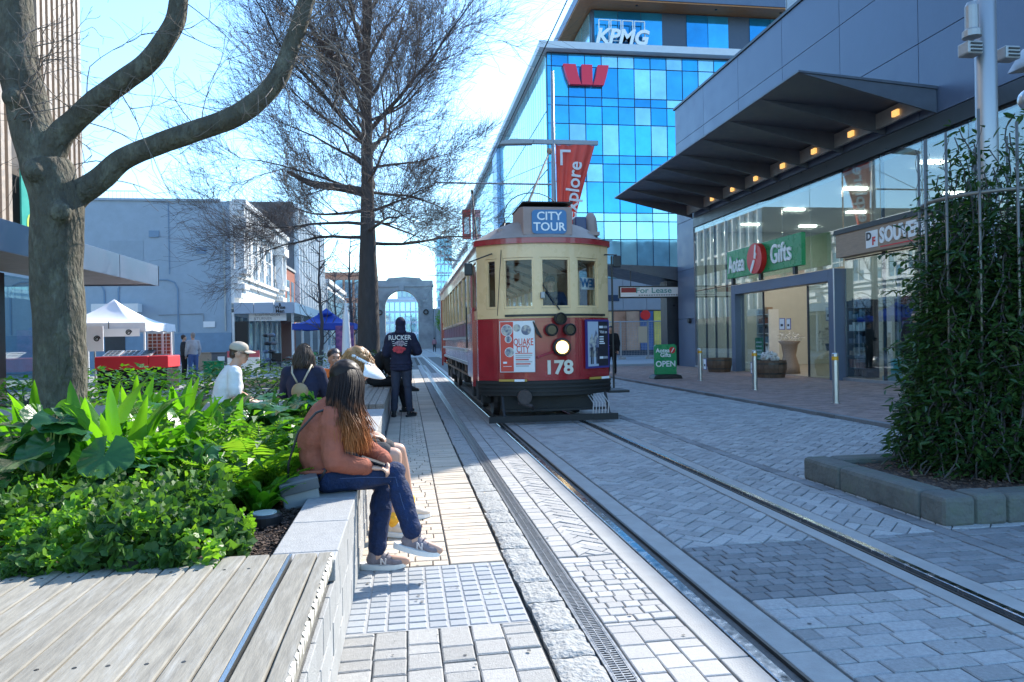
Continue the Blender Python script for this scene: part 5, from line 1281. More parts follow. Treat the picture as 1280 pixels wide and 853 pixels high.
# second planted strip farther back, and clipped shrubs at the second tree
def leaf_mass(b, cx, cy, cz, rx, ry, rz, n, size, rnd):
    for i in range(n):
        while True:
            p = Vector((rnd.uniform(-1, 1), rnd.uniform(-1, 1), rnd.uniform(-1, 1)))
            if .35 < p.length < 1: break
        c = Vector((cx+p.x*rx, cy+p.y*ry, cz+p.z*rz)); a = rnd.uniform(0, 6.28); d = Vector((math.cos(a), math.sin(a), rnd.uniform(-.5, .6))).normalized(); L = size*rnd.uniform(.6, 1.3)
        s = d.cross(Vector((rnd.gauss(0, .3), rnd.gauss(0, .3), 1))).normalized()*L*.25
        b.add([c, c+d*L*.5+s, c+d*L, c+d*L*.5-s], [[0, 1, 2, 3]])
def shrub(x, y, lab, rx=.9, ry=.7, h=.7, z0=.2, n=900, size=.1, m='lf_climb'):
    t = thing('shrub', lab, 'shrub', (x, y, z0), 'shrubs along the far planters'); b = MB(); leaf_mass(b, x, y, z0+h*.5, rx, ry, h*.55, n, size, rnd); b.build('foliage', M[m], t, kind='stuff')
    b = MB(); 
    for i in range(5): b.tube([(x+rnd.uniform(-.2, .2), y, z0-.1), (x+rnd.uniform(-.5, .5)*rx, y+rnd.uniform(-.4, .4)*ry, z0+h*.7)], [.02, .008], 5)
    b.build('stem', M['bark2'], t)
shrub(-1.9, 17.2, 'dark clipped shrub left of the second tree trunk', 1.1, .8, .8, .35); shrub(-.7, 16.6, 'dark clipped shrub at the foot of the second tree', .8, .8, .75, .35)
shrub(-3.6, 16.0, 'leafy shrub behind the man in the orange vest', 1.2, .8, .7, .3, 900, .12, 'lf_cover'); shrub(-2.6, 13.2, 'bright leafy shrub between the white cap and the backpack', 1.3, .7, .55, .35, 900, .12, 'lf_cover')
shrub(-4.5, 12.5, 'bright leafy shrub in front of the red table', 1.4, .8, .65, .35, 1100, .12, 'lf_bright'); shrub(-6.3, 13.0, 'bright leafy shrub at far left below the red table', 1.2, .8, .55, .3, 900, .12, 'lf_bright')
for n_, x0, y0, x1, y1, lab in (('planter_box', -7.6, 11.9, -1.4, 13.9, 'long low concrete planter behind the seated people'), ('planter_box', -4.9, 15.2, -.35, 20.3, 'low concrete planter round the second tree')):
    t = thing(n_, lab, 'planter', ((x0+x1)/2, (y0+y1)/2, 0)); b = MB()
    b.mm(x0, y0, 0, x1, y0+.2, .42); b.mm(x0, y1-.2, 0, x1, y1, .42); b.mm(x0, y0+.201, 0, x0+.2, y1-.201, .42); b.mm(x1-.2, y0+.201, 0, x1, y1-.201, .42); b.build('wall', M['conc_block'], t, bevel=.01)
    plate('soil', x0+.201, y0+.201, .05, x1-.201, y1-.201, .36, M['mulch'], t)

# ---- the big tree at left
def crook(pts, sub=4, amp=.02, seed=0):
    """smooth polyline through points with slight wobble"""
    P_ = [Vector(p) for p in pts]; out = []
    for i in range(len(P_)-1):
        p0, p1, p2, p3 = P_[max(i-1, 0)], P_[i], P_[i+1], P_[min(i+2, len(P_)-1)]
        for k in range(sub):
            t = k/sub; q = .5*((2*p1)+(p2-p0)*t+(2*p0-5*p1+4*p2-p3)*t*t+(3*p1-p0-3*p2+p3)*t**3)
            out.append(q+Vector((noise.noise(q*3+Vector((seed, 0, 0))), noise.noise(q*3+Vector((0, seed, 9))), 0))*amp)
    out.append(P_[-1]); return out
def lerp_r(rs, n): 
    m = len(rs)-1; return [rs[min(int(i*m/n), m-1)]*(1-(i*m/n-min(int(i*m/n), m-1)))+rs[min(int(i*m/n), m-1)+1]*(i*m/n-min(int(i*m/n), m-1)) for i in range(n+1)]
def limb(b, pts, rs, n=18, amp=.015, seed=0, lump=.08):
    c = crook(pts, 6, amp, seed); r = lerp_r(rs, len(c)-1); k0 = len(b.v); b.tube(c, r, n)
    for i in range(k0, len(b.v)):
        v = Vector(b.v[i]); ci = c[min((i-k0)//n, len(c)-1)]; d = v-ci; f = 1+lump*noise.noise(v*4+Vector((seed, 0, 0)))+lump*.6*noise.noise(v*11); b.v[i] = tuple(ci+d*f)
    return c
t1 = thing('street_tree', 'large bare tree with thick grey limbs growing from the planted bed at left', 'tree', (-2.5, 5.6, .4))
tr = MB()
limb(tr, [(-2.50, 5.6, .3), (-2.5, 5.6, .8), (-2.49, 5.6, 1.5), (-2.50, 5.6, 1.95), (-2.49, 5.6, 2.36), (-2.56, 5.6, 2.66)], [.21, .172, .168, .168, .174, .165], 28, .008, 1, .07)
trunk = tr
limb(tr, [(-2.52, 5.6, 2.45), (-2.60, 5.62, 2.75), (-2.69, 5.64, 3.05), (-2.76, 5.66, 3.5), (-2.80, 5.7, 4.2), (-2.75, 5.8, 5.2), (-2.6, 5.9, 6.4), (-2.7, 6, 7.6)], [.155, .148, .138, .128, .115, .1, .07, .03], 22, .01, 2, .07)
for c in ((-2.56, 5.43, 2.58), (-2.73, 5.52, 3.12), (-2.40, 5.44, 2.30)): tr.ell(c, (.075, .06, .075))
tk = tr.build('trunk', M['bark'], t1, smooth=True)
md = tk.modifiers.new('remesh', 'REMESH'); md.mode = 'VOXEL'; md.voxel_size = .018; md.use_smooth_shade = True
A = [(-2.55, 5.58, 2.62), (-2.47, 5.56, 2.82), (-2.36, 5.54, 2.95), (-2.21, 5.5, 3.08), (-1.98, 5.46, 3.24), (-1.80, 5.44, 3.37), (-1.67, 5.42, 3.54), (-1.585, 5.42, 3.75), (-1.57, 5.4, 4.1), (-1.65, 5.3, 4.8), (-1.5, 5.2, 5.6)]
Bp = [(-2.50, 5.62, 2.26), (-2.40, 5.64, 2.44), (-2.23, 5.65, 2.57), (-2.06, 5.66, 2.73), (-1.83, 5.68, 2.85), (-1.55, 5.7, 2.97), (-1.27, 5.72, 3.09), (-1.09, 5.74, 3.23), (-.95, 5.76, 3.43), (-.85, 5.78, 3.68), (-.76, 5.8, 3.95), (-.6, 5.8, 4.6), (-.7, 5.9, 5.4)]
b = MB(); cA = limb(b, A, [.105, .09, .08, .076, .072, .068, .068, .066, .062, .05, .03], 18, .012, 3); b.build('limb', M['bark'], t1, smooth=True)
b = MB(); cB = limb(b, Bp, [.115, .098, .085, .078, .075, .075, .079, .075, .072, .068, .064, .05, .03], 18, .012, 4); b.build('limb', M['bark'], t1, smooth=True)
def twig(b, p, d, L, r, rnd, depth=2, sag=.0, n=7):
    pts = [Vector(p)]; d = Vector(d).normalized()
    for i in range(n):
        d = (d+Vector((rnd.gauss(0, .16), rnd.gauss(0, .16), rnd.gauss(0, .13)+sag))).normalized(); pts.append(pts[-1]+d*L/n)
        if depth > 0 and i >= 1 and rnd.random() < .5:
            e = (d+Vector((rnd.gauss(0, .7), rnd.gauss(0, .7), rnd.gauss(0, .6)))).normalized(); twig(b, pts[-1], e, L*rnd.uniform(.35, .6), r*.6, rnd, depth-1, sag, 5)
    b.tube(pts, [max(r*(1-.8*i/n), .0014) for i in range(n+1)], 4, caps=False)
rnd = random.Random(11); b = MB()
for c, lo in ((cA, 10), (cB, 12)):
    for i in range(17):
        q = c[rnd.randrange(lo, len(c)-8)]; twig(b, q, (rnd.gauss(.2, .6), rnd.gauss(0, .7), rnd.gauss(.55, .6)), rnd.uniform(.35, .95), rnd.uniform(.003, .006), rnd, 2, -.01)
for i in range(26):                                     # long hanging shoots between the limbs and the second tree
    q = cB[rnd.randrange(len(cB)-26, len(cB)-6)]; twig(b, q, (rnd.uniform(.2, 1), rnd.gauss(0, .5), rnd.uniform(-.75, .5)), rnd.uniform(.6, 1.3), rnd.uniform(.004, .007), rnd, 3, -.03)
for i in range(16): twig(b, (-2.62+rnd.uniform(-.1, .1), 5.5, rnd.uniform(2.7, 3.6)), (rnd.uniform(.2, 1), -.4, rnd.gauss(.0, .5)), rnd.uniform(.3, .6), .005, rnd, 2, 0)
b.build('twigs', M['twig'], t1, kind='stuff', smooth=True)
lf = MB()
# ---- second, fine twigged tree
t2 = thing('street_tree', 'tall bare tree with a straight trunk and a fine drooping crown behind the seated people', 'tree', (-.98, 19, 0))
b = MB(); c2 = limb(b, [(-.98, 19, .1), (-.98, 19, 1.2), (-.96, 19, 3), (-.94, 19, 5), (-.92, 19, 7.5), (-.88, 19, 10), (-.85, 19, 12.5), (-.8, 19, 14)], [.42, .30, .25, .17, .13, .095, .05, .015], 16, .02, 6, .06); b.build('trunk', M['bark2'], t2, smooth=True)
rnd = random.Random(5); bb_ = MB(); bt = MB()
def tbranch(p, d, L, r, lev, sag):
    n = 7 if lev == 0 else (5 if lev == 1 else 3); pts = [Vector(p)]; d = Vector(d).normalized(); rs = [r]
    kids = []
    for i in range(n):
        d = (d+Vector((rnd.gauss(0, .13), rnd.gauss(0, .13), rnd.gauss(0, .10)+sag))).normalized(); pts.append(pts[-1]+d*L/n); rs.append(max(r*(1-.85*(i+1)/n), .0028))
        if lev < 3 and (i >= 1 or lev > 0): kids.append((pts[-1].copy(), d.copy(), i/n, rs[-1]))
    (bb_ if lev < 1 else bt).tube(pts, rs, 6 if lev == 0 else 3, caps=False)
    if lev < 3 and L > .16:
        per = (2, 3, 3)[lev]
        for (q, dd, t, rr) in kids:
            for k in range(per):
                if rnd.random() < .12: continue
                a = rnd.uniform(0, 6.28); u = dd.orthogonal().normalized(); u = Matrix.Rotation(a, 3, dd) @ u
                e = dd*rnd.uniform(.7, 1.1)+u*rnd.uniform(.35, .8)+Vector((0, 0, .22))
                tbranch(q, e, L*rnd.uniform(.34, .58) if lev < 2 else L*rnd.uniform(.45, .95), max(rr*.5, .0032), lev+1, sag*.7)
for i in range(24):                                     # lower branches, nearly level
    t = i/23; z = 3.9+t*3.6+rnd.uniform(-.15, .15); a = i*2.4+rnd.uniform(-.4, .4)
    tbranch((-.97, 19, z), (math.cos(a), math.sin(a), -.05+.75*t), 3.1*rnd.uniform(.75, 1.08), .050*(1-.3*t), 0, -.03+.04*t)
for i in range(17):                                     # rising leaders that make the fan of the crown
    t = i/16; z = 6.2+t*4.6; a = i*2.4+1+rnd.uniform(-.4, .4)
    tbranch((-.93, 19, z), (math.cos(a), math.sin(a), .85+1.5*t), (4.4-1.6*t)*rnd.uniform(.85, 1.1), .075*(1-.5*t), 0, .012)
bb_2 = MB()
limb(bb_2, [(-.98, 19, 5.25), (-1.6, 18.9, 5.35), (-2.3, 18.8, 5.42), (-2.9, 18.7, 5.7)], [.14, .11, .09, .04], 10, .04, 8, .1); bb_2.build('limb', M['bark2'], t2, smooth=True)
bb_.build('branches', M['bark2'], t2, kind='stuff', smooth=True); bt.build('twigs', M['twig2'], t2, kind='stuff')
# ---- small bare trees farther along
def small_tree(x, y, h, lab, seed, w=1.6):
    global rnd
    t = thing('bare_tree', lab, 'tree', (x, y, 0), 'small bare trees down the street'); r_ = random.Random(seed)
    b = MB(); c = limb(b, [(x, y, 0), (x+.1, y, h*.3), (x, y, h*.7), (x+.1, y, h)], [.11, .09, .05, .015], 8, .05, seed, .05); b.build('trunk', M['bark2'], t, smooth=True)
    b = MB()
    for i in range(26):
        q = c[r_.randrange(len(c)//4, len(c)-1)]; a = r_.uniform(0, 6.28); twig(b, q, (math.cos(a), math.sin(a), r_.uniform(.3, 1.1)), w*r_.uniform(.6, 1.2), .03, r_, 3, .03, 6)
    b.build('branches', M['twig2'], t, kind='stuff')
small_tree(-4.2, 36, 6.5, 'small bare tree left of the blue tent', 1); small_tree(-2.9, 38, 6.8, 'small bare tree between the blue tent and the big trunk', 2); small_tree(-5.0, 52, 6.5, 'small bare tree by the brick building', 3)
small_tree(-4.0, 75, 7.5, 'small bare tree left of the stone arch', 4, 2.0); small_tree(-6.5, 95, 8, 'bare tree in front of the far brick office', 5, 2.2); small_tree(1.0, 150, 7, 'bare tree seen through the stone arch', 6, 2.5)
gt = thing('green_tree', 'green leafy tree at the right pier of the stone arch', 'tree', (6.3, 112, 0)); b = MB(); b.tube([(6.3, 112, 0), (6.3, 112, 3.5)], [.2, .1], 8); b.build('trunk', M['bark2'], gt)
b = MB(); leaf_mass(b, 6.3, 112, 4.4, 1.7, 1.7, 2.4, 1600, .5, rnd); b.build('crown', M['lf_fern'], gt, kind='stuff')

# ---- kerbed planter with climbing plant on steel rods
kp = thing('kerbed_planter', 'mossy stone kerbed planter on the right with bark mulch', 'planter', (5, 5.3, 0))
ksegs = [((3.64, 4.40), (3.88, 4.66), .2), ((3.64, 4.665), (3.88, 5.62), .2), ((3.64, 5.625), (3.88, 6.18), .2), ((3.885, 4.40), (4.13, 4.64), .205), ((4.135, 4.40), (5.1, 4.64), .2), ((5.105, 4.40), (6.2, 4.64), .2), ((3.885, 5.95), (4.8, 6.18), .2), ((4.805, 5.95), (6.2, 6.18), .2), ((6.205, 4.4), (6.45, 6.18), .2)]
for (x0, y0), (x1, y1), h in ksegs:
    q = MB(); q.mm(x0, y0, -.02, x1, y1, h); o = q.build('kerb_stone', M['moss_stone'], kp, bevel=.035)
b = MB(); vs = []; n, mm_ = 30, 24
for i in range(n+1):
    for j in range(mm_+1):
        x = 3.88+2.33*i/n; y = 4.64+1.31*j/mm_; vs.append((x, y, .15+.03*noise.noise(Vector((x*5, y*5, 0)))+.02*noise.noise(Vector((x*25, y*25, 0)))))
b.add(vs, [[i*(mm_+1)+j, (i+1)*(mm_+1)+j, (i+1)*(mm_+1)+j+1, i*(mm_+1)+j+1] for i in range(n) for j in range(mm_)]); b.build('mulch', M['mulch'], kp, smooth=True)
b = MB()
for i in range(1100):
    s = random.uniform(.006, .02); Mx = Matrix.Rotation(random.uniform(0, 6.3), 3, 'Z') @ Matrix.Rotation(random.uniform(-.6, .6), 3, 'X'); b.box((random.uniform(3.9, 6.1), random.uniform(4.66, 5.9), .172+random.uniform(-.01, .015)), (s*2, s*.7, .004), Mx)
b.build('mulch_chips', mat('pale_chips', (.13, .085, .06), .9, piece=.5), kp, kind='stuff')
OX, OY = 5.0, 5.42
M['dull_rod'] = mat('dull_steel_rod', (.20, .19, .17), .5, .7)
tl = thing('plant_trellis', 'round trellis of tall stainless rods standing in the kerbed planter', 'trellis', (OX, OY, .15))
for i in range(14):
    a = 6.283*i/14+.2; x, y = OX+.56*math.cos(a), OY+.56*math.sin(a); q = MB(); q.tube([(x, y, .1), (x, y, 3.05+random.uniform(-.12, .08))], .011, 8); q.build('rod', M['dull_rod'], tl, smooth=True)
for z in (2.45,):
    q = MB(); pts = [(OX+.545*math.cos(6.283*k/40), OY+.545*math.sin(6.283*k/40), z) for k in range(40)]
    q.tube(pts, .018, 6, closed=True); q.build('ring', M['dull_rod'], tl, smooth=True)
cp = thing('climbing_plant', 'dense dark green climbing plant wrapped round the steel rods at right', 'plant', (OX, OY, .15))
b = MB(); rnd = random.Random(21); sb = MB()
def cleaf(c, L, out):
    a = rnd.uniform(0, 6.28); d = (Vector((math.cos(a), math.sin(a), rnd.uniform(-.9, .35)))*.7+out*.6).normalized(); s = d.cross(Vector((rnd.gauss(0, .35), rnd.gauss(0, .35), 1))).normalized()*L*.19; n = s.cross(d).normalized()
    b.add([c, c+d*L*.35+s+n*L*.05, c+d*L*.75+s*.8, c+d*L-n*L*.08, c+d*L*.75-s*.8, c+d*L*.35-s+n*L*.05, c+d*L*.5-n*L*.05], [[0, 1, 6], [1, 2, 6], [2, 3, 6], [3, 4, 6], [4, 5, 6], [5, 0, 6]])
for st_ in range(230):
    a = rnd.uniform(0, 6.283); hmax = rnd.choice([1.2, 1.6, 1.9, 2.1, 2.3, 2.5])*rnd.uniform(.85, 1.05)
    if abs(math.sin(a+1.9)) < .25: hmax += rnd.uniform(.3, .8)
    r0 = rnd.uniform(.3, .85); p = Vector((OX+r0*math.cos(a), OY+r0*math.sin(a), .16)); pts = [p.copy()]
    z = .16
    while z < hmax:
        z += rnd.uniform(.06, .11); rr = (.84-.24*min(1, z/1.4)-(.10 if z > 2.0 else 0))*rnd.uniform(.7, 1.12) if rnd.random() < .75 else rnd.uniform(.2, .5)
        rr = max(.2, rr*(1.0+.22*noise.noise(Vector((a*1.5, z*2, 3))))); a += rnd.gauss(0, .10); p = pts[-1]*.55+Vector((OX+rr*math.cos(a), OY+rr*math.sin(a), z))*.45; p.z = z; pts.append(p)
        out = Vector((math.cos(a), math.sin(a), 0))
        for k in range(7): cleaf(p+Vector((rnd.gauss(0, .06), rnd.gauss(0, .06), rnd.gauss(0, .05))), rnd.choice([rnd.uniform(.04, .075), rnd.uniform(.06, .115)]), out)
    if len(pts) > 2: sb.tube(pts, [.006]*len(pts), 3, caps=False)
for i in range(18):                                     # loose shoots
    a = rnd.uniform(2.2, 4.4); z = rnd.uniform(.6, 2.3); p = Vector((OX+.6*math.cos(a), OY+.6*math.sin(a), z)); d = Vector((math.cos(a), math.sin(a), .5)); pts = [p]
    for k in range(5):
        d = (d+Vector((rnd.gauss(0, .3), rnd.gauss(0, .3), -.1))).normalized(); pts.append(pts[-1]+d*.06)
        for q in range(3): cleaf(pts[-1], rnd.uniform(.05, .09), d)
    sb.tube(pts, .004, 3, caps=False)
for i in range(14):
    a = 6.283*rnd.randrange(14)/14+.2; x, y = OX+.56*math.cos(a), OY+.56*math.sin(a); pts = []; ph = rnd.uniform(0, 6)
    for k in range(24): z = 1.6+k*.06; pts.append((x+.025*math.cos(k*.9+ph), y+.025*math.sin(k*.9+ph), z))
    sb.tube(pts, .003, 3, caps=False)
b.build('foliage', M['lf_climb'], cp, kind='stuff'); sb.build('vines', M['bark2'], cp, kind='stuff')
# ---- tall steel pole with lights
po = thing('light_pole', 'thick brushed steel light pole rising behind the climbing plant', 'light pole', (5.72, 6.28, 0))
b = MB(); b.lathe([(.16, 0), (.16, .02), (.098, .03), (.096, 3), (.094, 6.5)], (5.72, 6.28, 0), 28); b.build('post', mat('brushed_pole', (.36, .37, .38), .42, .7), po, smooth=True)
for dx, dy in ((-.2, -.02), (.28, .05)):
    b = MB(); b.mm(5.72+dx-.08, 6.2+dy, 4.04, 5.72+dx+.09, 6.34+dy, 4.17); q = b.build('bracket', M['alu'], po, bevel=.015)
    for k in range(3): plate('slot', 5.72+dx-.05, 6.19+dy, 4.06+k*.035, 5.72+dx+.07, 6.199+dy, 4.075+k*.035, M['black'], q)
b = MB(); b.lathe([(.085, 0), (.085, .06), (.06, .08), (.06, .3), (.04, .34)], (5.50, 6.2, 4.2), 14); b.build('floodlight', M['alu'], po)
b = MB(); b.prism([(0, 0), (.5, .05), (.5, .22), (.18, .26)], lambda u, v, w: (6.05+u, 6.28+w, 3.93+v), -.12, .12); b.build('floodlight', M['alu'], po, bevel=.02)
b = MB(); b.ell((6.12, 6.2, 3.62), .1, n=18, m=12); b.build('round_lamp', M['steel'], po, smooth=True)
# ================================================================== people
M['skin'] = mat('skin', (.52, .30, .21), .5, var=.06, vscale=20)
M['skin_tan'] = mat('tanned_skin', (.36, .19, .12), .5, var=.06, vscale=20)
def cloth(n, c, v=.15, rough=.85, bs=90, b=.25): return mat(n, c, rough, var=v, vscale=9, bump=b, bscale=bs, spec=.25)
V = Vector
def remesh(mb, name, m, parent, vox, smooth=4, fold=0, fs=9, seed=0):
    """close overlapping solids into one continuous skin"""
    me = mb.mesh(name, m); o = bpy.data.objects.new(name, me); COL.objects.link(o)
    md = o.modifiers.new('r', 'REMESH'); md.mode = 'VOXEL'; md.voxel_size = vox; md.use_smooth_shade = True
    if smooth: s = o.modifiers.new('s', 'SMOOTH'); s.factor = .5; s.iterations = smooth
    dg = bpy.context.evaluated_depsgraph_get(); dg.update(); m2 = bpy.data.meshes.new_from_object(o.evaluated_get(dg)); bpy.data.objects.remove(o)
    off = WL.get(parent.name, V()) 
    if fold:
        m2.update(); nr = [v.normal.copy() for v in m2.vertices]
        for v, n in zip(m2.vertices, nr):
            c = v.co; w = noise.noise(V((c.x*fs+seed, c.y*fs, c.z*fs*1.7)))+.5*noise.noise(V((c.x*fs*2.3, c.y*fs*2.3+seed, c.z*fs*3)))
            v.co = c+n*fold*w
    for v in m2.vertices: v.co -= off
    m2.materials.clear(); m2.materials.append(m); m2.name = name
    m2.polygons.foreach_set('use_smooth', [True]*len(m2.polygons)); m2.polygons.foreach_set('material_index', [0]*len(m2.polygons))
    return link_mesh(name, m2, parent)
def capsule(b, pts, rs, n=12):
    pts = [V(p) for p in pts]; b.tube(pts, rs, n)
    for p, r in zip(pts, rs): b.ell(p, r*.985, n=10, m=8)
def frame(f, up=(0, 0, 1)):
    f = V(f).normalized(); r = f.cross(V(up)).normalized(); u = r.cross(f); return r, f, u
def spine(b, J, prof, grow=0, t0=0, t1=1):
    """stacked oval sections from pelvis to neck"""
    pts = [J['pelvis'], J['waist'], J['chest'], J['neck']]; lat0 = (J['hip_r']-J['hip_l']).normalized(); lat1 = (J['sh_r']-J['sh_l']).normalized()
    c = crook(pts, 12, 0); n = len(c)-1
    for i, p in enumerate(c):
        t = i/n
        if not t0-1e-6 <= t <= t1+1e-6: continue
        lat = lat0.lerp(lat1, t).normalized(); ax = (c[min(i+1, n)]-c[max(i-1, 0)]).normalized(); dep = lat.cross(ax).normalized(); ax = dep.cross(lat)
        k = t*(len(prof)-1); a = min(int(k), len(prof)-2); w = [prof[a][q]*(1-(k-a))+prof[a+1][q]*(k-a) for q in (0, 1)]
        b.ell(p, (w[0]+grow, w[1]+grow, .055), Matrix((lat, dep, ax)).transposed(), 16, 8)
PROF = [(.155, .115), (.155, .11), (.145, .105), (.14, .10), (.15, .108), (.16, .115), (.165, .115), (.15, .10), (.10, .075), (.055, .058)]
def hand(b, wr, d, side, s=1, curl=.5, pn=None):
    """palm, four fingers of unequal length with knuckle bends, thumb from the side of the palm"""
    d = V(d).normalized(); n = V(pn).normalized() if pn else d.cross(V((0, 0, 1))).normalized().cross(d)*-1
    n = (n-d*n.dot(d)).normalized(); x = d.cross(n)*side
    Mx = Matrix((x, d, n)).transposed(); pc = V(wr)+d*.05*s; b.ell(pc, (.040*s, .052*s, .015*s), Mx, 14, 8)
    for i, L in enumerate((.066, .075, .070, .055)):
        base = V(wr)+d*.088*s+x*(.027-.018*i)*s; p = [base]; a = curl*.5
        for k, f in enumerate((.45, .32, .25)):
            dd = d*math.cos(a)+n*math.sin(a); p.append(p[-1]+dd*L*f*s); a += curl
        capsule(b, p, [.0088*s, .0082*s, .0076*s, .0062*s], 8)
    tb_ = V(wr)+d*.025*s+x*.032*s; capsule(b, [tb_, tb_+(d*.6+x*.65+n*.25)*.036*s, tb_+(d*.95+x*.55+n*.5)*.062*s], [.012*s, .0105*s, .008*s], 8)
def head(b, c, f, s=1, up=(0, 0, 1), ears=True):
    r, f, u = frame(f, up); Mx = Matrix((r, f, u)).transposed(); P = lambda x, y, z: c+(r*x+f*y+u*z)*s
    b.ell(P(0, -.012, .03), (.074*s, .092*s, .088*s), Mx, 18, 12); b.ell(P(0, .018, -.03), (.060*s, .070*s, .080*s), Mx, 16, 10); b.ell(P(0, .05, -.085), (.036*s, .035*s, .028*s), Mx, 12, 8)
    b.ell(P(0, .094, -.022), (.013*s, .018*s, .026*s), Mx, 10, 8); b.ell(P(0, .082, .022), (.052*s, .016*s, .013*s), Mx, 10, 6); b.ell(P(0, .083, -.062), (.026*s, .012*s, .010*s), Mx, 10, 6)
    for q in (-1, 1):
        b.ell(P(q*.038, .066, -.03), (.022*s, .02*s, .02*s), Mx, 8, 6)
        if ears: b.ell(P(q*.074, -.005, -.012), (.010*s, .02*s, .032*s), Mx, 8, 6)
    return P, Mx
def face_bits(par, P, Mx, s=1, brow=(.05, .03, .02)):
    b = MB()
    for q in (-1, 1): b.ell(P(q*.030, .0805, .002), (.011*s, .006*s, .006*s), Mx, 10, 6)
    b.build('eyes', bpy.data.materials.get('eye_dark') or mat('eye_dark', (.03, .025, .02), .2), par, smooth=True)
    b = MB(); b.ell(P(0, .0925, -.062), (.021*s, .005*s, .006*s), Mx, 10, 6); b.build('mouth', bpy.data.materials.get('lips') or mat('lips', (.33, .11, .10), .5), par, smooth=True)
    b = MB()
    for q in (-1, 1): b.ell(P(q*.032, .0935, .022), (.018*s, .006*s, .004*s), Mx, 8, 6)
    b.build('eyebrows', mat('brow', brow, .8) if not bpy.data.materials.get('brow') else bpy.data.materials['brow'], par, smooth=True)
def shoe(par, an, toe, m, sole, s=1, name='shoe'):
    """low trainer: upper, tongue, pale sole; returns upper object"""
    an = V(an); d = V(toe)-an; f = V((d.x, d.y, d.z+.0)).normalized(); up = V((0, 0, 1)); r, f, u = frame(f, up); Mx = Matrix((r, f, u)).transposed(); L = .26*s
    h = an-u*.06*s-f*.05*s
    b = MB(); P = lambda x, y, z: h+r*x*s+f*y*s+u*z*s
    b.ell(P(0, .03, .022), (.036*s, .05*s, .045*s), Mx, 14, 10); b.ell(P(0, .10, .018), (.042*s, .075*s, .036*s), Mx, 14, 10); b.ell(P(0, .165, .008), (.043*s, .062*s, .026*s), Mx, 14, 10)
    capsule(b, [P(0, .03, .035), P(0, .035, .072)], [.036*s, .039*s], 14); b.ell(P(0, .085, .05), (.022*s, .04*s, .018*s), Matrix.Rotation(-.5, 3, r) @ Mx, 10, 6)
    o = remesh(b, name, m, par, .009*s, 2)
    b = MB(); pts = []; q = 22
    for k in range(q):
        a = 6.2832*k/q; x = .046*math.cos(a)*(1+.12*math.sin(a)); y = .085+.145*math.sin(a); pts.append((x, y))
    n0 = [P(x*.97, y, -.036+.02*max(0, (y-.12)/.1)**2*.5) for x, y in pts]; n1 = [P(x*1.02, y, -.006+.012*max(0, (y-.12)/.1)**2*.5+.006*max(0, .02-y)/.06) for x, y in pts]
    b.add(n0+n1, [[i, (i+1) % q, q+(i+1) % q, q+i] for i in range(q)]+[list(range(q))[::-1], list(range(q, 2*q))]); so_ = b.build('sole', sole, o)
    return o, P, Mx
def stand(x, y, hd, z=0, s=1.0, lean=0):
    """default standing joints, heading hd in degrees from +Y towards +X"""
    f = V((math.sin(R(hd)), math.cos(R(hd)), 0)); r = V((f.y, -f.x, 0)); o = V((x, y, z))
    P = lambda a, b_, c: o+(r*a+f*(b_+lean*max(0, c-.9))+V((0, 0, c)))*s
    J = dict(f=f, r=r, s=s, P=P, pelvis=P(0, 0, .95), waist=P(0, 0, 1.1), chest=P(0, .0, 1.28), neck=P(0, 0, 1.50), head=P(0, .015, 1.635))
    for n, q in (('l', -1), ('r', 1)):
        J['sh_'+n] = P(q*.185, 0, 1.42); J['el_'+n] = P(q*.25, -.02, 1.14); J['wr_'+n] = P(q*.24, .08, .90); J['hip_'+n] = P(q*.09, 0, .92); J['kn_'+n] = P(q*.11, .02, .5); J['an_'+n] = P(q*.12, -.02, .095); J['toe_'+n] = P(q*.15, .2, .095)
    return J
def sit(x, y, hd, seat=.47, s=1.0, lean=.0, kn=.46):
    f = V((math.sin(R(hd)), math.cos(R(hd)), 0)); r = V((f.y, -f.x, 0)); o = V((x, y, seat)); 
    P = lambda a, b_, c: o+(r*a+f*b_+V((0, 0, c)))*s
    J = dict(f=f, r=r, s=s, P=P, pelvis=P(0, 0, .11), waist=P(0, -.02+.1*lean, .26), chest=P(0, .25*lean, .43), neck=P(0, .02+.5*lean, .63), head=P(0, .05+.62*lean, .765))
    for n, q in (('l', -1), ('r', 1)):
        J['sh_'+n] = P(q*.18, .5*lean, .56); J['el_'+n] = P(q*.24, .08+.5*lean, .30); J['wr_'+n] = P(q*.13, .30, .24); J['hip_'+n] = P(q*.09, .02, .09); J['kn_'+n] = P(q*.12, .43, .09)
        J['an_'+n] = P(q*.12, .42, 0)*1; J['an_'+n].z = .095; J['toe_'+n] = P(q*.14, .62, 0)*1; J['toe_'+n].z = .095
    return J
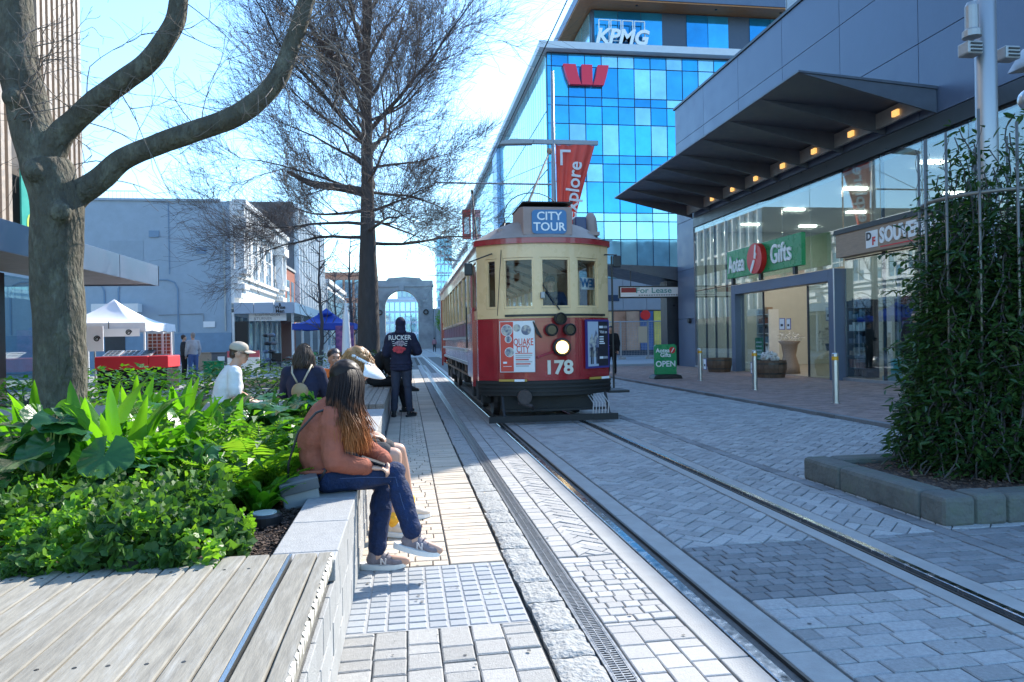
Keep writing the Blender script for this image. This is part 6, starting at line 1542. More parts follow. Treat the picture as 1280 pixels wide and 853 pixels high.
def person(label, J, skin, top, bottom, shoes, group=None, sleeve='long', short=False, vox=.016, hem=0, hair=None, face=False, fold=.006, curl=.5, hood=None, sole=None, top_r=.016, handdir=None):
    s = J['s']; t = thing('person', label, 'person', (J['pelvis'].x, J['pelvis'].y, min(J['an_l'].z, J['an_r'].z)-.09), group)
    b = MB(); spine(b, J, [(w*s, d*s) for w, d in PROF], -.004)
    capsule(b, [J['neck']-V((0, 0, .05*s)), J['neck'].lerp(J['head'], .6)], [.058*s, .052*s], 12)
    P, Mx = head(b, J['head'], J.get('look', J['f']), s)
    for n, q in (('l', -1), ('r', 1)):
        capsule(b, [J['sh_'+n], J['sh_'+n].lerp(J['el_'+n], .5), J['el_'+n]], [.050*s, .046*s, .039*s]); capsule(b, [J['el_'+n], J['el_'+n].lerp(J['wr_'+n], .35), J['wr_'+n]], [.039*s, .040*s, .027*s])
        hd_ = J.get('hd_'+n, (J['wr_'+n]-J['el_'+n]).normalized()); hand(b, J['wr_'+n], hd_, q, s, curl, J.get('pn_'+n))
        capsule(b, [J['hip_'+n], J['hip_'+n].lerp(J['kn_'+n], .45), J['kn_'+n]], [.083*s, .076*s, .055*s]); capsule(b, [J['kn_'+n], J['kn_'+n].lerp(J['an_'+n], .32), J['an_'+n]], [.054*s, .056*s, .037*s])
        capsule(b, [J['an_'+n]-V((0, 0, .03*s)), J['an_'+n].lerp(J['toe_'+n], .8)-V((0, 0, .05*s))], [.034*s, .025*s])
    body = remesh(b, 'body', skin, t, vox, 3)
    g = top_r*s
    b = MB(); spine(b, J, [(w*s, d*s) for w, d in PROF], g, .0 if hem >= 0 else .12, .9)
    if hem > 0:
        for k in range(3): 
            p = J['pelvis']-V((0, 0, hem*s*k/2)); b.ell(p, (.17*s+g, .125*s+g, .05*s), Matrix(((J['hip_r']-J['hip_l']).normalized(), J['f'], V((0, 0, 1)))).transposed(), 16, 8)
    for n, q in (('l', -1), ('r', 1)):
        if sleeve == 'long': capsule(b, [J['sh_'+n], J['sh_'+n].lerp(J['el_'+n], .5), J['el_'+n]], [.054*s+g, .052*s+g, .046*s+g]); capsule(b, [J['el_'+n], J['el_'+n].lerp(J['wr_'+n], .92)], [.046*s+g, .033*s+g])
        elif sleeve == 'short': capsule(b, [J['sh_'+n], J['sh_'+n].lerp(J['el_'+n], .72)], [.054*s+g, .054*s+g])
        capsule(b, [J['neck'].lerp(J['sh_'+n], .35)-V((0, 0, .035*s)), J['sh_'+n]], [.045*s+g, .052*s+g])
    topo = remesh(b, 'jacket' if sleeve == 'long' else 'shirt', top, t, vox*.9, 3, fold, 9, J['pelvis'].x*7)
    b = MB(); g2 = .012*s
    b.ell(J['pelvis']-V((0, 0, .02*s)), (.162*s+g2, .118*s+g2, .09*s), Matrix(((J['hip_r']-J['hip_l']).normalized(), J['f'], V((0, 0, 1)))).transposed(), 16, 10)
    for n, q in (('l', -1), ('r', 1)):
        kn, an, hp = J['kn_'+n], J['an_'+n], J['hip_'+n]
        if short: capsule(b, [hp, hp.lerp(kn, .45), hp.lerp(kn, .75)], [.092*s+g2, .084*s+g2, .078*s+g2])
        else: capsule(b, [hp, hp.lerp(kn, .45), kn, kn.lerp(an, .32), kn.lerp(an, .93)], [.090*s+g2, .080*s+g2, .060*s+g2, .058*s+g2, .045*s+g2])
    remesh(b, 'shorts' if short else 'trousers', bottom, t, vox*.9, 3, fold*.8, 10, 3)
    for n in ('l', 'r'): shoe(t, J['an_'+n], J['toe_'+n], shoes, sole or shoes, s)
    if hair: hair(t, P, Mx, s)
    if face: face_bits(t, P, Mx, s)
    return t, P, Mx, topo
def short_hair(m, name='hair', vol=.008):
    def fn(t, P, Mx, s):
        b = MB(); b.ell(P(0, -.022, .045), ((.074+vol)*s, (.088+vol)*s, (.080+vol)*s), Mx, 18, 12); b.ell(P(0, -.062, -.02), (.064*s, .045*s, .055*s), Mx, 12, 8); remesh(b, name, m, t, .011, 1, .004, 40)
    return fn
def strands(t, roots, m, name='hair'):
    b = MB()
    for pts, r in roots: b.tube(pts, [r*.8]+[r]*(len(pts)-2)+[r*.25], 4, caps=False)
    return b.build(name, m, t, smooth=True)
def long_hair(m, L=.35, n=420, spread=.03, wave=.012, seed=1, base=True, rad=.0045, fwd=.0):
    def fn(t, P, Mx, s):
        rr = random.Random(seed); roots = []
        b = MB(); b.ell(P(0, -.020, .036), (.082*s, .096*s, .092*s), Mx, 18, 12); b.ell(P(0, -.06, -.05), (.075*s, .055*s, .09*s), Mx, 14, 10); cap_ = remesh(b, 'hair_cap', m, t, .011, 1, .003, 40)
        for i in range(n):
            a = rr.uniform(-2.25, 2.25)-math.pi/2; el = rr.uniform(.0, 1.4); x, y = math.cos(a)*math.cos(el), math.sin(a)*math.cos(el)
            p0 = P(x*.085, -.02+y*.1, .036+.096*math.sin(el)); side = P(x*(.098+spread*rr.random()), -.02+y*(.112+spread*rr.random())+fwd*.3, -.03); ll = L*rr.uniform(.75, 1.08)
            end = P(x*(.09+spread*rr.uniform(.3, 1.8)), -.03+y*(.1+spread*rr.uniform(.3, 1.4))+fwd, -.06-ll)
            pts = []
            ph = rr.uniform(0, 6)
            for k in range(9):
                u = k/8; q = p0*(1-u)**2+side*2*u*(1-u)+end*u*u if False else (p0.lerp(side, min(1, u*2.6)) if u < .38 else side.lerp(end, (u-.38)/.62))
                pts.append(q+V((math.sin(ph+u*8), math.cos(ph+u*7), 0))*wave*u)
            roots.append((pts, rad*s*rr.uniform(.6, 1.2)))
        strands(t, roots, m)
    return fn
M['h_dark'] = mat('dark_brown_hair', (.022, .012, .008), .38, spec=.6, piece=.35); M['h_brown'] = mat('brown_hair', (.065, .036, .02), .45, spec=.6, piece=.4); M['h_blond'] = mat('blond_hair', (.34, .17, .06), .45, spec=.5, piece=.4)
M['h_grey'] = mat('grey_stubble', (.25, .22, .2), .8)
# two-tone long hair: dark roots, auburn ends
mh = mat('auburn_tipped_hair', (.03, .015, .01), .5, spec=.25, piece=.3); _t = mh.node_tree; _b = _t.nodes['Principled BSDF']
_g = _n(_t, 'ShaderNodeNewGeometry'); _s = _n(_t, 'ShaderNodeSeparateXYZ'); _t.links.new(_g.outputs['Position'], _s.inputs[0]); _m = _n(_t, 'ShaderNodeMapRange'); _m.inputs[1].default_value = 1.02; _m.inputs[2].default_value = .78
_nz = _n(_t, 'ShaderNodeTexNoise'); _nz.inputs['Scale'].default_value = 9; _a = _n(_t, 'ShaderNodeMath', operation='MULTIPLY_ADD'); _a.inputs[1].default_value = .22; _t.links.new(_nz.outputs[0], _a.inputs[0]); _t.links.new(_s.outputs['Z'], _a.inputs[2]); 
_sb = _n(_t, 'ShaderNodeMath', operation='SUBTRACT'); _sb.inputs[1].default_value = .11; _t.links.new(_a.outputs[0], _sb.inputs[0]); _t.links.new(_sb.outputs[0], _m.inputs[0])
_x = _n(_t, 'ShaderNodeMix', data_type='RGBA'); _x.inputs[6].default_value = (.016, .009, .007, 1); _x.inputs[7].default_value = (.42, .14, .04, 1); _t.links.new(_m.outputs[0], _x.inputs[0]); _t.links.new(_x.outputs[2], _b.inputs['Base Color'])
M['h_auburn'] = mh
c_rust = mat('rust_suede', (.31, .092, .055), .8, var=.18, vscale=14, bump=.25, bscale=55, spec=.25); c_denim = mat('dark_blue_denim', (.011, .025, .075), .8, var=.35, vscale=22, bump=.55, bscale=60, spec=.3)
c_navy = cloth('navy_cotton', (.022, .024, .05)); c_black = cloth('black_cloth', (.014, .014, .016)); c_white = cloth('white_cotton', (.72, .72, .72), .06); c_char = cloth('charcoal_cloth', (.04, .042, .05))
sh_grey = mat('grey_mesh_shoe', (.22, .19, .21), .8, var=.2, vscale=60, bump=.4, bscale=300); sh_black = mat('black_shoe', (.015, .015, .016), .6); sole_w = mat('white_sole', (.7, .7, .68), .6); sole_d = mat('dark_sole', (.03, .03, .032), .8)

# --- woman in the rust jacket (nearest)
J = dict(s=.95, f=V((1, .02, 0)).normalized(), pelvis=V((-.465, 4.24, .60)), waist=V((-.515, 4.235, .735)), chest=V((-.475, 4.23, .87)), neck=V((-.405, 4.245, 1.005)), head=V((-.345, 4.265, 1.115)),
         sh_r=V((-.425, 4.085, .925)), sh_l=V((-.385, 4.39, .925)), el_r=V((-.41, 4.02, .685)), wr_r=V((-.235, 4.10, .635)), el_l=V((-.265, 4.36, .715)), wr_l=V((-.135, 4.19, .645)),
         hip_r=V((-.455, 4.15, .585)), hip_l=V((-.455, 4.33, .58)), kn_r=V((-.085, 4.19, .575)), kn_l=V((-.155, 4.35, .50)), an_r=V((.02, 4.085, .235)), toe_r=V((.20, 4.04, .195)), an_l=V((-.195, 4.285, .09)), toe_l=V((.02, 4.25, .09)))
J['look'] = V((.80, .60, -.12)); J['hd_l'] = V((.55, -.25, -.75)); J['pn_l'] = V((-.6, -.2, -.5)); J['hd_r'] = V((.95, .1, -.15)); J['pn_r'] = V((0, 0, -1)); J['r'] = V((0, -1, 0))
def hair1(t, P, Mx, s):
    rr = random.Random(4); b = MB(); b.ell(P(0, -.018, .036), (.084, .098, .092), Mx, 18, 12); b.ell(P(0, -.055, -.05), (.08, .06, .10), Mx, 14, 10); remesh(b, 'hair_cap', mh, t, .010, 1, .004, 30)
    roots = []; H0 = V((-.345, 4.265, 1.135))
    for i in range(3000):
        a = rr.uniform(0, 6.283); el = rr.uniform(.1, 1.45); d = V((math.cos(a)*math.cos(el), math.sin(a)*math.cos(el), math.sin(el)))
        if d.dot(V((.8, .6, 0))) > .80 and el < .9: continue
        p0 = H0+V((d.x*.022-.01, d.y*.022, .097)); pm = H0+V((d.x*.074-.006, d.y*.076, .070))
        s1 = H0+V((d.x*.108, d.y*.110-.006, -.01+d.z*.03)); s2 = V((-.39+d.x*.105+.03, 4.19+d.y*.12-.02, .985+rr.gauss(0, .012)))
        fwd = .5+.5*d.x; end = V((-.41+.20*max(0, fwd-.1)+rr.gauss(0, .028), 4.13+d.y*.12+rr.gauss(0, .018), .79+rr.uniform(-.09, .08)+.03*(1-fwd))); ph = rr.uniform(0, 6); pts = []
        for k in range(13):
            u = k/12
            q = (p0.lerp(pm, u/.12) if u < .12 else pm.lerp(s1, (u-.12)/.16)) if u < .28 else (s1.lerp(s2, (u-.28)/.34) if u < .62 else s2.lerp(end, (u-.62)/.38))
            w = .020*max(0, u-.3); pts.append(q+V((math.sin(ph+u*11), .7*math.cos(ph*1.3+u*9), .3*math.sin(u*7+ph)))*w)
        for _ in range(2): pts = [pts[0]]+[(pts[k-1]+pts[k]*2+pts[k+1])/4 for k in range(1, 12)]+[pts[-1]]
        roots.append((pts, rr.uniform(.0013, .0027)))
    strands(t, roots, mh)
wt, P, Mx, jk = person('woman in a rust brown jacket and blue jeans seated cross legged on the wall', J, M['skin'], c_rust, c_denim, sh_grey, vox=.0085, hair=hair1, fold=.0095, sole=sole_w, top_r=.018, curl=.75, face=True)
b = MB(); b.ell((-.56, 4.235, .575), (.08, .13, .045)); remesh(b, 'white_top', c_white, wt, .012, 2)
# jacket hem band, cuff bands, zip
b = MB(); lat = V((0, 1, 0)); c0 = V((-.478, 4.24, .625)); b.tube([c0+V((.150*math.cos(a), .178*math.sin(a), .012*math.cos(a))) for a in [6.283*k/30 for k in range(30)]], .011, 8, closed=True); b.build('hem_band', c_rust, jk, smooth=True)
for n in ('l', 'r'):
    a, c = J['el_'+n].lerp(J['wr_'+n], .86), J['el_'+n].lerp(J['wr_'+n], .95); b = MB(); capsule(b, [a, c], [.050, .049], 16); b.build('cuff', c_rust, jk, smooth=True)
b = MB(); b.tube([(-.285, 4.16, .90), (-.30, 4.12, .78), (-.33, 4.11, .64)], .0035, 5); b.build('zip', M['steel'], jk)
for o, nm in ((0, 0),):
    b = MB()
    for n, sy in (('r', -1),):
        kn, an = J['kn_'+n], J['an_'+n]; b.tube([J['hip_'+n].lerp(kn, .2)+V((0, -.098, .0)), J['hip_'+n].lerp(kn, .6)+V((0, -.088, 0)), kn+V((.01, -.07, -.01)), kn.lerp(an, .4)+V((.0, -.066, 0)), kn.lerp(an, .92)+V((0, -.048, 0))], .0022, 4)
    b.build('jeans_seam', mat('seam_thread', (.05, .08, .17), .8), wt)
# shoe letters and laces
for an, toe, yy in ((J['an_l'], J['toe_l'], -1), (J['an_r'], J['toe_r'], -1)):
    d = (V(toe)-V(an)).normalized(); c = V(an)+d*.045+V((0, 0, -.040)); rgt = d; nrm = rgt.cross(V((0, 0, 1))).normalized(); text(wt, 'N', c+nrm*.0425, .05, mat('shoe_mark', (.5, .47, .47), .5) if yy and not bpy.data.materials.get('shoe_mark') else bpy.data.materials['shoe_mark'], rgt, (0, 0, 1), .002, .002, name='shoe_letter')
    b = MB()
    for k in range(4): q = V(an)+d*(.045+.022*k)+V((0, 0, .012-.017*k)); b.tube([q-nrm*.024, q+V((0, 0, .008)), q+nrm*.024], .0035, 5)
    b.build('laces', sh_grey, wt, smooth=True)
b = MB(); b.tube([J['el_l'].lerp(J['wr_l'], .985)+V((.032*math.cos(a), .02*math.sin(a), .027*math.sin(a))) for a in [6.283*k/14 for k in range(14)]], .005, 6, closed=True); b.build('wristband', M['black'], wt)
# grey handbag behind her on the wall
hb = thing('handbag', 'small grey flap handbag on a black strap hanging behind the seated woman', 'handbag', (-.585, 4.085, .45))
b = MB(); Rz = Matrix.Rotation(-.12, 3, 'Y') @ Matrix.Rotation(.25, 3, 'Z')
b.box((-.595, 4.06, .515), (.195, .085, .15), Rz); b.build('body', mat('grey_leather', (.21, .23, .24), .45, var=.08, bump=.1, bscale=200), hb, bevel=.012)
b = MB(); b.box((-.597, 4.03, .566), (.208, .075, .072), Matrix.Rotation(.22, 3, 'X') @ Rz); b.build('flap', mat('dark_grey_leather', (.11, .12, .13), .5, var=.08), hb, bevel=.008)
b = MB(); b.tube([(-.66, 4.07, .57), (-.655, 4.06, .68), (-.60, 4.06, .85), (-.5, 4.05, .955), (-.40, 4.1, .985)], .007, 6); b.tube([(-.505, 4.065, .56), (-.47, 4.02, .61), (-.44, 4.01, .66)], .007, 6); b.build('strap', M['black'], hb, smooth=True)
# phone on her lap
b = MB(); b.box((-.20, 4.12, .665), (.14, .07, .009), Matrix.Rotation(.35, 3, 'Y')); tag(b.build('phone', M['black'], bevel=.003), 'dark phone resting on the thigh of the woman in the rust jacket', 'phone')

# --- blond woman next to her
J = dict(s=.97, f=V((1, -.05, 0)).normalized(), r=V((0, -1, 0)), pelvis=V((-.47, 5.08, .61)), waist=V((-.50, 5.08, .75)), chest=V((-.45, 5.07, .91)), neck=V((-.39, 5.05, 1.08)), head=V((-.33, 5.03, 1.175)),
         sh_r=V((-.40, 4.90, 1.0)), sh_l=V((-.38, 5.23, 1.0)), el_r=V((-.46, 4.86, .76)), wr_r=V((-.27, 4.98, .70)), el_l=V((-.40, 5.29, .76)), wr_l=V((-.25, 5.14, .70)),
         hip_r=V((-.46, 4.99, .59)), hip_l=V((-.46, 5.17, .59)), kn_r=V((-.095, 4.99, .555)), kn_l=V((-.07, 5.24, .55)), an_r=V((-.115, 4.96, .10)), toe_r=V((.05, 4.92, .09)), an_l=V((.0, 5.42, .10)), toe_l=V((.14, 5.46, .09)))
J['look'] = V((.86, -.10, -.5))
def hair2(t, P, Mx, s):
    rr = random.Random(9); b = MB(); b.ell(P(0, -.03, .03), (.092, .105, .10), Mx, 18, 12); b.ell(P(0, -.07, -.04), (.09, .07, .10), Mx, 14, 10); remesh(b, 'hair_cap', M['h_blond'], t, .012, 1, .012, 22)
    roots = []
    for i in range(650):
        a = rr.uniform(0, 6.283); el = rr.uniform(-.9, 1.45); d = V((math.cos(a)*math.cos(el), math.sin(a)*math.cos(el), math.sin(el)))
        if d.y > .55 and d.z < .5: continue
        p = P(d.x*.09, -.03+d.y*.1, .03+d.z*.1); o = (p-P(0, -.03, .03)).normalized(); pts = [p]; ph = rr.uniform(0, 6)
        for k in range(6): pts.append(pts[-1]+o*.006+V((.012*math.sin(ph+k*1.7), .012*math.cos(ph+k*1.5), -.017)))
        roots.append((pts, .0028))
    strands(t, roots, M['h_blond'])
bt_, P, Mx, _ = person('woman with curly blond hair and white sun visor seated beyond the rust jacket', J, M['skin'], cloth('pale_grey_top', (.34, .34, .34), .08), c_char, mat('cream_shoe', (.6, .5, .4), .7), short=True, vox=.011, hair=hair2, sole=sole_w)
b = MB(); vs = []
for i in range(13):
    a = -1.15+2.3*i/12
    for rr_, z in ((.088, .055), (.145, .042), (.20, .015)): vs.append(P(math.sin(a)*rr_*.92, math.cos(a)*rr_*1.06-.005, z+.0*abs(a)-.035*abs(a)*(rr_-.088)/.11))
b.add(vs, [[i*3+j, i*3+j+1, (i+1)*3+j+1, (i+1)*3+j] for i in range(12) for j in range(2)]); vo = b.build('visor', c_white, bt_, smooth=True); md = vo.modifiers.new('s', 'SOLIDIFY'); md.thickness = .005
b = MB(); b.tube([P(math.sin(a)*.088, math.cos(a)*.1-.01, .055) for a in [6.283*k/24 for k in range(24)]], .012, 6, closed=True); b.build('visor_band', c_white, bt_)
for n in ('r', 'l'):
    b = MB(); a = J['an_'+n]; capsule(b, [a+V((0, 0, .0)), a+V((0, 0, .05))], [.043, .045], 14); b.build('sock', mat('yellow_sock', (.75, .38, .03), .8) if n == 'r' else bpy.data.materials['yellow_sock'], bt_, smooth=True)

# --- man in printed hoodie, back to the camera
J = stand(-.10, 12.85, 8, 0, 1.0); Pn = J['P']
J['el_r'] = Pn(.30, .03, 1.16); J['wr_r'] = Pn(.20, .26, 1.14); J['el_l'] = Pn(-.27, .02, 1.14); J['wr_l'] = Pn(-.12, .26, 1.10); J['an_l'] = Pn(-.14, -.02, .095); J['an_r'] = Pn(.14, -.02, .095); J['toe_r'] = Pn(.26, .17, .095); J['toe_l'] = Pn(-.19, .2, .095)
def hood(t, P, Mx, s):
    b = MB(); b.ell(P(0, -.012, .035), (.094, .112, .112), Mx, 18, 12); b.ell(P(0, -.02, -.06), (.09, .098, .09), Mx, 16, 10); b.ell(P(0, -.03, -.13), (.11, .10, .06), Mx, 16, 8); o = remesh(b, 'hood', c_navy, t, .013, 2, .004, 14)
ht, P, Mx, tp = person('person in a navy hooded top printed Rucker standing on the pavement, back turned', J, M['skin_tan'], c_navy, cloth('faded_navy_trousers', (.045, .05, .075)), sh_black, vox=.013, hem=.10, hair=hood, top_r=.035, fold=.009, sole=sole_d)
rt = J['r']; yb = 12.665
text(ht, 'RUCKER', (-.115, 12.655, 1.405), .115, mat('print_offwhite', (.62, .62, .60), .7), rt, UP, .004, .002, squash=.92)
b = MB(); rr = random.Random(2); pm_ = mat('chest_print', (.62, .05, .06), .7, col2=(.35, .03, .05), vscale=40, detail=3); pg = mat('print_pinkgrey', (.42, .34, .36), .7, col2=(.12, .10, .14), vscale=45, detail=3)
def blobprint(name, cx, cz, rx, rz, m, n, seed):
    rr = random.Random(seed); b = MB()
    for i in range(n):
        a = rr.uniform(0, 6.283); q = rr.random()**.5; x, z = cx+rx*q*math.cos(a), cz+rz*q*math.sin(a); r_ = rr.uniform(.008, .02); c = V((-.115, 12.655, 0))+rt*x+V((0, -.0002*i, z)); k = rr.randint(4, 6)
        b.add([c+rt*r_*math.cos(6.283*j/k+a)*1.3+V((0, 0, r_*math.sin(6.283*j/k+a))) for j in range(k)], [list(range(k))])
    b.build(name, m, ht)
blobprint('printed_picture', 0, 1.30, .085, .05, pg, 60, 1); blobprint('printed_picture', -.01, 1.20, .105, .055, pm_, 90, 2)
for k in range(3): 
    for q in (-1, 1): b = MB(); c = V((-.115, 12.652, 1.34-.035*k))+rt*(q*(.115-.006*k)); b.box(c, (.04, .004, .009)); b.build('printed_mark', bpy.data.materials['print_offwhite'], ht)

# --- bald man in black on the bench beyond
J = sit(-.62, 13.55, 82, .52, 1.0, .4); J['look'] = V((.85, -.3, -.45)); J['kn_r'] = V((-.12, 13.4, .60)); J['an_r'] = V((.05, 13.3, .52)); J['toe_r'] = V((.24, 13.28, .50)); J['kn_l'] = V((-.14, 13.7, .54)); J['an_l'] = V((-.05, 13.7, .10)); J['toe_l'] = V((.15, 13.72, .10))
person('bald man in black clothes seated on the bench leaning forward past the hooded person', J, M['skin'], c_black, c_black, sh_black, vox=.016, hair=lambda t, P, Mx, s: None, top_r=.025)
bn2 = thing('timber_bench', 'raised timber topped bench block at the end of the planter wall', 'bench', (-.75, 10.8, 0))
b = MB(); b.mm(-1.25, 9.75, -.02, -.345, 14.4, .425); b.build('base', M['conc_block'], bn2, bevel=.01)
for i in range(10): plate('plank', -1.27+i*.0945, 9.72, .43, -1.27+i*.0945+.088, 14.43, .505, M['deckwood'], bn2, bevel=.004)
plate('apron', -.34, 9.72, .33, -.31, 14.43, .502, M['deckwood'], bn2)
bn3 = thing('timber_bench', 'low timber bench behind the planted bed under the seated people', 'bench', (-1.6, 8.5, 0))
for i in range(4): plate('plank', -3.2, 8.2+i*.14, .41, -.75, 8.2+i*.14+.13, .46, M['deckwood'], bn3, bevel=.004)
for x in (-3.0, -1.9, -.95): plate('leg', x, 8.25, -.02, x+.08, 8.7, .408, M['steel_dark'], bn3)

# --- man in the white T-shirt and cap
def cap_fn(m, brim=True):
    def fn(t, P, Mx, s):
        short_hair(M['h_brown'], vol=.004)(t, P, Mx, s)
        b = MB(); b.ell(P(0, -.012, .062), (.088*s, .104*s, .070*s), Mx, 20, 12); b.ell(P(0, -.012, .045), (.089*s, .105*s, .03*s), Mx, 20, 8); o = remesh(b, 'cap', m, t, .010, 1)
        if brim:
            b = MB(); n = 12; vs = []
            for i in range(n+1):
                a = -1.0+2.0*i/n
                for r_, z in ((.09, .042), (.165, .022)): vs.append(P(math.sin(a)*r_*.85, math.cos(a)*r_*1.1-.01, z-.02*abs(a)))
            b.add(vs, [[i*2, i*2+1, i*2+3, i*2+2] for i in range(n)]); v = b.build('brim', m, o, smooth=True); md = v.modifiers.new('s', 'SOLIDIFY'); md.thickness = .006
    return fn
J = sit(-2.05, 8.42, 72, .46, 1.02, .20); J['look'] = V((.95, .15, -.12)); J['wr_r'] = J['P'](.16, .34, .20); J['el_r'] = J['P'](.23, .10, .28)
tt, P, Mx, _ = person('man in a white T-shirt, beige cap and sunglasses seated behind the planted bed', J, M['skin'], c_white, c_char, sh_black, sleeve='short', vox=.013, hair=cap_fn(cloth('beige_cap', (.46, .40, .33), .1)), face=True, top_r=.024, fold=.008)
b = MB()
for q in (-1, 1): b.ell(P(q*.032, .090, .0), (.024, .010, .018), Mx, 10, 8); b.bar(P(q*.055, .085, .004), P(q*.076, -.01, .008), .006)
b.build('sunglasses', M['black'], tt)
# --- woman with the small round backpack
J = sit(-1.17, 8.30, 5, .46, .98, .12); J['look'] = V((.1, 1, -.15))
kt, P, Mx, _ = person('woman in navy with brown hair wearing a small tan backpack, back to the camera', J, M['skin'], c_navy, c_char, sh_black, vox=.014, hair=long_hair(M['h_brown'], .12, 500, .03, .016, 3), top_r=.022)
bp_ = thing('backpack', 'small round tan backpack with pale straps on the navy woman', 'backpack', (-1.17, 8.12, .72)); c = J['chest']-J['f']*.155
b = MB(); Mx2 = Matrix.Rotation(R(-5), 3, 'Z'); b.ell(c+V((0, 0, -.08)), (.095, .05, .10), Mx2, 18, 12); b.build('bag', mat('tan_leather', (.32, .22, .11), .5, var=.1), bp_, smooth=True)
b = MB()
for q in (-1, 1): b.tube([c+V((q*.03, .02, .02)), c+V((q*.085, .02, .13)), J['P'](q*.11, .0, .625)+V((0, .0, .02)), J['P'](q*.12, .13, .50)], .011, 6)
b.build('strap', mat('pale_strap', (.42, .36, .27), .6), bp_, smooth=True)
# --- man in the orange vest
J = sit(-.92, 9.15, 165, .38, 1.0, .18); J['look'] = V((.35, -.9, .05))
vt, P, Mx, tp = person('man with black hair in an orange high visibility vest sitting facing the camera', J, M['skin_tan'], cloth('dark_brown_shirt', (.035, .022, .022)), c_char, sh_black, vox=.013, hair=short_hair(M['h_dark']), face=True)
b = MB(); spine(b, J, [(w, d) for w, d in PROF], .030, .05, .78)
for n in ('l', 'r'): capsule(b, [J['neck'].lerp(J['sh_'+n], .45)-V((0, 0, .03)), J['sh_'+n].lerp(J['neck'], .25)], [.07, .075])
vst = remesh(b, 'vest', mat('orange_vest', (.85, .16, .015), .6, var=.08), vt, .013, 2, .005)
b = MB(); f = J['f']; 
for q in (-1, 1): b.tube([J['P'](q*.035, .16, .57), J['P'](q*.02, .19, .42), J['P'](q*.02, .17, .25)], .012, 5)
b.build('vest_edge', cloth('vest_dark', (.03, .02, .02)), vst)
# --- tram driver
J = stand(2.46, 12.0, 190, .66, 1.0); Pn = J['P']; J['el_l'] = Pn(-.30, .12, 1.16); J['wr_l'] = Pn(-.28, .36, 1.02); J['wr_r'] = Pn(.14, .30, 1.06)
person('tram driver in a navy cap and waistcoat standing behind the windscreen', J, M['skin'], cloth('navy_waistcoat', (.03, .05, .11)), c_navy, sh_black, hair=cap_fn(c_navy), face=True, vox=.016)
# --- passers by
J = stand(7.1, 24.2, 200, .0, 1.0); J['wr_r'] = J['P'](.1, .22, 1.1); person('person in black walking on the footpath just right of the tram', J, M['skin_tan'], c_black, c_black, sh_black, hair=short_hair(M['h_dark']), vox=.022, top_r=.03)
J = stand(10.9, 13.95, 250, .045, 1.0); person('person in a dark coat outside the shop, half hidden by the climbing plant', J, M['skin'], c_black, c_char, sh_black, hair=short_hair(M['h_brown']), vox=.02, top_r=.05, hem=.28)
J = stand(-8.55, 29.2, 60, 0, 1.0); person('person in dark clothes standing at left of a pair by the blue wall', J, M['skin'], c_char, c_black, sh_black, hair=short_hair(M['h_dark']), vox=.024)
J = stand(-8.15, 29.0, -40, 0, 1.04); person('person in a pale grey hooded top and jeans by the blue wall', J, M['skin'], cloth('pale_grey_hoodie', (.38, .38, .40)), mat('mid_denim', (.05, .10, .25), .8), sh_black, hair=short_hair(M['h_grey']), vox=.024)
J = sit(-5.0, 36.6, 120, .46); person('person in black sitting at the cafe under the verandah', J, M['skin'], c_black, c_char, sh_black, hair=short_hair(M['h_dark']), vox=.026)
J = sit(-3.3, 37.2, 200, .46); person('person in black seated under the blue tent', J, M['skin'], c_black, c_char, sh_black, hair=short_hair(M['h_dark']), vox=.026)
J = stand(3.4, 88, 10); person('tiny figure walking far down the street by the arch', J, M['skin'], cloth('pink_top', (.4, .2, .22)), c_char, sh_black, hair=short_hair(M['h_dark']), vox=.035)

# --- mannequin in the shop window
mq = thing('mannequin', 'shop window mannequin in a red and blue jacket and pale trousers', 'mannequin', (12.75, 25.95, .06)); J = stand(12.75, 25.95, 270, .3, 1.0)
b = MB(); spine(b, J, PROF); head(b, J['head'], J['f']); capsule(b, [J['neck'], J['head']], [.05, .05])
for n in ('l', 'r'): capsule(b, [J['hip_'+n], J['kn_'+n], J['an_'+n]], [.08, .055, .035]); capsule(b, [J['sh_'+n], J['el_'+n], J['wr_'+n]], [.05, .04, .03])
remesh(b, 'figure', mat('mannequin_white', (.6, .6, .58), .4), mq, .02, 2)
b = MB(); spine(b, J, PROF, .02, .1, .9)
for n in ('l', 'r'): capsule(b, [J['sh_'+n], J['el_'+n], J['wr_'+n]], [.068, .06, .05])
remesh(b, 'jacket', mat('red_blue_jacket', (.45, .03, .05), .7, col2=(.03, .06, .25), vscale=5, detail=1), mq, .02, 2)
b = MB(); b.ell(J['head']+V((0, 0, .09)), (.1, .1, .05)); b.build('hat', c_black, mq, smooth=True)
b = MB(); b.mm(12.35, 25.55, .056, 13.15, 26.35, .3); b.build('plinth', M['white'], mq)
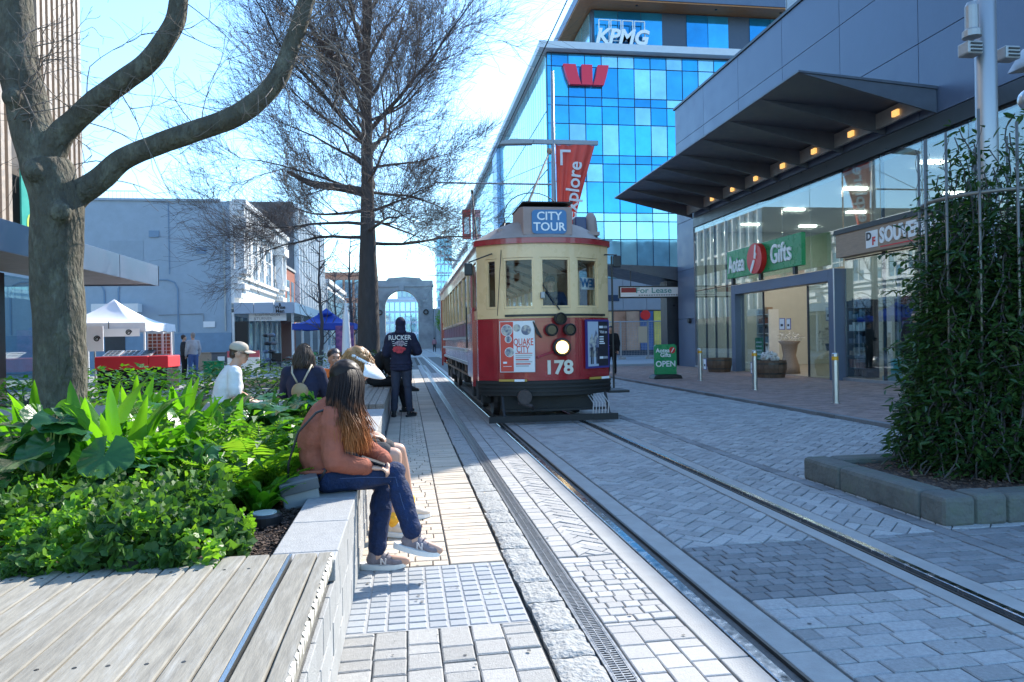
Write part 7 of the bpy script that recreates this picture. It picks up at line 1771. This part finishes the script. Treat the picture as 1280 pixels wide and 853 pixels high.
# ================================================================== stalls, tents, shop goods
c_tent = mat('white_canvas', (.74, .75, .78), .7, var=.06, vscale=2); c_blue = mat('blue_canvas', (.015, .06, .38), .65, var=.1, vscale=2); c_red = mat('red_cloth', (.62, .02, .03), .75, var=.1, vscale=3)
def tent(x0, y0, w, d, ze, zp, m, label, band=.28, vent=False):
    t = thing('gazebo_tent', label, 'tent', (x0+w/2, y0+d/2, 0)); cx, cy = x0+w/2, y0+d/2; b = MB(); n = 10; rings = []
    for j in range(9):
        u = j/8; sh = u**.72; z = ze+(zp-ze)*(u**1.25 if u < .97 else 1); ring = []
        per = [(x0+w*k/n, y0) for k in range(n)]+[(x0+w, y0+d*k/n) for k in range(n)]+[(x0+w-w*k/n, y0+d) for k in range(n)]+[(x0, y0+d-d*k/n) for k in range(n)]
        for q, (px, py) in enumerate(per):
            fx = px+(cx-px)*sh; fy_ = py+(cy-py)*sh; dist = abs(((q % n)/n)-.5)*2; ring.append((fx, fy_, z-(.06*(1-dist**2)*(1-u)*u*4 if 0 < u < 1 else 0)+.015*noise.noise(V((fx*2, fy_*2, z)))))
        rings.append(ring)
    k = len(rings[0]); b.add([p for r_ in rings for p in r_], [[j*k+i, j*k+(i+1) % k, (j+1)*k+(i+1) % k, (j+1)*k+i] for j in range(8) for i in range(k)]+[[8*k+i for i in range(k)]]); b.build('canopy', m, t, smooth=True)
    b = MB()
    per = [(x0+w*i/n, y0) for i in range(n)]+[(x0+w, y0+d*i/n) for i in range(n)]+[(x0+w-w*i/n, y0+d) for i in range(n)]+[(x0, y0+d-d*i/n) for i in range(n)]
    vs = [(px+(px-cx)*.005, py+(py-cy)*.005, ze+.005) for px, py in per]+[(px+(px-cx)*.012, py+(py-cy)*.012, ze-band+.02*math.sin(i*1.7)) for i, (px, py) in enumerate(per)]
    b.add(vs, [[i, (i+1) % k, k+(i+1) % k, k+i] for i in range(k)]); v = b.build('valance', m, t); md = v.modifiers.new('s', 'SOLIDIFY'); md.thickness = .006
    for px, py in ((x0+.04, y0+.04), (x0+w-.04, y0+.04), (x0+.04, y0+d-.04), (x0+w-.04, y0+d-.04)): plate('leg', px-.025, py-.025, 0, px+.025, py+.025, ze-.01, M['white'], t)
    if vent: b = MB(); b.ell((cx, y0+d*.34, ze+(zp-ze)*.62), (.38, .12, .1), n=14, m=8); b.build('vent_flap', m, t, smooth=True)
    return t
tent(-12.0, 26, 3.15, 3.15, 2.15, 3.05, c_tent, 'white gazebo tent in front of the blue wall with a red counter')
b2 = tent(-5.5, 36, 2.95, 2.95, 2.3, 3.12, c_blue, 'blue gazebo tent behind the seated people', .30, True)
text(b2, 'first table', (-3.35, 35.97, 2.15), .2, mat('faded_print', (.25, .14, .25), .6), depth=.002) if False else None
ct = thing('stall_counter', 'stall counter with a red cloth over a black skirt under the white tent', 'counter', (-8.7, 22.6, 0))
b = MB(); b.mm(-8.85, 22.1, .0, -6.95, 23.2, .70); b.build('skirt', c_black, ct)
b = MB(); b.mm(-8.9, 22.05, .66, -7.45, 23.25, 1.05); b.mm(-7.448, 22.07, .70, -6.9, 23.2, 1.05); b.build('cloth', c_red, ct, bevel=.03)
for i, (x, w) in enumerate(((-8.8, .45), (-8.3, .48), (-7.8, .35))):
    b = MB(); b.box((x+w/2, 22.55, 1.12), (w, .55, .05), Matrix.Rotation(.3, 3, 'X')); o = tag(b.build('display_tray', M['alu'], bevel=.01), ('grey display tray at the left end of the red counter', 'grey display tray in the middle of the red counter', 'small grey display tray at the right of the red counter')[i], 'tray', 'display trays on the red counter')
    for k in range(3):
        for j in range(3): q = MB(); q.box((x+.1+k*(w-.2)/2, 22.4+j*.15, 1.10+j*.048), (.1, .09, .02), Matrix.Rotation(.3, 3, 'X')); q.build('trinket', M['tan_dark'], o)
rk = thing('display_rack', 'upright wooden rack of brown trinkets on the red counter', 'rack', (-7.9, 22.9, 1.05))
b = MB(); b.mm(-7.75, 22.9, 1.052, -7.05, 22.95, 1.75); b.build('back', M['white'], rk)
for r_ in range(6):
    for k in range(5): plate('trinket', -7.7+k*.13, 22.86, 1.1+r_*.105, -7.61+k*.13, 22.899, 1.18+r_*.105, M['brick'], rk)
plate('divider', -7.30, 22.84, 1.06, -7.26, 22.899, 1.76, M['white'], rk)
for (x, y, z0, z1, w, lab, tx) in ((-9.85, 24.4, 1.2, 2.0, .55, 'white stall sign with a black spiral mark at the left of the white tent', 'a'), (-9.6, 25.9, 1.68, 1.95, 1.2, 'small white stall sign hung under the white tent edge', 'one')):
    s_ = thing('stall_sign', lab, 'sign', (x, y, z0)); plate('panel', x-w/2, y, z0, x+w/2, y+.03, z1, M['white_gloss'], s_)
    b = MB(); r0 = .09; b.tube([(x+(r0 if w < 1 else .25)+.1*math.cos(a)*(1-a/14), y-.008, (z0+z1)/2+.1*math.sin(a)*(1-a/14)) for a in [k*.5 for k in range(22)]], .018, 5); b.build('spiral_mark', M['black'], s_)
    if w < 1: plate('stand', x-.02, y+.04, 0, x+.02, y+.08, z1, M['alu'], s_)
    else: plate('hanger', x-.4, y+.01, z1, x-.38, y+.03, 2.2, M['black'], s_)
for i, (x, y, w, h, m, lab) in enumerate(((-9.7, 39.6, 2.6, .9, 'wood', 'long timber counter against the blue wall'), (-8.3, 34, .95, .95, 'slate', 'dark sign board by the blue wall with white notes'), (-7.95, 31, .75, .62, 'green_sign', 'green crate of goods in front of the blue wall'), (-7.15, 32, .9, 1.0, 'clad_dark', 'dark cafe sign board by the white shop front'), (-9.15, 30.6, .85, .5, 'white', 'white box by the pair at the blue wall'))):
    t = thing(('counter', 'sign_board', 'crate', 'sign_board', 'box')[i], lab, ('counter', 'sign', 'crate', 'sign', 'box')[i], (x, y, 0)); plate('body', x-w/2, y, .0, x+w/2, y+.3, h, M[m], t, bevel=.02)
    plate('top', x-w/2-.03, y-.03, h+.002, x+w/2+.03, y+.33, h+.05, M['wood'] if i == 0 else M[m], t)
    if i in (1, 3): plate('note', x-.2, y-.02, h*.55, x+.1, y-.002, h*.85, M['white_gloss'], t); plate('note', x-.25, y-.02, h*.2, x+.25, y-.002, h*.42, M['white_gloss'], t)
rs = thing('stall_sign', 'small red and white sign to the right of the white cap man', 'sign', (-4.2, 20.6, 0)); plate('panel', -4.9, 20.6, .55, -4.05, 20.64, .98, M['white_gloss'], rs); plate('heading', -4.9, 20.59, .98, -4.05, 20.64, 1.16, mat('pink_heading', (.55, .10, .13), .5), rs)
for x in (-4.8, -4.15): plate('leg', x, 20.62, 0, x+.04, 20.66, .55, M['alu'], rs)
um = thing('folded_umbrella', 'folded white umbrella standing left of the big dark trunk', 'umbrella', (-1.22, 16, 0)); b = MB(); b.lathe([(.02, .2), (.02, .75), (.085, .8), (.10, 1.1), (.06, 1.9), (.012, 2.15), (.005, 2.22)], (-1.22, 15.0, 0), 12); b.build('canopy', c_tent, um, smooth=True); b = MB(); b.lathe([(.25, 0), (.25, .08), (.03, .1), (.022, .75)], (-1.22, 15.0, 0), 14); b.build('base', M['black'], um)
pp = thing('poster_stand', 'purple poster on a stand at the right of the blue tent', 'sign', (-2.95, 35, 0)); plate('panel', -3.35, 35.0, .9, -2.5, 35.04, 2.15, mat('purple_poster', (.07, .03, .16), .5, col2=(.3, .1, .25), vscale=4), pp); plate('foot', -3.1, 35.0, 0, -2.75, 35.1, .9, M['black'], pp)
for i, (x, y, lab) in enumerate(((-4.5, 34.8, 'green cafe chair left of the blue tent leg'), (-3.7, 35.2, 'pale cafe chair under the blue tent'), (-6.0, 34.2, 'dark cafe chair under the verandah edge'))):
    t = thing('cafe_chair', lab, 'chair', (x, y, 0)); m = (M['green_sign'], M['white'], M['black'])[i]; plate('seat', x-.22, y-.22, .43, x+.22, y+.22, .47, m, t); plate('backrest', x-.22, y+.2, .5, x+.22, y+.23, .9, m, t)
    for a in (-.2, .17):
        for c in (-.2, .17): plate('leg', x+a, y+c, 0, x+a+.03, y+c+.03, .428, m, t)
tb_ = thing('cafe_table', 'round cafe table between the chairs by the blue tent', 'table', (-4.1, 34.4, 0)); b = MB(); b.lathe([(.4, .71), (.4, .74)], (-4.1, 34.4, 0), 20); b.build('top', M['alu'], tb_); b = MB(); b.lathe([(.25, 0), (.25, .02), (.03, .03), (.03, .708)], (-4.1, 34.4, 0), 12); b.build('pedestal', M['black'], tb_)
sr = thing('hat_stand', 'tall spinning stand of hats and sunglasses outside the white shop', 'stand', (-6.3, 34.5, 0)); b = MB(); b.tube([(-6.3, 34.5, 0), (-6.3, 34.5, 1.9)], .03, 8); b.build('pole', M['black'], sr)
for k in range(4):
    for a in range(3): b = MB(); b.ell((-6.3+.18*math.cos(a*2.1+k), 34.5+.18*math.sin(a*2.1+k), .6+k*.38), (.15, .15, .09), n=10, m=6); b.build('hat', (M['black'], M['slate'], M['clad_blue'])[(a+k) % 3], sr, smooth=True)

# goods at the shop door
def barrel(x, y, lab, r=.46, h=.52, toys=False):
    t = thing('wooden_barrel', lab, 'barrel', (x, y, .045), 'half barrels at the shop door'); n = 20
    for k in range(n):
        a0, a1 = 6.283*k/n+.012, 6.283*(k+1)/n-.012; b = MB(); pr = ((r*.86, 0), (r*1.0, h*.55), (r*.97, h)); vs = []
        for rr_, z in pr:
            for a, q in ((a0, rr_), (a1, rr_), (a1, rr_-.03), (a0, rr_-.03)): vs.append((x+q*math.cos(a), y+q*math.sin(a), .045+z))
        b.add(vs, [[i*4+j, i*4+(j+1) % 4, i*4+4+(j+1) % 4, i*4+4+j] for i in range(2) for j in range(4)]+[[3, 2, 1, 0], [8, 9, 10, 11]]); b.build('stave', M['barrel'], t)
    for z in (.1, .40): b = MB(); b.lathe([(r*(.9 if z < .2 else 1.0)+.004, .045+z), (r*(.925 if z < .2 else .992)+.006, .045+z+.045)], (x, y, 0), 28, caps=False); b.build('hoop', M['steel_dark'], t)
    b = MB(); b.lathe([(r*.9, h*.86), (.01, h*.9)], (x, y, .045), 20, caps=False); b.build('filling', c_char, t)
    return t
M['barrel'] = mat('barrel_oak', (.13, .08, .05), .7, var=.25, vscale=10, piece=.25)
barrel(11.0, 20.35, 'half barrel heaped with white soft toys right of the shop door'); barrel(11.1, 24.2, 'half barrel at the left of the shop door', .44, .5)
rr = random.Random(8); wf = mat('white_plush', (.68, .66, .62), .95, bump=.6, bscale=120); 
for k in range(14):
    a = rr.uniform(0, 6.283); q = .30*rr.random()**.5; z = .50+.24*(1-q/.34)*rr.uniform(.6, 1)+.03; x, y = 11.0+q*math.cos(a), 20.35+q*math.sin(a)
    t = thing('soft_toy', 'white plush toy heaped in the barrel by the shop door', 'soft toy', (x, y, z), 'white plush toys in the barrel'); b = MB(); b.ell((x, y, z+.05), (.09, .08, .075), n=10, m=8); f = V((rr.uniform(-1, -.2), rr.uniform(-1, .4), .5)).normalized(); h = V((x, y, z+.06))+f*.10; b.ell(h, .062, n=10, m=8)
    for q2 in (-1, 1): b.ell(h+V((.0, q2*.05, .05)), .022, n=6, m=5)
    remesh(b, 'body', wf, t, .014, 1); b = MB()
    for q2 in (-1, 1): b.ell(h+f*.055+f.cross(V((0, 0, 1)))*.022*q2+V((0, 0, .012)), .008, n=6, m=5)
    b.ell(h+f*.064, .011, n=6, m=5); b.build('face', M['black'], t)
for (x, y, z, w, h, lab) in ((10.49, 20.5, .15, .3, .36, 'white price card on the barrel of soft toys'), (10.62, 24.35, .13, .24, .40, 'white price card on the left half barrel'), (12.25, 21.9, 1.5, .34, .38, 'framed card standing on the pedestal of flowers'), (12.28, 21.55, 1.5, .26, .36, 'second framed card on the flower pedestal'), (13.2, 20.75, 1.75, .34, .42, 'upper framed card on the stand behind the toys'), (13.2, 20.15, 1.6, .28, .4, 'lower framed card on the stand behind the toys')):
    t = thing('price_card', lab, 'card', (x, y, z)); plate('frame', x, y-w/2, z, x+.015, y+w/2, z+h, mat('blue_card_frame', (.12, .12, .3), .5) if 'blue_card_frame' not in bpy.data.materials else bpy.data.materials['blue_card_frame'], t); plate('card', x-.006, y-w/2+.025, z+.025, x-.001, y+w/2-.025, z+h-.025, M['white_gloss'], t); plate('print', x-.009, y-w*.22, z+h*.3, x-.0065, y+w*.22, z+h*.5, M['black_sign'], t)
pd = thing('pedestal', 'curved pale wood pedestal holding silvery flowers inside the shop door', 'pedestal', (12.5, 21.9, .055)); b = MB(); b.lathe([(.33, .056), (.30, .3), (.2, .65), (.26, 1.0), (.36, 1.12)], (12.5, 21.9, 0), 20); b.build('body', M['wood'], pd, smooth=True)
for nm, x, y, z, rx, rz, m, lab in (('flower_bunch', 12.5, 21.9, 1.25, .5, .22, M['white'], 'bunch of silvery flowers on the curved pedestal'), ('flower_bunch', 13.0, 20.3, 1.25, .55, .35, M['h_grey'], 'wispy dried flowers behind the barrel of toys'), ('potted_plant', 13.3, 19.0, .8, .45, .5, M['lf_climb'], 'bushy green plant inside the shop right of the toys')):
    t = thing(nm, lab, 'flowers' if 'flower' in nm else 'plant', (x, y, z-rz)); b = MB(); leaf_mass(b, x, y, z, .4, rx, rz, 420, .07, rr); b.build('foliage', m, t, kind='stuff'); b = MB(); b.lathe([(.16, .06 if 'pot' in nm else z-rz-.08), (.2, z-rz*.6)], (x, y, 0), 14); b.build('pot', M['tan_dark'], t)
gs = thing('door_sign', 'green notice panel standing inside the shop door at left', 'sign', (12.0, 23.4, .06)); plate('panel', 12.2, 23.1, .35, 12.23, 23.65, 1.25, M['green_sign'], gs)
for k in range(5): plate('print_line', 12.19, 23.18, .5+k*.14, 12.199, 23.56, .55+k*.14, M['white_gloss'], gs)
plate('foot', 12.15, 23.2, .056, 12.3, 23.55, .35, M['alu'], gs)
# racks and shelves inside
for i, (x, y, lab, m) in enumerate(((13.0, 18.65, 'tall dark rack of small goods beside the shop door', 'clad_dark'), (13.6, 17.3, 'tall dark shelf of boxes in the souvenir window', 'tan_dark'), (13.4, 24.9, 'tall white display shelf left in the gift shop', 'white'))):
    t = thing('shop_shelf', lab, 'shelf', (x, y, .06)); 
    for s_ in (0, 1): plate('upright', x, y+s_*.9, .056, x+.4, y+s_*.9+.04, 2.3, M[m], t)
    plate('back', x+.36, y+.041, .056, x+.4, y+.899, 2.3, M[m], t)
    for k in range(6):
        plate('shelf_board', x, y+.041, .3+k*.36, x+.355, y+.899, .33+k*.36, M[m], t)
        q = MB()
        for j in range(5): h = rr.uniform(.12, .26); q.mm(x+.05, y+.08+j*.165, .332+k*.36, x+.3, y+.08+j*.165+.12, .332+k*.36+h)
        q.build('goods', [M['brick'], M['wood'], M['clad_blue'], M['white'], M['sky_glass'], M['slate']][(k+i) % 6], t, kind='stuff')
wd = thing('window_display', 'white window frame display of tracksuits and bags in the souvenir shop', 'display', (12.7, 15.9, .06))
plate('plinth', 12.3, 13.9, .056, 13.2, 17.0, .22, mat('pale_blue_plinth', (.35, .52, .55), .6), wd)
for y in (14.9, 16.6): plate('frame_post', 12.5, y, .222, 12.56, y+.06, 3.0, M['alu'], wd)
plate('frame_top', 12.5, 14.9, 3.002, 12.9, 16.66, 3.10, M['alu'], wd)
for k, (y, z, c) in enumerate(((16.1, 1.1, (.45, .25, .10)), (15.6, .95, (.02, .02, .03)), (15.2, .9, (.35, .38, .1)))):
    b = MB(); b.ell((12.85, y, z), (.16, .22, .34), n=12, m=10); b.ell((12.85, y, z-.4), (.13, .17, .3), n=12, m=10); b.ell((12.85, y, z+.42), .1, n=10, m=8); remesh(b, 'garment', mat('garment_%s' % 'abc'[k], c, .85), wd, .03, 2, .02)
for k, (y, w, h, c) in enumerate(((16.35, .35, .45, (.2, .5, .55)), (15.85, .3, .55, (.5, .5, .25)), (15.4, .4, .3, (.3, .5, .52)))): plate('card', 12.32, y, .222, 12.36, y+w, .222+h, mat('display_card_%s' % 'abc'[k], c, .6, var=.3, vscale=8), wd)
for k in range(3): b = MB(); b.lathe([(.06, 0), (.07, .2)], (12.6, 15.1+k*.7, 2.75), 10); b.build('spot_light', M['white'], wd)
# small box on corner column, planted rubbish at lane
b = MB(); b.lathe([(.1, 11.88), (.12, 11.98)], (0, 28.9, 2.0), 14, axis='x'); tag(b.build('wall_bell', M['black']), 'small dark round fitting on the blue corner pier of the shop', 'fitting')
